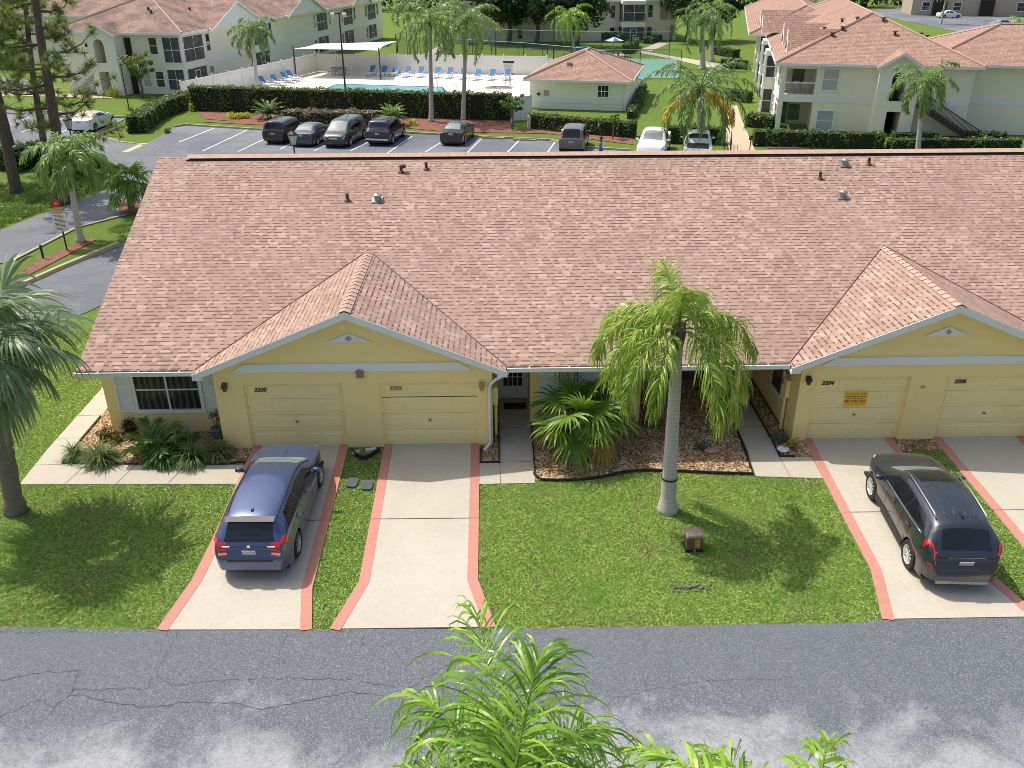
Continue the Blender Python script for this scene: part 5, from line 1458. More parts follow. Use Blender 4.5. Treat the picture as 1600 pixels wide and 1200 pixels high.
m = MB(); m.lathe([(0, .02), (.12, .0), (.15, .14), (.17, .30), (.185, .31), (.185, .35), (.16, .35), (.15, .30), (0, .29)], 18); m.build('pot', plain('blue_glaze', (.12, .19, .30), .3), pt, smooth=True)
m = MB()
for k in range(5): a = k*1.4; m.tube([(0, 0, .3), (.05*math.cos(a), .05*math.sin(a), .5), (.12*math.cos(a), .12*math.sin(a), .62+.06*k)], [.014, .01, .006], 5)
m.build('stem', M['bark_grey'], pt)
R = np.random.default_rng(3); N = NP(); N.add(*leafcloud(R, np.concatenate([np.array([.12*math.cos(k*1.4), .12*math.sin(k*1.4), .62+.06*k])+R.normal(0, .05, (16, 3)) for k in range(5)]), .06, .2, .3)); N.build('foliage', M['bluegreen'], pt)
def edging(name, pts, label, h=.07):
    o = strip(name, pts, .035, M['rubber'], h, thick=h+.02, kind=None); tag(o, label, 'edging'); return o
edging('bed_edging', [(-5.12, 2.0), (-5.14, -.66), (-3, -.76), (-.6, -.83), (-.05, -.72)], 'black rubber edging round the strap leaf bed by the left window')
edging('bed_edging', [(8.05, 1.2), (8.05, -1.3)] + bedfront + [(14.1, -.6), (14.2, 3.5)], 'black rubber edging curving round the fan palm bed', .08)
edging('bed_edging', [(6.57, -.05), (6.57, -.91), (7.08, -.91), (7.08, 1.2)], 'black edging round the small gravel patch at the downspout')
edging('bed_edging', [(15.0, 3.8), (15.0, -.80), (15.4, -.83)], 'black edging beside the walk to the third front door')
ce = [(2.86+.80*(k/10), -.22-.42*math.sin(math.pi*k/10)) for k in range(11)]
edging('planter_ring', ce, 'crescent of black edging at the pier between the two left garage doors', .13)
flat('mulch_bed', ce, M['mulch'], .03)
m = MB(); m.obox((3.42, -.28, .05), (.96, .25, 0), (-.25, .96, 0), (0, 0, 1), .30, .13, .10); tag(m.build('paver_block', plain('pale_block', (.6, .58, .54), .8), None), 'pale concrete block lying inside the crescent edging', 'paver')
m = MB(); m.obox((3.02, -.36, .04), (.9, .4, 0), (-.4, .9, 0), (0, 0, 1), .24, .16, .06); tag(m.build('paver_block', plain('grey_block', (.36, .36, .36), .8), None), 'grey stone lying at the left end of the crescent edging', 'paver')
for i, (u, v, lab) in enumerate([(551, 755, 'dark slate stepping slab lying nearer the hatchback driveway'), (574, 759, 'dark slate stepping slab lying nearer the empty driveway')]):
    x, y = gsl(u, v); m = MB(); w2, d2 = .145, .215
    poly = [(w2*(1 if abs(math.cos(a)) < 0 else np.sign(math.cos(a)))*abs(math.cos(a))**.35, d2*np.sign(math.sin(a))*abs(math.sin(a))**.35) for a in np.linspace(0, 2*math.pi, 25)[:-1]]
    m.prism(poly, 'z', 0, .045); o = m.build('stepping_slab', plain('slate', (.10, .11, .13), .9, var=.25, spec=.1)); o.location = (x, y, gz(y)+.0); o.rotation_euler = (.04, 0, -.12+.1*i); tag(o, lab, 'stepping stone', 'stepping slabs in the grass strip')
# middle bed small things
bush('low_shrub', (*gp(925, 694), 0), .26, .22, .30, 'bluegreen', 'small grey green shrub in the mulch right of the fan palm', 300, .05, 31, asp=.3)
bush('low_shrub', (*gp(1016, 668), 0), .30, .26, .34, 'bluegreen', 'grey green shrub near the brown porch post', 300, .05, 32, asp=.3)
bush('low_shrub', (*gp(978, 664), 0), .28, .24, .36, 'hedge', 'dark shrub at the wall corner behind the fan palm', 260, .06, 33)
bush('low_shrub', (*gp(1095, 702), 0), .24, .2, .3, 'bluegreen', 'grey green shrub behind the palm trunk near the flat stone', 240, .05, 35, asp=.3)
bush('low_shrub', (*gp(1218, 690), 0), .32, .28, .42, 'bluegreen', 'blue green shrub at the foot of the conduit by garage 3204', 380, .055, 34, asp=.3)
bush('croton_bush', (*gp(1237, 700), 0), .27, .22, .34, 'croton_gold', 'golden croton at the corner of garage 3204', 260, .06, 36, asp=.35)
m = MB(); m.lathe([(0, .03), (.10, .02), (.155, .08), (.175, .10), (.165, .11), (.10, .05), (0, .045)], 18); o = m.build('shallow_bowl', M['white'], smooth=True); o.location = (*gp(1223, 706), 0); tag(o, 'shallow white bowl on the mulch below the golden croton', 'bowl')
m = MB(); m.lathe([(0, .06), (.14, .06), (.18, .04), (.17, 0)], 14); m.v = [(p[0]*1.25, p[1]*.8, p[2]) for p in m.v]; o = m.build('flat_stone', plain('tan_stone', (.42, .29, .20), .85, var=.25, bump=.4)); o.location = (*gp(1112, 705), 0); tag(o, 'flat tan stone lying on the mulch right of the palm', 'stone')
m = MB(); m.lathe([(.13, 0), (.13, .02), (.0, .02)], 12); 
# utility pedestal
ux, uy = gsl(1082, 856)
ub = empty('utility_pedestal', (ux, uy, gz(uy)), .02, label='weathered brown utility pedestal with orange notice on the middle lawn', cat='utility box')
M['pedestal'] = plain('pedestal_brown', (.13, .075, .042), .7, var=.45, scale=5, bump=.2)
M['pedestal_top'] = plain('pedestal_top', (.30, .24, .19), .8, var=.35, scale=9, bump=.4)
m = MB(); m.prism([(-.19, 0), (.19, 0), (.20, .40), (-.20, .40)], 'y', -.16, .16); m.build('housing', M['pedestal'], ub)
m = MB(); m.box(-.215, .215, -.18, .18, .0, .07); m.build('base', M['hedge_core'], ub)
m = MB(); m.prism([(-.22, .40), (.22, .40), (.21, .45), (.16, .475), (-.16, .475), (-.21, .45)], 'y', -.185, .185); m.build('lid', M['pedestal_top'], ub)
m = MB(); m.box(.0, .13, -.166, -.161, .12, .36); lb = m.build('notice', plain('notice_orange', (.62, .28, .06), .6), ub)
m = MB()
for k in range(4): m.box(.015, .115-.02*(k % 2), -.169, -.167, .15+k*.05, .165+k*.05)
m.build('notice_print', M['signbrown'], lb)
m = MB(); m.box(-.03, .03, -.20, -.18, .04, .09); m.build('padlock', M['grey_metal'], ub)
# ant-hill soil
R = np.random.default_rng(12); m = MB()
for i in range(90):
    u = R.normal(1078, 17); v = R.normal(917, 3.4); x, y = gsl(u, v); s = R.uniform(.012, .038)
    m.lathe([(0, -s*.3), (s*.8, 0), (s, s*.35), (s*.6, s*.8), (0, s)], 7, (x+R.normal(0, .02), y, gz(y)+R.uniform(0, .04)))
tag(m.build('loose_soil', plain('loose_soil', (.20, .19, .11), .95, var=.3, scale=20, bump=.5), None, smooth=False), kind='stuff')
# left side beyond the terrace
def post_sign():
    x, y = gp(105, 391); r = empty('road_sign', (x, y, 0), rad(14), label='entrance sign with small red top and white text panel on the median', cat='sign')
    MB().box(-.03, .03, -.03, .03, 0, 1.75).build('post', M['black'], r)
    m = MB(); m.box(-.30, .30, -.055, -.035, .95, 1.78); pl = m.build('text_panel', M['white'], r)
    R = np.random.default_rng(3); m = MB()
    for k in range(12):
        z = 1.73-k*.062; a = R.uniform(-.27, -.18); b = R.uniform(.15, .27); xx = a
        while xx < b: w = R.uniform(.03, .09); m.box(xx, min(b, xx+w), -.059, -.056, z-.028, z); xx += w+.022
    m.build('small_print', M['number'], pl)
    m = MB(); m.box(-.17, .17, -.055, -.035, 1.79, 2.08); m.build('orange_panel', plain('orange_panel', (.62, .38, .18), .5, var=.4, scale=14), r)
    m = MB(); m.prism([(.20*math.cos(a+.3927), 2.27+.19*math.sin(a+.3927)) for a in np.linspace(0, 2*math.pi, 9)[:-1]], 'y', -.055, -.035); rt = m.build('red_panel', M['red'], r)
    m = MB(); m.prism([(-.09, 2.23), (.09, 2.23), (.06, 2.31), (0, 2.35), (-.06, 2.31)], 'y', -.059, -.056); m.build('emblem', plain('pale_red', (.75, .30, .35), .5), rt)
post_sign()
x, y = gp(68, 404); m = MB(); m.box(-.04, .04, -.03, .03, 0, .62); m.box(-.05, .05, -.04, .04, .62, .65); o = m.build('marker_post', M['black']); o.location = (x, y, 0); tag(o, 'short black marker post on the median left of the entrance sign', 'post')
# ================================================================ roads, lot and grounds behind
EA = rad(-11.4)          # the grounds behind are laid out turned by this angle
def G2(*uv): return [gp(*p) for p in uv]
flat('access_road', [(-90, 14)] + G2((0, 360), (60, 336), (100, 322), (150, 303), (182, 288), (190, 272), (178, 258), (160, 240)) + [gp(240, 240), (-13.5, 37), (-11.5, 34)] + G2((215, 330), (196, 336), (120, 356), (15, 410)) + [(-60, 4)], M['lot'], .006)
flat('access_road', [(-60, 2.0)] + G2((30, 449), (100, 418), (185, 383)) + [(-9, 26), (-7, 33), (-2, 33), (-5.5, 20)] + G2((135, 488), (105, 499)) + [(-12, 6), (-60, -6)], M['lot'], .006)
lotfar = G2((272, 199), (290, 196), (400, 203), (520, 206), (632, 208), (720, 213), (800, 217), (860, 220), (905, 231), (985, 236))
flat('parking_lot', [(-13.5, 36.8), gp(240, 240), gp(225, 226), gp(250, 213)] + lotfar + [(26, 40), (60, 34), (60, 24), (-6, 30)], M['lot'], .008)
flat('parking_lot', [(-90, 40)] + G2((0, 236), (160, 240), (240, 240), (225, 226), (190, 222), (160, 214), (152, 208), (165, 200), (195, 186), (150, 181), (10, 171)) + [(-60, 63), (-90, 66)], M['lot'], .009)
def kerb(pts, label=None, h=.14, w=.16, mat='kerb'):
    o = strip('kerb', pts, w, M[mat], h, thick=h, kind='structure'); return o
kerb(lotfar, mat='kerb'); kerb(G2((10, 171), (150, 181), (195, 184)), mat='kerb'); kerb(G2((30, 449), (100, 418), (185, 383)), h=.16, w=.2); kerb(G2((15, 410), (120, 356), (196, 336)), h=.05)
kerb(G2((195, 186), (165, 200), (152, 208), (160, 214), (190, 222), (225, 226)), h=.05)
strip('kerb_paint', G2((195, 238), (226, 224)), .5, plain('worn_yellow', (.55, .45, .22), .8), .014)
for k, (a, b) in enumerate([((280, 222), (336, 200)), ((317, 236), (387, 203)), ((372, 237), (425, 212)), ((438, 233), (470, 216)), ((491, 236), (525, 217)), ((548, 236), (585, 217)), ((606, 239), (644, 213)), ((664, 238), (690, 222)), ((729, 240), (752, 217)), ((791, 240), (812, 219)), ((855, 239), (868, 221)), ((922, 240), (932, 232)), ((18, 193), (47, 183)), ((32, 207), (100, 185)), ((86, 211), (105, 203))]):
    strip('bay_line', [gp(*a), gp(*b)], .11, M['linepaint'], .014)
d_ = np.array([.2, .98]); 
def wheelstop(u, v):
    x, y = gp(u, v); o = MB().prism([(-.9, 0), (.9, 0), (.86, .12), (-.86, .12)], 'y', -.08, .08).build('wheel_stop', M['kerb']); o.location = (x, y, .01); o.rotation_euler = (0, 0, EA); tag(o, 'concrete wheel stop at the head of a bay', 'wheel stop', 'wheel stops in the car parks')
for p in [(25, 178), (90, 183), (128, 188), (700, 211), (770, 217), (820, 220)]: wheelstop(*p)
# beds and lawns
flat('mulch_bed', G2((300, 190), (400, 190), (560, 194), (640, 198), (720, 200), (800, 203), (860, 206), (980, 214), (970, 224), (860, 209), (800, 208), (700, 206), (632, 200), (400, 195)), M['mulch_red'], .02)
flat('mulch_bed', G2((305, 172), (420, 176), (560, 180), (660, 184), (800, 188), (800, 204), (640, 199), (400, 192), (320, 186)), M['mulch_red'], .015)
flat('mulch_bed', G2((820, 196), (985, 212), (990, 226), (880, 212), (830, 206)), M['mulch_red'], .016)
flat('mulch_bed', G2((35, 420), (75, 400), (140, 372), (152, 374), (80, 412), (45, 430)), M['mulch_red'], .015)
flat('mulch_bed', G2((1180, 222), (1220, 224), (1590, 226), (1590, 232), (1200, 232)), M['mulch_red'], .015)
flat('mulch_bed', G2((185, 320), (215, 300), (222, 330), (190, 340)), M['mulch_red'], .017)
flat('footpath', G2((1140, 236), (1130, 205), (1131, 175), (1140, 165), (1152, 165), (1158, 185), (1180, 236)), M['footpath'], .02)
flat('footpath', G2((1000, 79), (1050, 88), (1130, 100), (1140, 112), (1132, 112), (1050, 92), (1000, 83)), M['walk'], .018)
flat('footpath', G2((1000, 78), (1030, 66), (1045, 68), (1018, 80)), M['walk'], .019)
flat('footpath', G2((595, 117), (640, 95), (690, 70), (700, 72), (655, 98), (615, 118)), M['walk'], .018)
flat('footpath', G2((0, 143), (45, 143), (170, 151), (180, 154), (30, 150), (0, 150)), M['footpath'], .018)
flat('far_car_park', G2((0, 120), (60, 128), (95, 138), (0, 146)) + [(-75, 80), (-95, 110)], M['lot'], .012)
flat('far_car_park', G2((1490, 48), (1530, 60), (1600, 62)) + [(120, 120), (170, 180), (140, 220), (88, 190)], M['lot'], .012)
# pool terrace ------------------------------------------------------
deck = G2((300, 150), (495, 112), (850, 118), (830, 188), (640, 182), (420, 172))
flat('pool_deck', [(-21, 62), (-14.0, 86.4), (13.2, 81.7), (12.5, 70), (9.5, 56), (-19.5, 60.5)], M['deck'], .014)
t = NT('pool_water'); f_ = t.noise(.5, 3.0); pw = t.bsdf(t.ramp(f_, [(.3, (.10, .42, .50)), (.7, (.22, .56, .62))]), .05, 0, .6, t.bump(t.noise(3.0, 3.0), .15, .03)); M['water'] = t.done(pw)
PW = [gp(510, 139), gp(527, 131.5), gp(690, 136.5), (2.2, 69.5), (1.2, 64.5), (-9.5, 66.0)]
flat('pool_water', PW, M['water'], .03)
strip('pool_coping', [gp(510, 139), gp(527, 131.5), gp(690, 136.5), (2.2, 69.5)], .3, plain('coping', (.05, .06, .075), .6), .04)
cx_, cy_ = gp(780, 137.5); flat('spa_pool', [(cx_+1.35*math.cos(a), cy_+.95*math.sin(a)) for a in np.linspace(0, 6.283, 25)[:-1]], plain('spa_water', (.10, .12, .14), .1), .05)
strip('spa_rim', [(cx_+1.42*math.cos(a), cy_+1.0*math.sin(a)) for a in np.linspace(0, 6.283, 33)], .18, M['kerb'], .07, thick=.06)
def rail(name, u, v, label, w=.5, h=.8, s=1.0):
    x, y = gp(u, v); r = empty(name, (x, y, .02), EA, label=label, cat='handrail')
    for k in (0, 1):
        MB().tube([(k*w, 0, 0), (k*w, 0, h), (k*w+.12, -.25*s, h+.05), (k*w+.25, -.6*s, h*.6), (k*w+.25, -.65*s, 0)], .03, 6).build('rail', M['grey_metal'], r, smooth=True)
rail('pool_handrail', 676, 137, 'bright metal handrail at the right end of the pool'); rail('pool_handrail', 708, 143, 'short metal handrail between the two pool palms', .3); rail('spa_handrail', 790, 133, 'metal handrail at the round spa', .4, 1.0)
# white vinyl fence
def vfence(name, pts, label, h=2.0, step=2.4):
    P = [np.array(p) for p in pts]; o0 = P[0]; r = empty(name, (o0[0], o0[1], 0), label=label, cat='fence')
    pan = MB(); rl = MB()
    for a, b in zip(P[:-1], P[1:]):
        L = np.linalg.norm(b-a); t = (b-a)/L; n = max(1, round(L/step)); nn = np.array([-t[1], t[0]])
        for i in range(n+1):
            q = a+t*L*i/n-o0
            m = MB(); m.obox((q[0], q[1], h/2+.03), (*t, 0), (*nn, 0), (0, 0, 1), .13, .13, h+.06); m.obox((q[0], q[1], h+.09), (*t, 0), (*nn, 0), (0, 0, 1), .17, .17, .05); m.lathe([(.08, h+.115), (0, h+.19)], 4, (q[0], q[1], 0)); m.build('post', M['vinyl'], r)
        c = (a+b)/2-o0
        k = int(L/.18)
        for i in range(k):
            q = a+t*(L*(i+.5)/k)-o0; pan.obox((q[0], q[1], h*.5), (*t, 0), (*nn, 0), (0, 0, 1), L/k*.97, .035+.006*(i % 2), h*.86)
        for z in (.12, h-.06): rl.obox((c[0], c[1], z), (*t, 0), (*nn, 0), (0, 0, 1), L, .07, .13)
    pan.build('boards', M['vinyl'], r); rl.build('rail', M['vinyl'], r)
    return r
FB = (gp(495, 112.5), (13.0, 81.8))
vfence('pool_fence', [(-21.6, 62.5), FB[0], FB[1]], 'tall white vinyl fence round the far side of the pool terrace')
vfence('pool_gate_fence', [gp(800, 190), gp(829, 186)], 'short white vinyl fence joining the pool hedge to the pool house', 1.9, 1.0)
# notice on the fence
x, y = gp(795, 121); r = empty('pool_rules_board', (x, y-.12, 0), EA, label='pool rules board with dark heading on the white fence', cat='sign')
MB().box(-.62, .62, -.05, 0, .45, 1.75).build('board', M['vinyl'], r); m = MB(); m.box(-.62, .62, -.06, -.051, 1.5, 1.75); m.box(-.62, .62, -.06, -.051, .35, .45); m.build('heading', M['trim'], r)
m = MB()
for k in range(9): m.box(-.5, .5-.1*(k % 3), -.056, -.051, .55+k*.1, .585+k*.1)
m.build('small_print', plain('grey_print', (.4, .4, .38), .6), r)
# loungers
M['sling'] = plain('blue_sling', (.07, .20, .42), .7, var=.1)
def lounger():
    r = empty('sun_lounger', (0, 0, 0), label='blue and white sun lounger', cat='sun lounger', group='blue loungers round the pool')
    m = MB()
    for s in (-1, 1):
        m.box(s*.34-.035, s*.34+.035, -1.2, .25, .27, .34); m.tube([(s*.34, .15, .3), (s*.30, .62, .98)], .04, 6)
        for yy in (-1.05, -.1): m.tube([(s*.34, yy, .3), (s*.36, yy-.08, 0)], .045, 6)
        m.tube([(s*.40, -.45, .3), (s*.42, -.40, .52), (s*.42, .05, .55), (s*.38, .2, .36)], .035, 6)
    m.build('frame', M['white'], r)
    m = MB(); m.prism([(-1.18, .34), (.18, .34), (.18, .375), (-1.18, .375)], 'x', -.31, .31); m.build('seat', M['white'], r)
    m = MB(); m.prism([(.12, .33), (.60, .99), (.55, 1.02), (.07, .36)], 'x', -.30, .30); m.build('backrest', M['sling'], r)
    return r
LG = lounger(); first = True
px_ = [581, 600, 616, 636, 657, 682, 702, 723, 745, 768, 792]
py_ = [119.5, 120, 120, 121, 121.5, 122.5, 123, 124, 126, 126, 126]
for i, (u, v) in enumerate(zip(px_, py_)):
    o = LG if i == 0 else copy_tree(LG)
    x, y = gp(u, v-1.5); o.location = (x, y, .02); o.rotation_euler = (0, 0, EA+rad(-8+5*math.sin(i*2.1)))
    o['label'] = ['lounger at the left end of the row under the sail post', 'lounger just right of the first in the fence row', 'third lounger of the fence row', 'fourth lounger of the fence row', 'fifth lounger of the fence row left of the first pool palm', 'lounger just right of the first pool palm trunk', 'lounger left of the second pool palm trunk', 'lounger half hidden by the second pool palm trunk', 'third lounger from the right end of the fence row', 'second lounger from the right end of the fence row', 'lounger in front of the pool rules board'][i]
for i, (u, v, lab) in enumerate([(432, 133, 'lounger in the left group nearest the hedge'), (448, 129, 'second lounger in the left group by the side fence'), (457, 126, 'lounger furthest back in the left group'), (414, 136, 'lounger mostly hidden by the hedge beside the left palm')]):
    o = copy_tree(LG); x, y = gp(u, v); o.location = (x, y, .02); o.rotation_euler = (0, 0, rad(55)); o['label'] = lab
# picnic table under the sail
x, y = gp(530, 117); r = empty('picnic_table', (x, y, .02), EA, label='picnic table with blue top and benches in the sail shade', cat='picnic table')
MB().box(-.9, .9, -.4, .4, .70, .76).build('tabletop', M['sling'], r)
for s in (-1, 1):
    m = MB(); m.box(-.9, .9, s*.85-.15, s*.85+.15, .40, .45); m.build('bench', plain('bench_tan', (.42, .36, .30), .7), r)
m = MB()
for s in (-.6, .6): m.box(s-.04, s+.04, -.85, .85, .34, .40); m.box(s-.04, s+.04, -.45, -.37, .0, .70); m.box(s-.04, s+.04, .37, .45, 0, .70)
m.build('leg', M['grey_metal'], r)
# shade sail
sp = [gp(463, 121), gp(595, 124.5), gp(623, 108), gp(497, 111)]
r = empty('shade_sail', (sp[0][0], sp[0][1], 0), label='white shade sail stretched between four dark posts by the pool', cat='shade sail')
tops = []
for (x, y), h in zip(sp, (3.0, 3.0, 3.1, 3.0)):
    MB().tube([(x-sp[0][0], y-sp[0][1], 0), (x-sp[0][0], y-sp[0][1], h+.3)], .07, 8).build('post', M['dark_metal'], r); tops.append(np.array([x-sp[0][0], y-sp[0][1], h]))
N8 = 12; vs = []
for i in range(N8+1):
    for j in range(N8+1):
        a, b = i/N8, j/N8; a2 = .5+(a-.5)*(1-.10*math.sin(math.pi*b)); b2 = .5+(b-.5)*(1-.10*math.sin(math.pi*a))
        p = (tops[0]*(1-a2)+tops[1]*a2)*(1-b2)+(tops[3]*(1-a2)+tops[2]*a2)*b2; p[2] -= .35*math.sin(math.pi*a)*math.sin(math.pi*b); vs.append(p)
m = MB(); m.add(vs, [(i*(N8+1)+j, (i+1)*(N8+1)+j, (i+1)*(N8+1)+j+1, i*(N8+1)+j+1) for i in range(N8) for j in range(N8)]); m.build('canopy', plain('sail_cloth', (.74, .73, .71), .8, var=.04), r, smooth=True)
# tennis court and its chain link fence
flat('tennis_court', [gp(1062, 122), gp(986, 122.5), (13.6, 82.6), (-4.5, 96.0), (-2.5, 105), (14, 99), (30.5, 97.0)], M['court'], .012)
strip('court_line', [gp(1055, 120.0), gp(1008, 120.5), (15, 84.5)], .08, M['linepaint'], .02)
strip('court_line', [gp(1046, 100.5), gp(1003, 100.5)], .07, M['dark_metal'], .02)
t = NT('chain_link'); tr_ = t.n('ShaderNodeBsdfTransparent'); mx = t.n('ShaderNodeMixShader'); mx.inputs[0].default_value = .16
t.l(tr_.outputs[0], mx.inputs[1]); t.l(t.bsdf((.12, .14, .13), .6, .3), mx.inputs[2]); M['mesh'] = t.done(mx.outputs[0])
def chain(name, pts, h, label, step=3.0):
    P = [np.array(p) for p in pts]; o0 = P[0]; r = empty(name, (o0[0], o0[1], 0), label=label, cat='fence')
    net = MB()
    for a, b in zip(P[:-1], P[1:]):
        L = np.linalg.norm(b-a); t = (b-a)/L; n = max(1, round(L/step))
        for i in range(n+1):
            q = a+t*L*i/n-o0; MB().tube([(q[0], q[1], 0), (q[0], q[1], h)], .04, 6).build('post', M['dark_metal'], r)
        m = MB(); m.tube([(*(a-o0), h), (*(b-o0), h)], .035, 6); m.build('top_rail', M['grey_metal'], r)
        net.add([(*(a-o0), .05), (*(b-o0), .05), (*(b-o0), h), (*(a-o0), h)], [(0, 1, 2, 3)])
    net.build('wire_mesh', M['mesh'], r)
chain('court_fence', [(-5.3, 96.8), (10.5, 86.5), gp(935, 123), gp(1062, 123)], 3.0, 'tall chain link fence along the near side of the tennis court', 3.6)
chain('court_fence', [(-5.3, 96.8), (-2.0, 106), (13.5, 100.5), gp(985, 92), gp(1045, 91)], 3.2, 'chain link fence along the far side of the tennis court', 3.6)
# light poles
def flood(u, v, h, label):
    x, y = gp(u, v); r = empty('light_pole', (x, y, 0), EA, label=label, cat='light pole')
    MB().tube([(0, 0, 0), (0, 0, h)], [.09, .06], 8).build('pole', M['dark_metal'], r)
    m = MB(); m.box(-.55, .55, -.04, .04, h-.06, h+.02); m.build('crossarm', M['dark_metal'], r)
    for s in (-1, 1): m = MB(); m.obox((s*.5, -.1, h-.12), (1, 0, 0), (0, .8, -.6), (0, .6, .8), .36, .34, .16); m.build('floodlight', M['grey_metal'], r)
flood(543, 179, 8.1, 'tall dark light pole with twin floodlights between hedge and pool'); flood(865, 93, 9.5, 'pale tall light pole beyond the tennis court')
def lantern(u, v, h, label, s=1.0):
    x, y = gp(u, v); r = empty('lamp_post', (x, y, 0), label=label, cat='lamp post', group='lantern posts about the grounds')
    MB().tube([(0, 0, 0), (0, 0, .5), (0, 0, h)], [.07, .05, .04], 8).build('pole', M['black'], r)
    m = MB(); m.lathe([(.10*s, h), (.21*s, h+.42*s), (0, h+.42*s)], 6, (0, 0, 0)); m.build('lantern', plain('frosted', (.62, .66, .64), .4), r)
    m = MB(); m.lathe([(.25*s, h+.42*s), (.22*s, h+.47*s), (.05*s, h+.60*s), (.03*s, h+.72*s), (0, h+.74*s)], 6); m.lathe([(.12*s, h-.06), (.12*s, h), (0, h)], 6)
    for k in range(6): a = k*math.pi/3; m.tube([(.10*s*math.cos(a), .10*s*math.sin(a), h), (.21*s*math.cos(a), .21*s*math.sin(a), h+.42*s)], .012, 4)
    m.build('lantern_frame', M['black'], r)
lantern(360, 118, 8.3, 'tall lantern post in front of the left gable'); lantern(202, 172, 3.9, 'lantern post on the lawn left of the grass tip hedge')
lx, ly = gp(462, 262, 0)
lantern(467, 300, 2.75, 'white lantern post at the terrace edge of the rear lot', 1.3); lantern(122, 262, 2.5, 'lantern post before the white convertible', 1.3)
# hydrant, bollard
x, y = gp(181, 203); m = MB(); m.lathe([(.17, 0), (.17, .05), (.11, .08), (.11, .42), (.15, .44), (.15, .48), (.12, .58), (.05, .66), (.03, .72), (0, .72)], 12); m.tube([(-.22, 0, .36), (.22, 0, .36)], .06, 8); m.tube([(0, -.2, .33), (0, 0, .33)], .08, 8)
o = m.build('fire_hydrant', plain('hydrant', (.62, .66, .66), .5), smooth=True); o.location = (x, y, 0); o.scale = (1.25, 1.25, 1.25); tag(o, 'white fire hydrant on the grass beside the convertible', 'fire hydrant')
x, y = gp(827, 201); m = MB(); m.lathe([(.16, 0), (.16, .85), (0, .85)], 14); m.lathe([(.18, .85), (.18, .98), (.0, 1.02)], 14); o = m.build('bollard_light', plain('bollard', (.62, .55, .40), .7)); o.location = (x, y, 0); tag(o, 'thick cream bollard light beside the pool house hedge', 'bollard')
# railings at the walk
def railing(pts, label):
    P = [np.array((*gp(*p), 0)) for p in pts]; r = empty('railing', tuple(P[0]), label=label, cat='railing'); m = MB()
    for a, b in zip(P[:-1], P[1:]):
        a, b = a-P[0], b-P[0]
        for z in (.95, .5): m.tube([a+np.array((0, 0, z)), b+np.array((0, 0, z))], .03, 6)
        for k in range(4): q = a+(b-a)*k/3; m.tube([q, q+np.array((0, 0, .95))], .03, 6)
    m.build('rail', M['dark_metal'], r)
railing([(1131, 238), (1131, 214)], 'dark railing on the left of the brick path'); railing([(1141, 240), (1141, 226)], 'second short dark railing right beside the first on the path')
MB_ = MB(); x, y = gp(1171, 238); MB_.tube([(0, 0, 0), (0, 0, 1.1)], .035, 6); MB_.box(-.14, .14, -.03, .0, .85, 1.15); o = MB_.build('path_marker', plain('dark_red', (.25, .03, .05), .5)); o.location = (x, y, 0); tag(o, 'dark red marker on a post at the right of the path', 'sign')
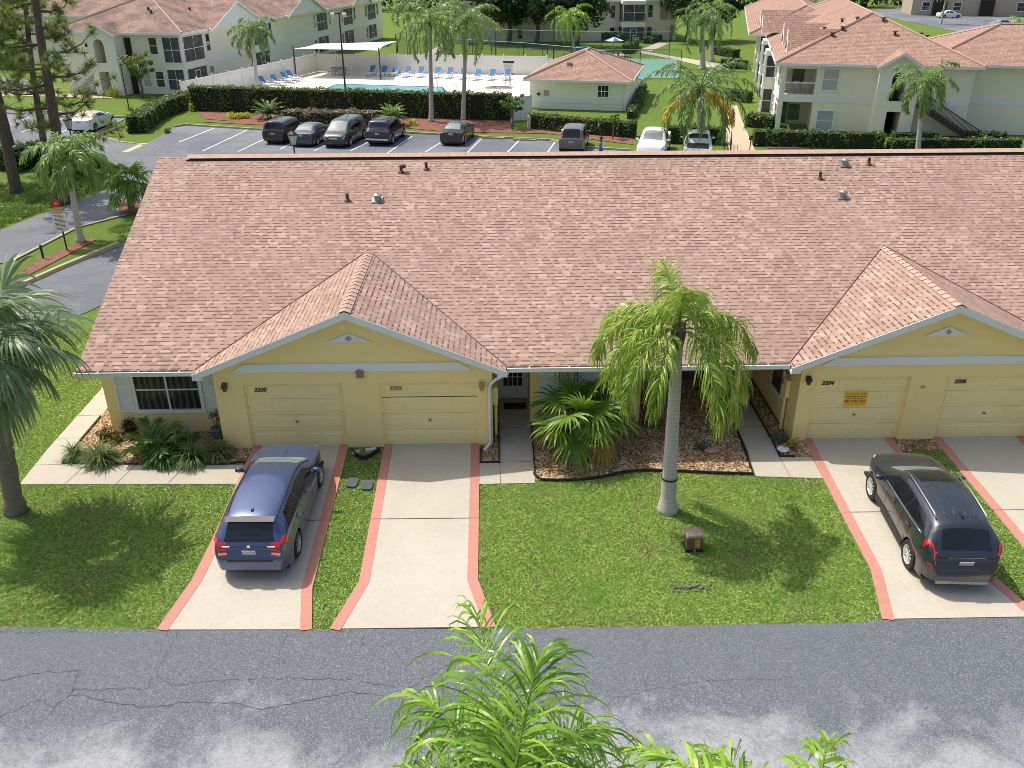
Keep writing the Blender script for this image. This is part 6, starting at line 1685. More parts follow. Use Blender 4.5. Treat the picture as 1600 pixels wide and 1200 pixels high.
# person in blue at the lot
def person(u, v):
    x, y = gp(u, v, 1.0)
    r = empty('person', (x, y, 0.01), rad(-100), label='person in blue shirt and dark cap standing in the rear lot', cat='person')
    J = {'pel': (0, 0, .95), 'wst': (0, 0, 1.12), 'chs': (0, -.01, 1.32), 'nck': (0, 0, 1.49), 'hd0': (0, .02, 1.58), 'hd1': (0, .03, 1.70), 'hd2': (0, .01, 1.77)}
    E = [('pel', 'wst'), ('wst', 'chs'), ('chs', 'nck'), ('nck', 'hd0'), ('hd0', 'hd1'), ('hd1', 'hd2')]; Rr = {'pel': (.15, .11), 'wst': (.14, .10), 'chs': (.17, .12), 'nck': (.06, .06), 'hd0': (.075, .085), 'hd1': (.08, .095), 'hd2': (.05, .06)}
    for s, n in ((1, 'l'), (-1, 'r')):
        for k, p, rr in (('sh', (s*.19, 0, 1.42), .065), ('el', (s*.25, .02, 1.14), .045), ('wr', (s*.24, .12, .93), .034), ('hn', (s*.235, .16, .86), .035), ('hp', (s*.09, 0, .90), .09), ('kn', (s*.10, .02, .50), .06), ('an', (s*.10, -.01, .09), .045), ('to', (s*.11, .15, .05), .04)): J[k+n] = p; Rr[k+n] = (rr, rr)
        E += [('chs', 'sh'+n), ('sh'+n, 'el'+n), ('el'+n, 'wr'+n), ('wr'+n, 'hn'+n), ('pel', 'hp'+n), ('hp'+n, 'kn'+n), ('kn'+n, 'an'+n), ('an'+n, 'to'+n)]
    ks = list(J); me = bpy.data.meshes.new('body'); me.from_pydata([J[k] for k in ks], [(ks.index(a), ks.index(b)) for a, b in E], [])
    o = link('body', me, None, r); md = o.modifiers.new('skin', 'SKIN')
    for i, k in enumerate(ks):
        me.skin_vertices[0].data[i].radius = Rr[k]; me.skin_vertices[0].data[i].use_root = (k == 'pel')
    o.modifiers.new('sub', 'SUBSURF').levels = 2; o.modifiers['sub'].render_levels = 2
    t = NT('person_cloth'); sep = t.n('ShaderNodeSeparateXYZ'); t.l(t.obj(), sep.inputs[0])
    c = t.ramp(t.math('DIVIDE', sep.outputs[2], 2.0), [(.0, (.04, .04, .045)), (.06, (.05, .06, .10)), (.47, (.05, .06, .10)), (.475, (.08, .16, .42)), (.735, (.08, .16, .42)), (.74, (.20, .11, .07))]); t.t.nodes[-1]
    for nd in t.t.nodes:
        if nd.type == 'VALTORGB': nd.color_ramp.interpolation = 'CONSTANT'
    me.materials.append(t.done(t.bsdf(c, .8)))
    m = MB(); m.lathe([(.105, 1.70), (.11, 1.74), (.09, 1.80), (0, 1.825)], 14, (0, .02, 0)); m.box(-.07, .07, .10, .22, 1.70, 1.72); m.build('cap', M['trim'], r, smooth=True)
    m = MB()
    for s in (-1, 1): m.lathe([(0, -.01), (.012, 0), (0, .01)], 6, (s*.032, .118, 1.655))
    m.lathe([(0, -.02), (.016, 0), (0, .025)], 6, (0, .13, 1.63)); m.box(-.028, .028, .112, .118, 1.585, 1.593); m.build('face_features', M['brown'], r)
person(938, 233)
# ================================================================ hedges, shrubs and trees behind
HG = 'clipped hedges about the grounds'
hedge('clipped_hedge', [gp(303, 172), gp(560, 180), gp(798, 187)], 1.0, 2.15, 'hedge', 'long tall dark hedge along the pool terrace behind the parked cars', 75, .11, 1, group=HG)
hedge('clipped_hedge', [gp(214, 208), gp(247, 184), gp(296, 165)], 1.5, 1.35, 'hedge', 'broad green hedge on the grass tip running back to the pool hedge', 75, .11, 2, group=HG, round_=.3)
hedge('clipped_hedge', [gp(448, 193), gp(586, 196)], 1.6, 1.15, 'hedge_red', 'low reddish brown clipped hedge behind the dark saloon and minivan', 90, .10, 3, group=HG)
hedge('clipped_hedge', [gp(830, 199), gp(900, 206), gp(990, 214)], 1.3, 1.15, 'hedge', 'low green hedge in front of the pool house', 75, .11, 4, group=HG)
hedge('clipped_hedge', [gp(1040, 222), gp(1128, 224)], 1.1, 1.2, 'hedge', 'hedge behind the big palm left of the brick path', 60, .12, 5, group=HG)
hedge('clipped_hedge', [gp(1176, 226), gp(1290, 229), gp(1378, 231)], 1.1, 1.1, 'hedge', 'long hedge in front of the right apartment block left of the entrance', 70, .11, 6, group=HG)
hedge('clipped_hedge', [gp(1388, 233), gp(1590, 233)], 1.0, .75, 'shrub', 'lower paler hedge at the foot of the stairs on the right', 70, .11, 7, group=HG)
hedge('clipped_hedge', [gp(1168, 196), gp(1208, 200)], 1.4, 1.0, 'hedge', 'short hedge by the corner of the right apartment block', 60, .12, 8, group=HG)
hedge('clipped_hedge', [gp(1118, 152), gp(1170, 160)], 1.2, 1.0, 'hedge', 'short hedge behind the big palm crown', 45, .14, 9, group=HG)
hedge('clipped_hedge', [gp(1120, 85), gp(1150, 90)], 1.2, 1.0, 'hedge', 'hedge near the far end of the right apartment row', 40, .16, 10, group=HG)
hedge('clipped_hedge', [gp(1128, 105), gp(1165, 108)], 1.0, 1.0, 'hedge', 'middle hedge beside the right apartment row', 40, .16, 11, group=HG)
hedge('clipped_hedge', [gp(925, 62), gp(972, 66)], 1.4, 1.2, 'hedge', 'dark hedge left of the screened porch of the far block', 40, .18, 12, group=HG)
hedge('clipped_hedge', [gp(1010, 68), gp(1036, 60)], 1.2, .8, 'hedge', 'low dark hedge right of the far screened porch', 40, .18, 13, group=HG)
hedge('clipped_hedge', [gp(978, 84), gp(992, 72)], 1.2, 1.2, 'hedge', 'green hedge by the shaded picnic terrace', 40, .18, 14, group=HG)
hedge('clipped_hedge', [gp(1392, 217), gp(1465, 219)], .8, .5, 'hedge', 'low planting at the entrance of the right apartment block', 50, .12, 15, group=HG)
hedge('clipped_hedge', [gp(1505, 217), gp(1570, 220)], .9, .6, 'hedge', 'low dark planting right of the outside stair', 50, .12, 16, group=HG)
hedge('clipped_hedge', [gp(985, 186), gp(999, 160), gp(1004, 140)], .7, .7, 'hedge', 'shaded planting along the right side of the pool house', 45, .12, 17, group=HG)
bush('yellow_shrub', (*gp(375, 185), 0), 1.3, .6, .65, 'shrub_yellow', 'bright yellow green clipped shrub near the left pool palm', 900, .09, 41)
bush('yellow_shrub', (*gp(646, 196), 0), .55, .5, .65, 'shrub_yellow', 'small yellow green shrub right of the second sago palm', 380, .08, 42)
bush('shrub', (*gp(302, 174), 0), .5, .5, .8, 'shrub_yellow', 'small pale shrub at the left end of the pool hedge', 300, .08, 43)
bush('shrub', (*gp(262, 208), 0), .35, .35, .6, 'shrub', 'small bright shrub at the lot corner by the grass tip', 200, .08, 44)
sago('sago_palm', (*gp(421, 186), 0), 30, 1.45, 'dark sago palm with long fronds right of the yellow shrub', 45, 'frond_dark')
sago('sago_palm', (*gp(613, 196), 0), 40, 1.35, 'round full sago palm behind the navy SUV', 46, 'frond_far', h=.55)
bush('flax_clump', (*gp(884, 205), 0), .8, .6, .95, 'frond_far', 'spiky green clump rising from the pool house hedge', 260, .2, 47, asp=.12)
# crape myrtle, sapling, nursery trees
broadleaf('crape_myrtle', (*gp(800, 201), 0), 2.9, 1.0, 'multi stemmed crape myrtle by the white gate fence', 48, 'shrub', 16, 46, .10, .3, 'bark_grey', .09)
broadleaf('sapling', (*gp(957, 217), 0), 1.9, .5, 'thin sapling in the red mulch right of the grey brown crossover', 49, 'shrub', 8, 18, .08, .45, 'bark_grey', .05)
broadleaf('young_tree', (*gp(222, 152), 0), 4.6, 1.7, 'small round tree before the porch of the left apartment block', 50, 'pine', 22, 70, .13, .3, 'bark_grey', .12)
bush('shrub', (*gp(178, 151), 0), 1.0, .8, 1.1, 'shrub_yellow', 'yellow green shrub at the foot of the left entrance pillar', 500, .1, 51)
# palms behind
PB = 'queen palms in the grounds behind'
def bp(u, v, Hh, lean, L, seed, label, n=15, mat='frond_far', r0=.19, extra=None, **k):
    fr = crown_fronds(np.random.default_rng(seed), n+3, L, 38, .72, .075, 1.35, -.5)
    fr = cf(fr, g=1.0, plume=.42, rr=.04, pw=1.1) + (extra or [])
    return palm('queen_palm', (*gp(u, v), 0), Hh, lean, r0, r0*.6, fr, label, PB, frmat=mat, seed=seed, **k)
bp(402, 152, 6.0, (.35, 0), 2.9, 61, 'palm with drooping crown at the left end of the pool hedge', 14, 'frond_dark')
bp(674, 190, 7.6, (.22, .2), 3.5, 62, 'left of the two tall pool palms with curved grey trunks', 16)
bp(724, 187, 7.5, (.4, .2), 3.6, 63, 'right of the two tall pool palms with the wider crown', 17)
bp(1096, 246, 4.5, (-.45, .1), 4.3, 64, 'big palm with yellow old fronds beside the brick path', 20, 'frond_dark', .30, [dict(az=D(205), e0=-.1, e1=-1.2, L=3.3, n=40, ll=.85, w=.12, yellow=1), dict(az=D(190), e0=-.25, e1=-1.3, L=3.0, n=40, ll=.85, w=.12, yellow=1), dict(az=D(318), e0=-.1, e1=-1.5, L=3.5, n=40, ll=.85, w=.12, yellow=1), dict(az=D(328), e0=-.3, e1=-1.5, L=3.0, n=40, ll=.85, w=.12, yellow=1)])
bp(1098, 108, 5.2, (-.6, 0), 4.0, 65, 'left of the two palms beyond the big palm', 15, 'frond_dark', .32)
bp(1112, 96, 6.0, (-.6, 0), 4.2, 66, 'right of the two palms beyond the big palm', 16, 'frond_far', .3)
bp(1434, 236, 4.7, (-.5, .1), 2.7, 67, 'slim palm in front of the stair of the right apartment block', 15, 'frond_far', .17)
bp(1625, 242, 6.4, (0, 0), 2.5, 68, 'palm cut off by the right edge of the photo', 14, 'frond_dark', .2)
bp(640, 88, 6.4, (.35, 0), 3.6, 69, 'palm behind the pool fence left of centre', 13, 'frond_dark')
bp(700, 86, 6.4, (.35, 0), 3.6, 70, 'palm behind the pool fence between the two pool palms', 13, 'frond_dark')
bp(898, 84, 4.6, (-.8, 0), 3.6, 71, 'soft pale willowy palm left of the far apartment block', 18, 'frond_near')
bp(126, 377, 4.2, (.2, .1), 2.3, 72, 'palm on the red mulched median by the entrance sign', 15, 'frond_far', .17)
bp(1470, 38, 6.5, (0, 0), 3.2, 73, 'bright palm in the far car park', 14, 'frond_near'); bp(1590, 66, 2.6, (0, 0), 2.6, 74, 'low palm beside the blue grey car', 14, 'frond_near')
fanpalm('fan_palm', (*gp(206, 330), 0), 1.5, (.1, 0), .18, .16, 22, 'fan palm hidden partly by the left roof edge', 'fan', seed=75, pet=.9, Rl=1.0, seg=24, spread=4.0, droop=.7, top=1.4, low=-.4)
# pines and undergrowth on the left
pine('pine_tree', (*gp(28, 306), 0), 15.5, (-.4, .6), 'leaning pine at the left edge, nearest the road', 81, .30, .45, 16, 3.2)
pine('pine_tree', (*gp(98, 318), 0), 17, (1.7, .5), 'tall straight pine, thickest of the twin trunks', 82, .32, .20, 34, 4.2, spr=11)
pine('pine_tree', (*gp(72, 275), 0), 17, (2.0, .5), 'slimmer pine just left of the thickest trunk', 83, .22, .25, 26, 3.4, spr=10)
pine('pine_tree', (*gp(24, 262), 0), 14, (.6, .3), 'leaning bare pine behind the undergrowth', 84, .28, .5, 18, 3.4)
pine('pine_tree', (*gp(-40, 290), 0), 15, (1.4, 1.0), 'pine whose boughs reach in from the left edge', 85, .3, .35, 26, 4.2)
bush('roadside_bush', (*gp(152, 276), 0), 1.5, 1.5, 1.6, 'shrub', 'large round green bush at the roadside under the pines', 2600, .12, 86, clumps=18)
hedge('roadside_bush', [gp(8, 268), gp(60, 256), gp(120, 258)], 1.8, 1.5, 'hedge', 'dark bushes under the pines behind the median palm', 60, .13, 87, rough=.2, cat='shrub')
N = NP(); R = np.random.default_rng(88)
poly = [gp(*p) for p in [(-60, 372), (0, 356), (60, 332), (100, 318), (150, 298), (178, 280), (150, 262), (100, 280), (40, 292), (-60, 290)]]
q = scatter(poly, 70); hh = .15+.5*np.abs(np.sin(q[:, 0]*1.7)*np.sin(q[:, 1]*1.3)); n = len(q)
for k in range(5): N.add(*leafcloud(R, np.c_[q+R.normal(0, .08, (n, 2)), hh*R.random(n)], .09, .6, .3))
o = N.build('undergrowth', M['wild']); tag(o, kind='stuff')
# oaks and far trees
OK = 'dark oaks beyond the lawns'
for i, (u, v, H, s, lab) in enumerate([(795, 68, 9.5, 5.0, 'dark oak with visible trunk beyond the tennis court'), (838, 70, 10, 5.5, 'dark oak in the middle of the row of oaks'), (900, 74, 9.5, 5.0, 'dark oak left of the far apartment block'), (752, 66, 9.5, 5.0, 'dark oak behind the pool palms'), (1072, 66, 9.0, 4.5, 'oak right of the far apartment block'), (1112, 64, 9.5, 4.5, 'oak behind the pair of palms')]):
    broadleaf('oak_tree', (*gp(u, v), 0), H, s, lab, 90+i, 'oak', 60, 90, .30, .3, 'bark', .3, group=OK)
N = NP(); R = np.random.default_rng(99); m = MB()
for k in range(70):
    x = -150+360*k/70+R.normal(0, 3); y = 205+R.normal(0, 10); s = R.uniform(4, 7)
    C = np.array([x, y, 4.5])+R.normal(0, 1, (170, 3))*np.array([s*.6, s*.5, 2.6]); C[:, 2] = np.abs(C[:, 2]); N.add(*leafcloud(R, C, .9, .5))
o = N.build('far_woodland', M['oak']); tag(o, kind='stuff')
# ================================================================ apartment blocks and the pool house
def lb(mb, name, mat, parent, **k): return mb.build(name, mat, parent, **k)
def hip(parent, x0, x1, y0, y1, z0, pitch, mat, name='roof', t=.12, along=None):
    w, d = x1-x0, y1-y0; m = MB()
    if along == 'y' or (along is None and d >= w):
        h = w/2*pitch; r0, r1 = ((x0+x1)/2, y0+w/2, z0+h), ((x0+x1)/2, y1-w/2, z0+h)
        P = [(x0, y0, z0), (x1, y0, z0), (x1, y1, z0), (x0, y1, z0), r0, r1]; F = [(0, 1, 4), (1, 2, 5, 4), (2, 3, 5), (3, 0, 4, 5)]
    else:
        h = d/2*pitch; r0, r1 = (x0+d/2, (y0+y1)/2, z0+h), (x1-d/2, (y0+y1)/2, z0+h)
        P = [(x0, y0, z0), (x1, y0, z0), (x1, y1, z0), (x0, y1, z0), r0, r1]; F = [(0, 1, 5, 4), (1, 2, 5), (2, 3, 4, 5), (3, 0, 4)]
    m.add(P, F); ro = m.build(name, M[mat], parent, uvproj=roofuv)
    c = MB()
    for a, b in ((0, 4), (1, 4 if (along == 'y' or (along is None and d >= w)) else 5), (2, 5), (3, 5 if (along == 'y' or (along is None and d >= w)) else 4), (4, 5)):
        c.tube([np.array(P[a])+np.array((0, 0, .02)), np.array(P[b])+np.array((0, 0, .02))], .11, 5)
    c.build('ridge_cap', M['cap'], ro)
    f = MB(); f.box(x0-.02, x1+.02, y0-.05, y0+.03, z0-.2, z0); f.box(x0-.02, x1+.02, y1-.03, y1+.05, z0-.2, z0); f.box(x0-.05, x0+.03, y0+.03, y1-.03, z0-.2, z0); f.box(x1-.03, x1+.05, y0+.03, y1-.03, z0-.2, z0)
    f.build('fascia', M['white'], ro)
    s = MB(); s.box(x0+.03, x1-.03, y0+.03, y1-.03, z0-.16, z0-.12); s.build('soffit', M['white'], ro)
    return ro
def win(parent, face, a, b, z0, z1, pane='glass', mull=1, rail=True, fw=.12, off=0.0, frame='white', cols=0, name='window'):
    """window on the front (y = off) or side (x = off) wall; a..b along the wall"""
    def bx(m, a0, a1, d0, d1, z0, z1):
        if face == 'front': m.box(a0, a1, off+d0, off+d1, z0, z1)
        elif face == 'left': m.box(off+d0, off+d1, a0, a1, z0, z1)
        else: m.box(off-d1, off-d0, a0, a1, z0, z1)
    f = MB(); bx(f, a-fw, a, -.07, .02, z0-fw, z1+fw); bx(f, b, b+fw, -.07, .02, z0-fw, z1+fw); bx(f, a, b, -.07, .02, z1, z1+fw); bx(f, a, b, -.07, .02, z0-fw, z0)
    o = f.build(name, M[frame], parent)
    p = MB(); bx(p, a, b, -.03, .01, z0, z1); p.build('pane', M[pane], o)
    g = MB()
    if rail: bx(g, a, b, -.055, -.032, (z0+z1)/2-.03, (z0+z1)/2+.03)
    for k in range(1, cols+1): xx = a+(b-a)*k/(cols+1); bx(g, xx-.025, xx+.025, -.065, -.056, z0, z1)
    if g.v: g.build('glazing_bar', M['white'], o)
    return o
def gable(parent, x0, x1, y0, y1, ze, za, mat, wallmat, dirn='front', name='gable_roof', over=.3):
    """small gabled roof; front: ridge along y; left: ridge along x"""
    m = MB(); w = MB()
    if dirn == 'front':
        c = (x0+x1)/2
        m.add([(x0-over, y0-over, ze-.1), (c, y0-over, za), (c, y1, za), (x0-over, y1, ze-.1)], [(0, 1, 2, 3)]); m.add([(x1+over, y0-over, ze-.1), (c, y0-over, za), (c, y1, za), (x1+over, y1, ze-.1)], [(0, 3, 2, 1)])
        w.prism([(x0, ze), (x1, ze), (c, za-.15)], 'y', y0, y0+.15)
        for s, xa in ((-1, x0-over), (1, x1+over)): w.prism([(xa, ze-.12), (c, za-.02), (c, za-.24), (xa, ze-.34)], 'y', y0-over-.05, y0-over, 1)
    else:
        c = (y0+y1)/2; s = 1 if dirn == 'left' else -1
        m.add([(x0-s*over, y0-over, ze-.1), (x0-s*over, c, za), (x1, c, za), (x1, y0-over, ze-.1)], [(0, 1, 2, 3)]); m.add([(x0-s*over, y1+over, ze-.1), (x0-s*over, c, za), (x1, c, za), (x1, y1+over, ze-.1)], [(0, 3, 2, 1)])
        w.prism([(y0, ze), (y1, ze), (c, za-.15)], 'x', *sorted((x0, x0+s*.15)))
        for ya in (y0-over, y1+over): w.prism([(ya, ze-.12), (c, za-.02), (c, za-.24), (ya, ze-.34)], 'x', *sorted((x0-s*over-s*.05, x0-s*over)), 1)
    r = m.build(name, M[mat], parent, uvproj=roofuv); w.build('gable_face', [M[wallmat], M['white']], r)
    return r
def arch_poly(a, b, z0, zs, n=10):
    c, r = (a+b)/2, (b-a)/2
    return [(a, z0), (b, z0)] + [(c+r*math.cos(t), zs+r*math.sin(t)) for t in np.linspace(0, math.pi, n)]
# --- right block
RB = empty('apartment_block', (29.1, 48.3, 0), rad(-14), label='cream apartment block on the right with arched entrance and outside stair', cat='apartment building')
w = MB()
w.box(0, 2.75, 3.0, 3.2, -.6, 5.0); w.box(2.72, 6.9, .0, .25, -.6, 5.0); w.box(9.7, 13.6, .0, .25, -.6, 5.0); w.box(13.4, 13.6, .25, 1.5, -.6, 5.0); w.box(13.6, 22, 1.5, 1.7, -.6, 5.0)
w.box(-.0, .2, 3.0, 70, -.6, 5.0); w.box(0, .35, 0, .35, -.6, 5.0); w.box(2.55, 2.72, .0, 3.0, -.6, 5.0); w.box(.35, 2.72, 0, 3.0, 2.15, 2.65); w.box(.35, 2.55, .02, .2, 4.55, 5.0)
w.box(0, .2, .35, 3.0, 2.15, 2.65)
lb(w, 'wall', M['cream'], RB)
b = MB(); b.box(2.72, 6.9, -.03, 0, 2.12, 2.62); b.box(9.72, 13.6, -.03, 0, 2.12, 2.62); b.box(13.62, 22, 1.47, 1.5, 2.12, 2.62); b.box(.0, 2.72, -.03, 0, 2.12, 2.68); b.box(-.03, 0, .3, 70, 2.15, 2.62); b.box(13.45, 13.62, -.05, .2, -.6, 4.9); b.box(-.04, .2, -.04, .2, -.6, 4.9); lb(b, 'band', M['white'], RB)
win(RB, 'front', 3.08, 4.15, 3.05, 4.55, 'glass_blind'); win(RB, 'front', 3.05, 4.2, .05, 1.5, 'glass_blind')
m = MB(); m.box(1.0, 1.9, 2.93, 2.99, 3.1, 4.4); m.box(1.0, 1.9, 2.93, 2.99, .3, 1.5); m.box(.4, .9, 2.93, 2.99, -.5, 1.9); lb(m, 'porch_window', M['glass'], RB)
for z0, z1 in ((2.66, 4.55), (-.5, 2.1)):
    m = MB(); m.box(.35, 2.55, .08, .10, z0, z1); lb(m, 'insect_screen', M['screen_t'] if 'screen_t' in M else M['mesh'], RB)
m = MB(); m.box(.3, 2.6, .0, .08, 3.48, 3.56); lb(m, 'porch_rail', M['white'], RB)
for x in (1.25, 1.95):
    c = MB(); c.box(x-.22, x+.22, .9, 1.3, 3.05, 3.1); c.box(x-.22, x+.22, 1.28, 1.32, 3.1, 3.5)
    for sx in (-.2, .2):
        for sy in (.93, 1.27): c.box(x+sx-.02, x+sx+.02, sy-.02, sy+.02, 2.66, 3.05)
    lb(c, 'porch_chair', M['white'], RB)
e = MB()
e.box(6.9, 7.85, -1.0, 2.0, -.6, 5.0); e.box(8.85, 9.75, -1.0, 2.0, -.6, 5.0); e.box(7.85, 8.85, -1.0, -.8, 1.75, 2.5)
ar = arch_poly(7.85, 8.85, 2.5, 4.05, 12)
top = [(7.85, 5.0)] + [(7.85, 4.05)] + ar[2:][::-1][0:] + [(8.85, 4.05), (8.85, 5.0)]
e.prism([(7.85, 5.0), (7.85, 4.05)] + [(8.35-.5*math.cos(t), 4.05+.5*math.sin(t)) for t in np.linspace(0.05, math.pi-.05, 12)] + [(8.85, 4.05), (8.85, 5.0)], 'y', -1.0, -.8)
lb(e, 'entrance_tower', M['cream_pale'], RB)
m = MB(); m.box(7.85, 8.85, 1.6, 1.7, -.6, 4.6); m.box(7.85, 8.85, -.8, 1.6, 2.3, 2.45); lb(m, 'entrance_hall', M['interior'], RB)
m = MB()
for k in range(9): m.tube([(7.9+.11*k, -.85, 2.5), (7.9+.11*k, -.85, 3.2)], .018, 5)
m.tube([(7.86, -.85, 3.2), (8.84, -.85, 3.2)], .03, 5); lb(m, 'balcony_rail', M['dark_metal'], RB)
gable(RB, 6.9, 9.75, -1.0, 4.0, 5.0, 5.95, 'shingle_far', 'cream_pale')
st = MB(); n = 13
for k in range(n):
    x = 10.1+k*.36; z = 2.35-k*.21; st.box(x, x+.38, -1.3, -.3, z-.05, z)
for y in (-1.3, -.3): st.prism([(10.0, 2.35), (14.9, -.5), (14.9, -.75), (10.0, 2.05)], 'y', y-.03, y+.03)
sto = lb(st, 'stair', M['dark_metal'], RB)
m = MB()
for y in (-1.3, -.3):
    m.tube([(9.9, y, 3.3), (14.8, y, .45), (15.2, y, .45)], .035, 6)
    for k in range(30): x = 10+k*.165; z = 2.33-(x-10)*.582; m.tube([(x, y, z), (x, y, z+.93)], .014, 4)
lb(m, 'stair_rail', M['dark_metal'], sto)
# left side of the block and its bays
for y0 in (1.0, 6, 10.5, 15, 19.5, 25):
    win(RB, 'left', y0, y0+1.5, 3.0, 4.6, 'glass', off=0.0); win(RB, 'left', y0, y0+1.5, .2, 1.7, 'glass', off=0.0)
for y0 in (8.2, 17.5, 28, 36):
    bb = MB(); bb.box(-1.0, 0, y0, y0+2.0, -.6, 5.0); lb(bb, 'bay', M['cream_pale'], RB)
    for z0, z1 in ((2.9, 4.6), (0, 1.9)): win(RB, 'front', -.85, -.15, z0, z1, 'screen', off=y0, rail=True); win(RB, 'left', y0+.3, y0+1.7, z0, z1, 'screen', off=-1.0)
hip(RB, -.55, 14.1, -.55, 40, 5.0, .42, 'shingle_far'); hip(RB, 10, 40, .95, 14, 5.0, .36, 'shingle_far', along='x')
hip(RB, -2.2, 9, 24, 70, 5.02, .42, 'shingle_far')
for y0 in (3.5, 10.0, 20, 27):
    gable(RB, .5 if y0 < 18 else -1.0, 5, y0, y0+3.0, 5.5 if y0 < 18 else 5.6, 7.0, 'shingle_far', 'white', 'left', 'dormer', over=.12)
for x, y in [(3.6, 3.3), (4.4, 4.2), (5.6, 6.0), (8.2, 3.6), (10.6, 6.2), (11.0, 6.0), (3.4, 8.0), (4.8, 9.0), (7.5, 5.6)]:
    zz = 5.0+.42*min(x+.55, y+.55, 14.1-x); m = MB(); m.tube([(x, y, zz-.1), (x, y, zz+.22)], .10, 8); m.lathe([(.2, zz+.22), (.2, zz+.28), (0, zz+.3)], 8, (x, y, 0)); lb(m, 'roof_vent', M['brown'], RB)
# --- left block
LA = rad(78.5); LB = empty('apartment_block', (-23.0, 68.7, 0), rad(-11.5), label='long cream apartment block on the left with screened porches and weathered roof', cat='apartment building')
w = MB(); w.box(-13, -2.0, 0, .25, 0, 5.6); w.box(-13, -12.8, .25, 60, 0, 5.6); w.box(-.25, 0, 4.2, 62, 0, 5.6); w.box(-13, -.25, 61.8, 62, 0, 5.6)
w.box(-2.0, 0, 0, .12, 2.35, 2.95); w.box(-.12, 0, .12, 4.2, 2.35, 2.95); w.box(-2.0, 0, 0, .12, 0, .4); w.box(-.12, 0, .12, 4.2, 0, .4); w.box(-2.0, 0, 0, .12, 5.3, 5.6); w.box(-.12, 0, .12, 4.2, 5.3, 5.6)
lb(w, 'wall', M['cream'], LB)
b = MB(); b.box(-5.5, -2.0, -.04, 0, 2.4, 2.9); b.box(0, .04, 4.2, 62, 2.4, 2.9); b.box(-.18, .05, -.05, .18, 0, 5.6); lb(b, 'band', M['white'], LB)
def porch(face, a, b, z0, z1, off, cols=1, door=False):
    o = win(LB, face, a, b, z0, z1, 'screen', cols=cols, rail=not door, off=off, fw=.08, name='screened_porch')
    if door:
        c = (a+b)/2; f = MB()
        def bx(a0, a1, z0, z1):
            if face == 'front': f.box(a0, a1, off-.09, off-.066, z0, z1)
            else: f.box(off+.066, off+.09, a0, a1, z0, z1)
        bx(c-.5, c-.42, z0, z1-.2); bx(c+.42, c+.5, z0, z1-.2); bx(c-.42, c+.42, z1-.28, z1-.2); bx(c-.42, c+.42, z0+.7, z0+.78); f.build('porch_door', M['white'], o)
porch('front', -1.92, -.2, 2.98, 5.25, 0); porch('front', -1.92, -.2, .45, 2.3, 0, 1)
porch('right', .35, 4.1, 2.98, 5.25, 0); porch('right', .35, 4.1, .45, 2.3, 0, 0, True)
win(LB, 'front', -3.35, -2.55, 3.75, 5.2, 'glass'); win(LB, 'front', -3.2, -2.4, .7, 2.1, 'glass'); win(LB, 'front', -4.6, -3.8, .7, 2.1, 'glass_blind')
win(LB, 'right', 4.75, 5.5, 3.6, 5.15, 'glass'); win(LB, 'right', 4.75, 5.5, .7, 2.1, 'glass')
for y0 in (14.5, 33.5, 43.5, 54):
    porch('right', y0+1.0, y0+4.6, 3.1, 5.2, 0, 2); porch('right', y0+1.0, y0+4.6, .45, 2.3, 0, 0, True)
    win(LB, 'right', y0-.2, y0+.5, 3.6, 5.15, 'glass'); win(LB, 'right', y0+5.2, y0+5.9, 3.6, 5.15, 'glass'); win(LB, 'right', y0-.2, y0+.5, .7, 2.1, 'glass')
e = MB(); e.box(-8.9, -8.3, -1.6, .0, 0, 5.6); e.box(-7.2, -6.0, -1.6, 0, 0, 5.6); e.box(-8.3, -7.2, -1.6, -1.4, 2.2, 3.0)
e.prism([(-8.3, 5.6), (-8.3, 4.6)] + [(-7.75-.55*math.cos(t), 4.6+.55*math.sin(t)) for t in np.linspace(.05, math.pi-.05, 12)] + [(-7.2, 4.6), (-7.2, 5.6)], 'y', -1.6, -1.4); lb(e, 'entrance_tower', M['cream_pale'], LB)
m = MB(); m.box(-8.3, -7.2, -.5, -.4, 0, 5.2); lb(m, 'entrance_hall', M['tan'], LB); m = MB(); m.box(-5.95, -5.3, -.06, -.01, 0, 2.3); m.box(-5.95, -5.3, -.06, -.01, 3.0, 5.2); lb(m, 'dark_opening', M['interior'], LB)
gable(LB, -8.9, -6.0, -1.6, 4, 5.6, 6.5, 'shingle_old', 'cream_pale')
hip(LB, -13.6, .6, -.6, 62.5, 5.7, .42, 'shingle_old')
for y0, y1, za in ((4.6, 17, 8.0), (23.5, 36, 8.0), (46, 55, 7.6)): gable(LB, .75, -6.5, y0, y1, 5.65, za, 'shingle_old', 'white', 'right', 'side_gable', over=.25)
m = MB()
for k in range(14): m.box(-11.8+k*.28, -11.5+k*.28, -1.6, -.5, .2*k, .2*k+.05)
so_ = lb(m, 'stair', M['grey_metal'], LB); m = MB(); m.tube([(-11.9, -1.6, 1.0), (-8, -1.6, 3.8)], .035, 6); m.tube([(-11.9, -1.6, .5), (-8, -1.6, 3.3)], .03, 6); lb(m, 'stair_rail', M['grey_metal'], so_)
for x, y in [(-4.4, 3.0), (-5.0, 3.6), (-3, 8)]:
    zz = 5.7+.42*min(.6-x, y+.6); m = MB(); m.tube([(x, y, zz-.1), (x, y, zz+.25)], .12, 8); lb(m, 'roof_vent', M['brown'], LB)
m = MB(); m.box(-10.2, -9.6, -.15, -.02, 4.3, 4.6); lb(m, 'wall_lamp', M['black'], LB)
# roof of a block further left behind
LB2 = empty('apartment_block', (-52, 96, 0), rad(-11.5), label='low visible roof of a block behind the pines', cat='apartment building')
m = MB(); m.box(0, 24, 0, 14, 0, 5.6); lb(m, 'wall', M['cream'], LB2); hip(LB2, -.6, 24.6, -.6, 14.6, 5.7, .42, 'shingle_old')
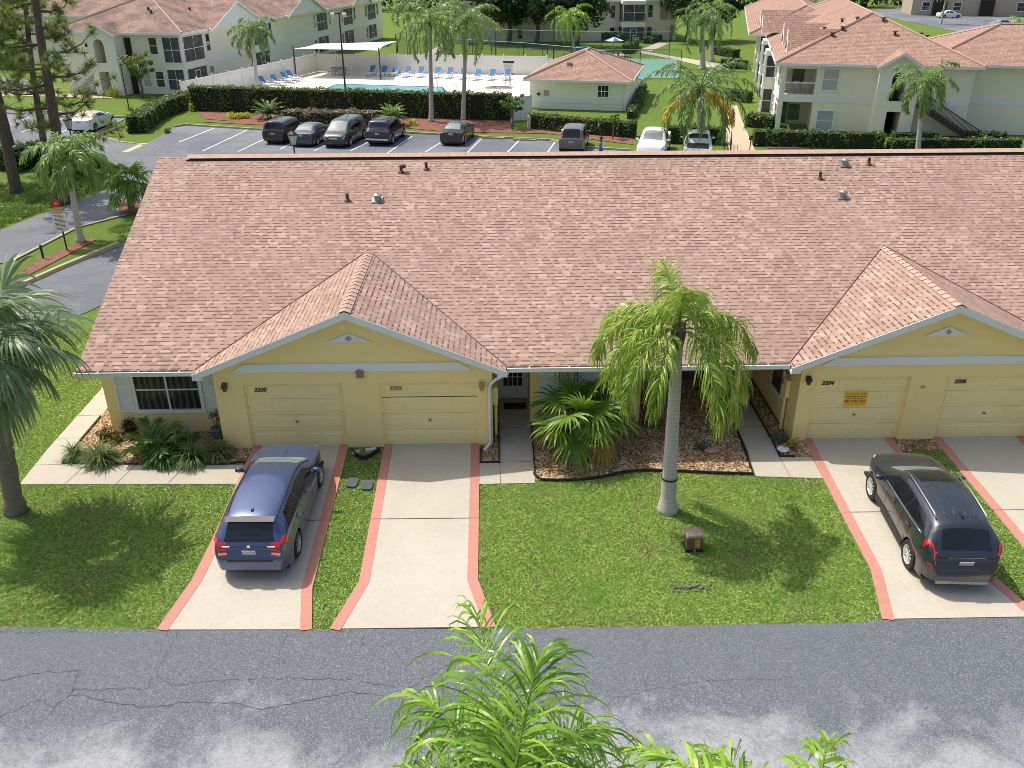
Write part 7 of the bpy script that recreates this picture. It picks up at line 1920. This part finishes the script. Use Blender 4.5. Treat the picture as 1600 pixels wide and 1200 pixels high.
# --- far centre block
CBk = empty('apartment_block', (16.7, 121.1, 0), rad(5), label='far cream block with screened corner porch beyond the tennis court', cat='apartment building')
w = MB(); w.box(-16, 18.6, 0, .3, -.2, 5.7); w.box(18.3, 18.6, .3, 14, -.2, 5.7); w.box(-16, -15.7, .3, 14, -.2, 5.7); w.box(9.6, 13.2, -2.0, 0, 2.1, 2.8); w.box(9.6, 13.2, -2.0, 0, -.2, .1); w.box(9.6, 13.2, -2, 0, 5.3, 5.7); lb(w, 'wall', M['cream'], CBk)
LBx = LB; LB = CBk
porch('front', 9.75, 13.0, 2.95, 5.2, -2.0, 1); porch('front', 9.75, 13.0, .15, 2.05, -2.0, 0, True)
m = MB(); m.box(13.1, 13.2, -1.9, 0, .1, 2.1); m.box(13.1, 13.2, -1.9, 0, 2.8, 5.3); m.box(9.6, 9.7, -1.9, 0, .1, 2.1); m.box(9.6, 9.7, -1.9, 0, 2.8, 5.3); lb(m, 'insect_screen', M['screen'], CBk)
for x0 in (8.2, 14.0, 2.0, -6): win(CBk, 'front', x0, x0+.7, 3.3, 5.0, 'glass'); win(CBk, 'front', x0, x0+.7, .5, 1.9, 'glass')
m = MB(); m.box(15.9, 17.2, -.04, -.005, 2.95, 5.2); m.box(17.5, 18.2, -.04, -.005, 2.95, 5.2); m.box(17.6, 18.3, -.04, -.005, 0, 2.2); lb(m, 'dark_opening', M['tan'], CBk)
hip(CBk, -16.6, 19.2, -.6, 14.6, 5.75, .42, 'shingle_far'); LB = LBx
# --- far right buildings
FR = empty('apartment_block', (94, 174, 0), rad(-14), label='tan block at the top right corner beyond the far car park', cat='apartment building')
w = MB(); w.box(0, 60, 0, 12, 0, 9); lb(w, 'wall', M['tan'], FR)
for x0 in range(2, 58, 6):
    for z0 in (1.0, 4.3, 7.2): win(FR, 'front', x0, x0+1.4, z0, z0+1.5, 'glass', off=0.0)
for x0 in range(4, 58, 9): m = MB(); m.box(x0, x0+2.6, -.5, -.05, 0, 3.0); lb(m, 'dark_opening', M['interior'], FR)
hip(FR, -.6, 60.6, -.6, 12.6, 9, .4, 'shingle_far')
# --- pool house
PH = empty('pool_house', (10.2, 59.2, 0), rad(-13.5), label='small cream pool house with brown hip roof and one grid window', cat='pool house')
m = MB(); m.box(0, 8.6, 0, .25, 0, 2.5); m.box(8.35, 8.6, .25, 11, 0, 2.5); m.box(0, .25, .25, 11, 0, 2.5); m.box(.25, 8.35, 10.8, 11, 0, 2.5); lb(m, 'wall', M['cream_pale'], PH)
m = MB(); m.box(-.03, 8.63, -.04, 0, .55, 1.0); m.box(8.6, 8.64, 0, 11, .55, 1.0); lb(m, 'band', M['white'], PH)
win(PH, 'front', 6.1, 7.0, 1.15, 2.1, 'glass', cols=2, fw=.18)
hip(PH, -.45, 9.05, -.45, 11.45, 2.55, .40, 'shingle_far')
for x, y in ((3.2, 2.0), (5.3, 7.0)):
    zz = 2.55+.4*min(x+.45, y+.45, 9.05-x); m = MB(); m.box(x-.2, x+.2, y-.2, y+.2, zz-.15, zz+.2); lb(m, 'roof_vent', M['grey_metal'], PH)
m = MB(); m.tube([(8.45, -.1, 2.4), (8.3, -.06, 2.2), (8.3, -.06, .1)], .05, 6); lb(m, 'downspout', M['gutter'], PH)
m = MB(); m.box(1.3, 1.75, -.03, -.002, 1.1, 1.6); lb(m, 'wall_notice', M['tan'], PH); m = MB(); m.box(.7, .95, -.15, -.002, 1.15, 1.35); lb(m, 'wall_lamp', M['dark_metal'], PH)
m = MB(); m.obox((9.2, 4.0, 2.35), (.95, 0, -.3), (0, 1, 0), (.3, 0, .95), 1.0, 1.6, .06); lb(m, 'blue_awning', plain('awning', (.12, .33, .50), .7), PH)
# picnic tables with parasols by the far block
for i, (u, v, lab) in enumerate([(935, 88, 'picnic table with turquoise top left of the shaded terrace'), (958, 88, 'table under a blue and white canopy by the far block'), (910, 82, 'blue bench table beyond the court fence')]):
    x, y = gp(u, v); r = empty('picnic_table', (x, y, 0), EA, label=lab, cat='picnic table')
    m = MB(); m.box(-.9, .9, -.4, .4, .70, .76); m.build('tabletop', plain('teal_top', (.12, .42, .48), .6) if i == 0 else M['sling'], r)
    m = MB(); m.box(-.7, -.6, -.8, .8, 0, .45); m.box(.6, .7, -.8, .8, 0, .45); m.box(-.9, .9, -.95, -.65, .42, .46); m.box(-.9, .9, .65, .95, .42, .46); m.box(-.05, .05, -.05, .05, 0, .7); m.build('bench', M['dark_metal'], r)
    if i == 1:
        m = MB()
        for k in range(8): a, b = k*math.pi/4, (k+1)*math.pi/4; m.add([(0, 0, 2.4), (1.3*math.cos(a), 1.3*math.sin(a), 1.95), (1.3*math.cos(b), 1.3*math.sin(b), 1.95)], [(0, 1, 2)], k % 2)
        m.build('canopy', [M['sling'], M['white']], r); m = MB(); m.tube([(0, 0, .7), (0, 0, 2.4)], .03, 6); m.build('pole', M['grey_metal'], r)
flat('footpath', G2((880, 92), (915, 83), (975, 84), (975, 92), (900, 94)), M['footpath'], .02)
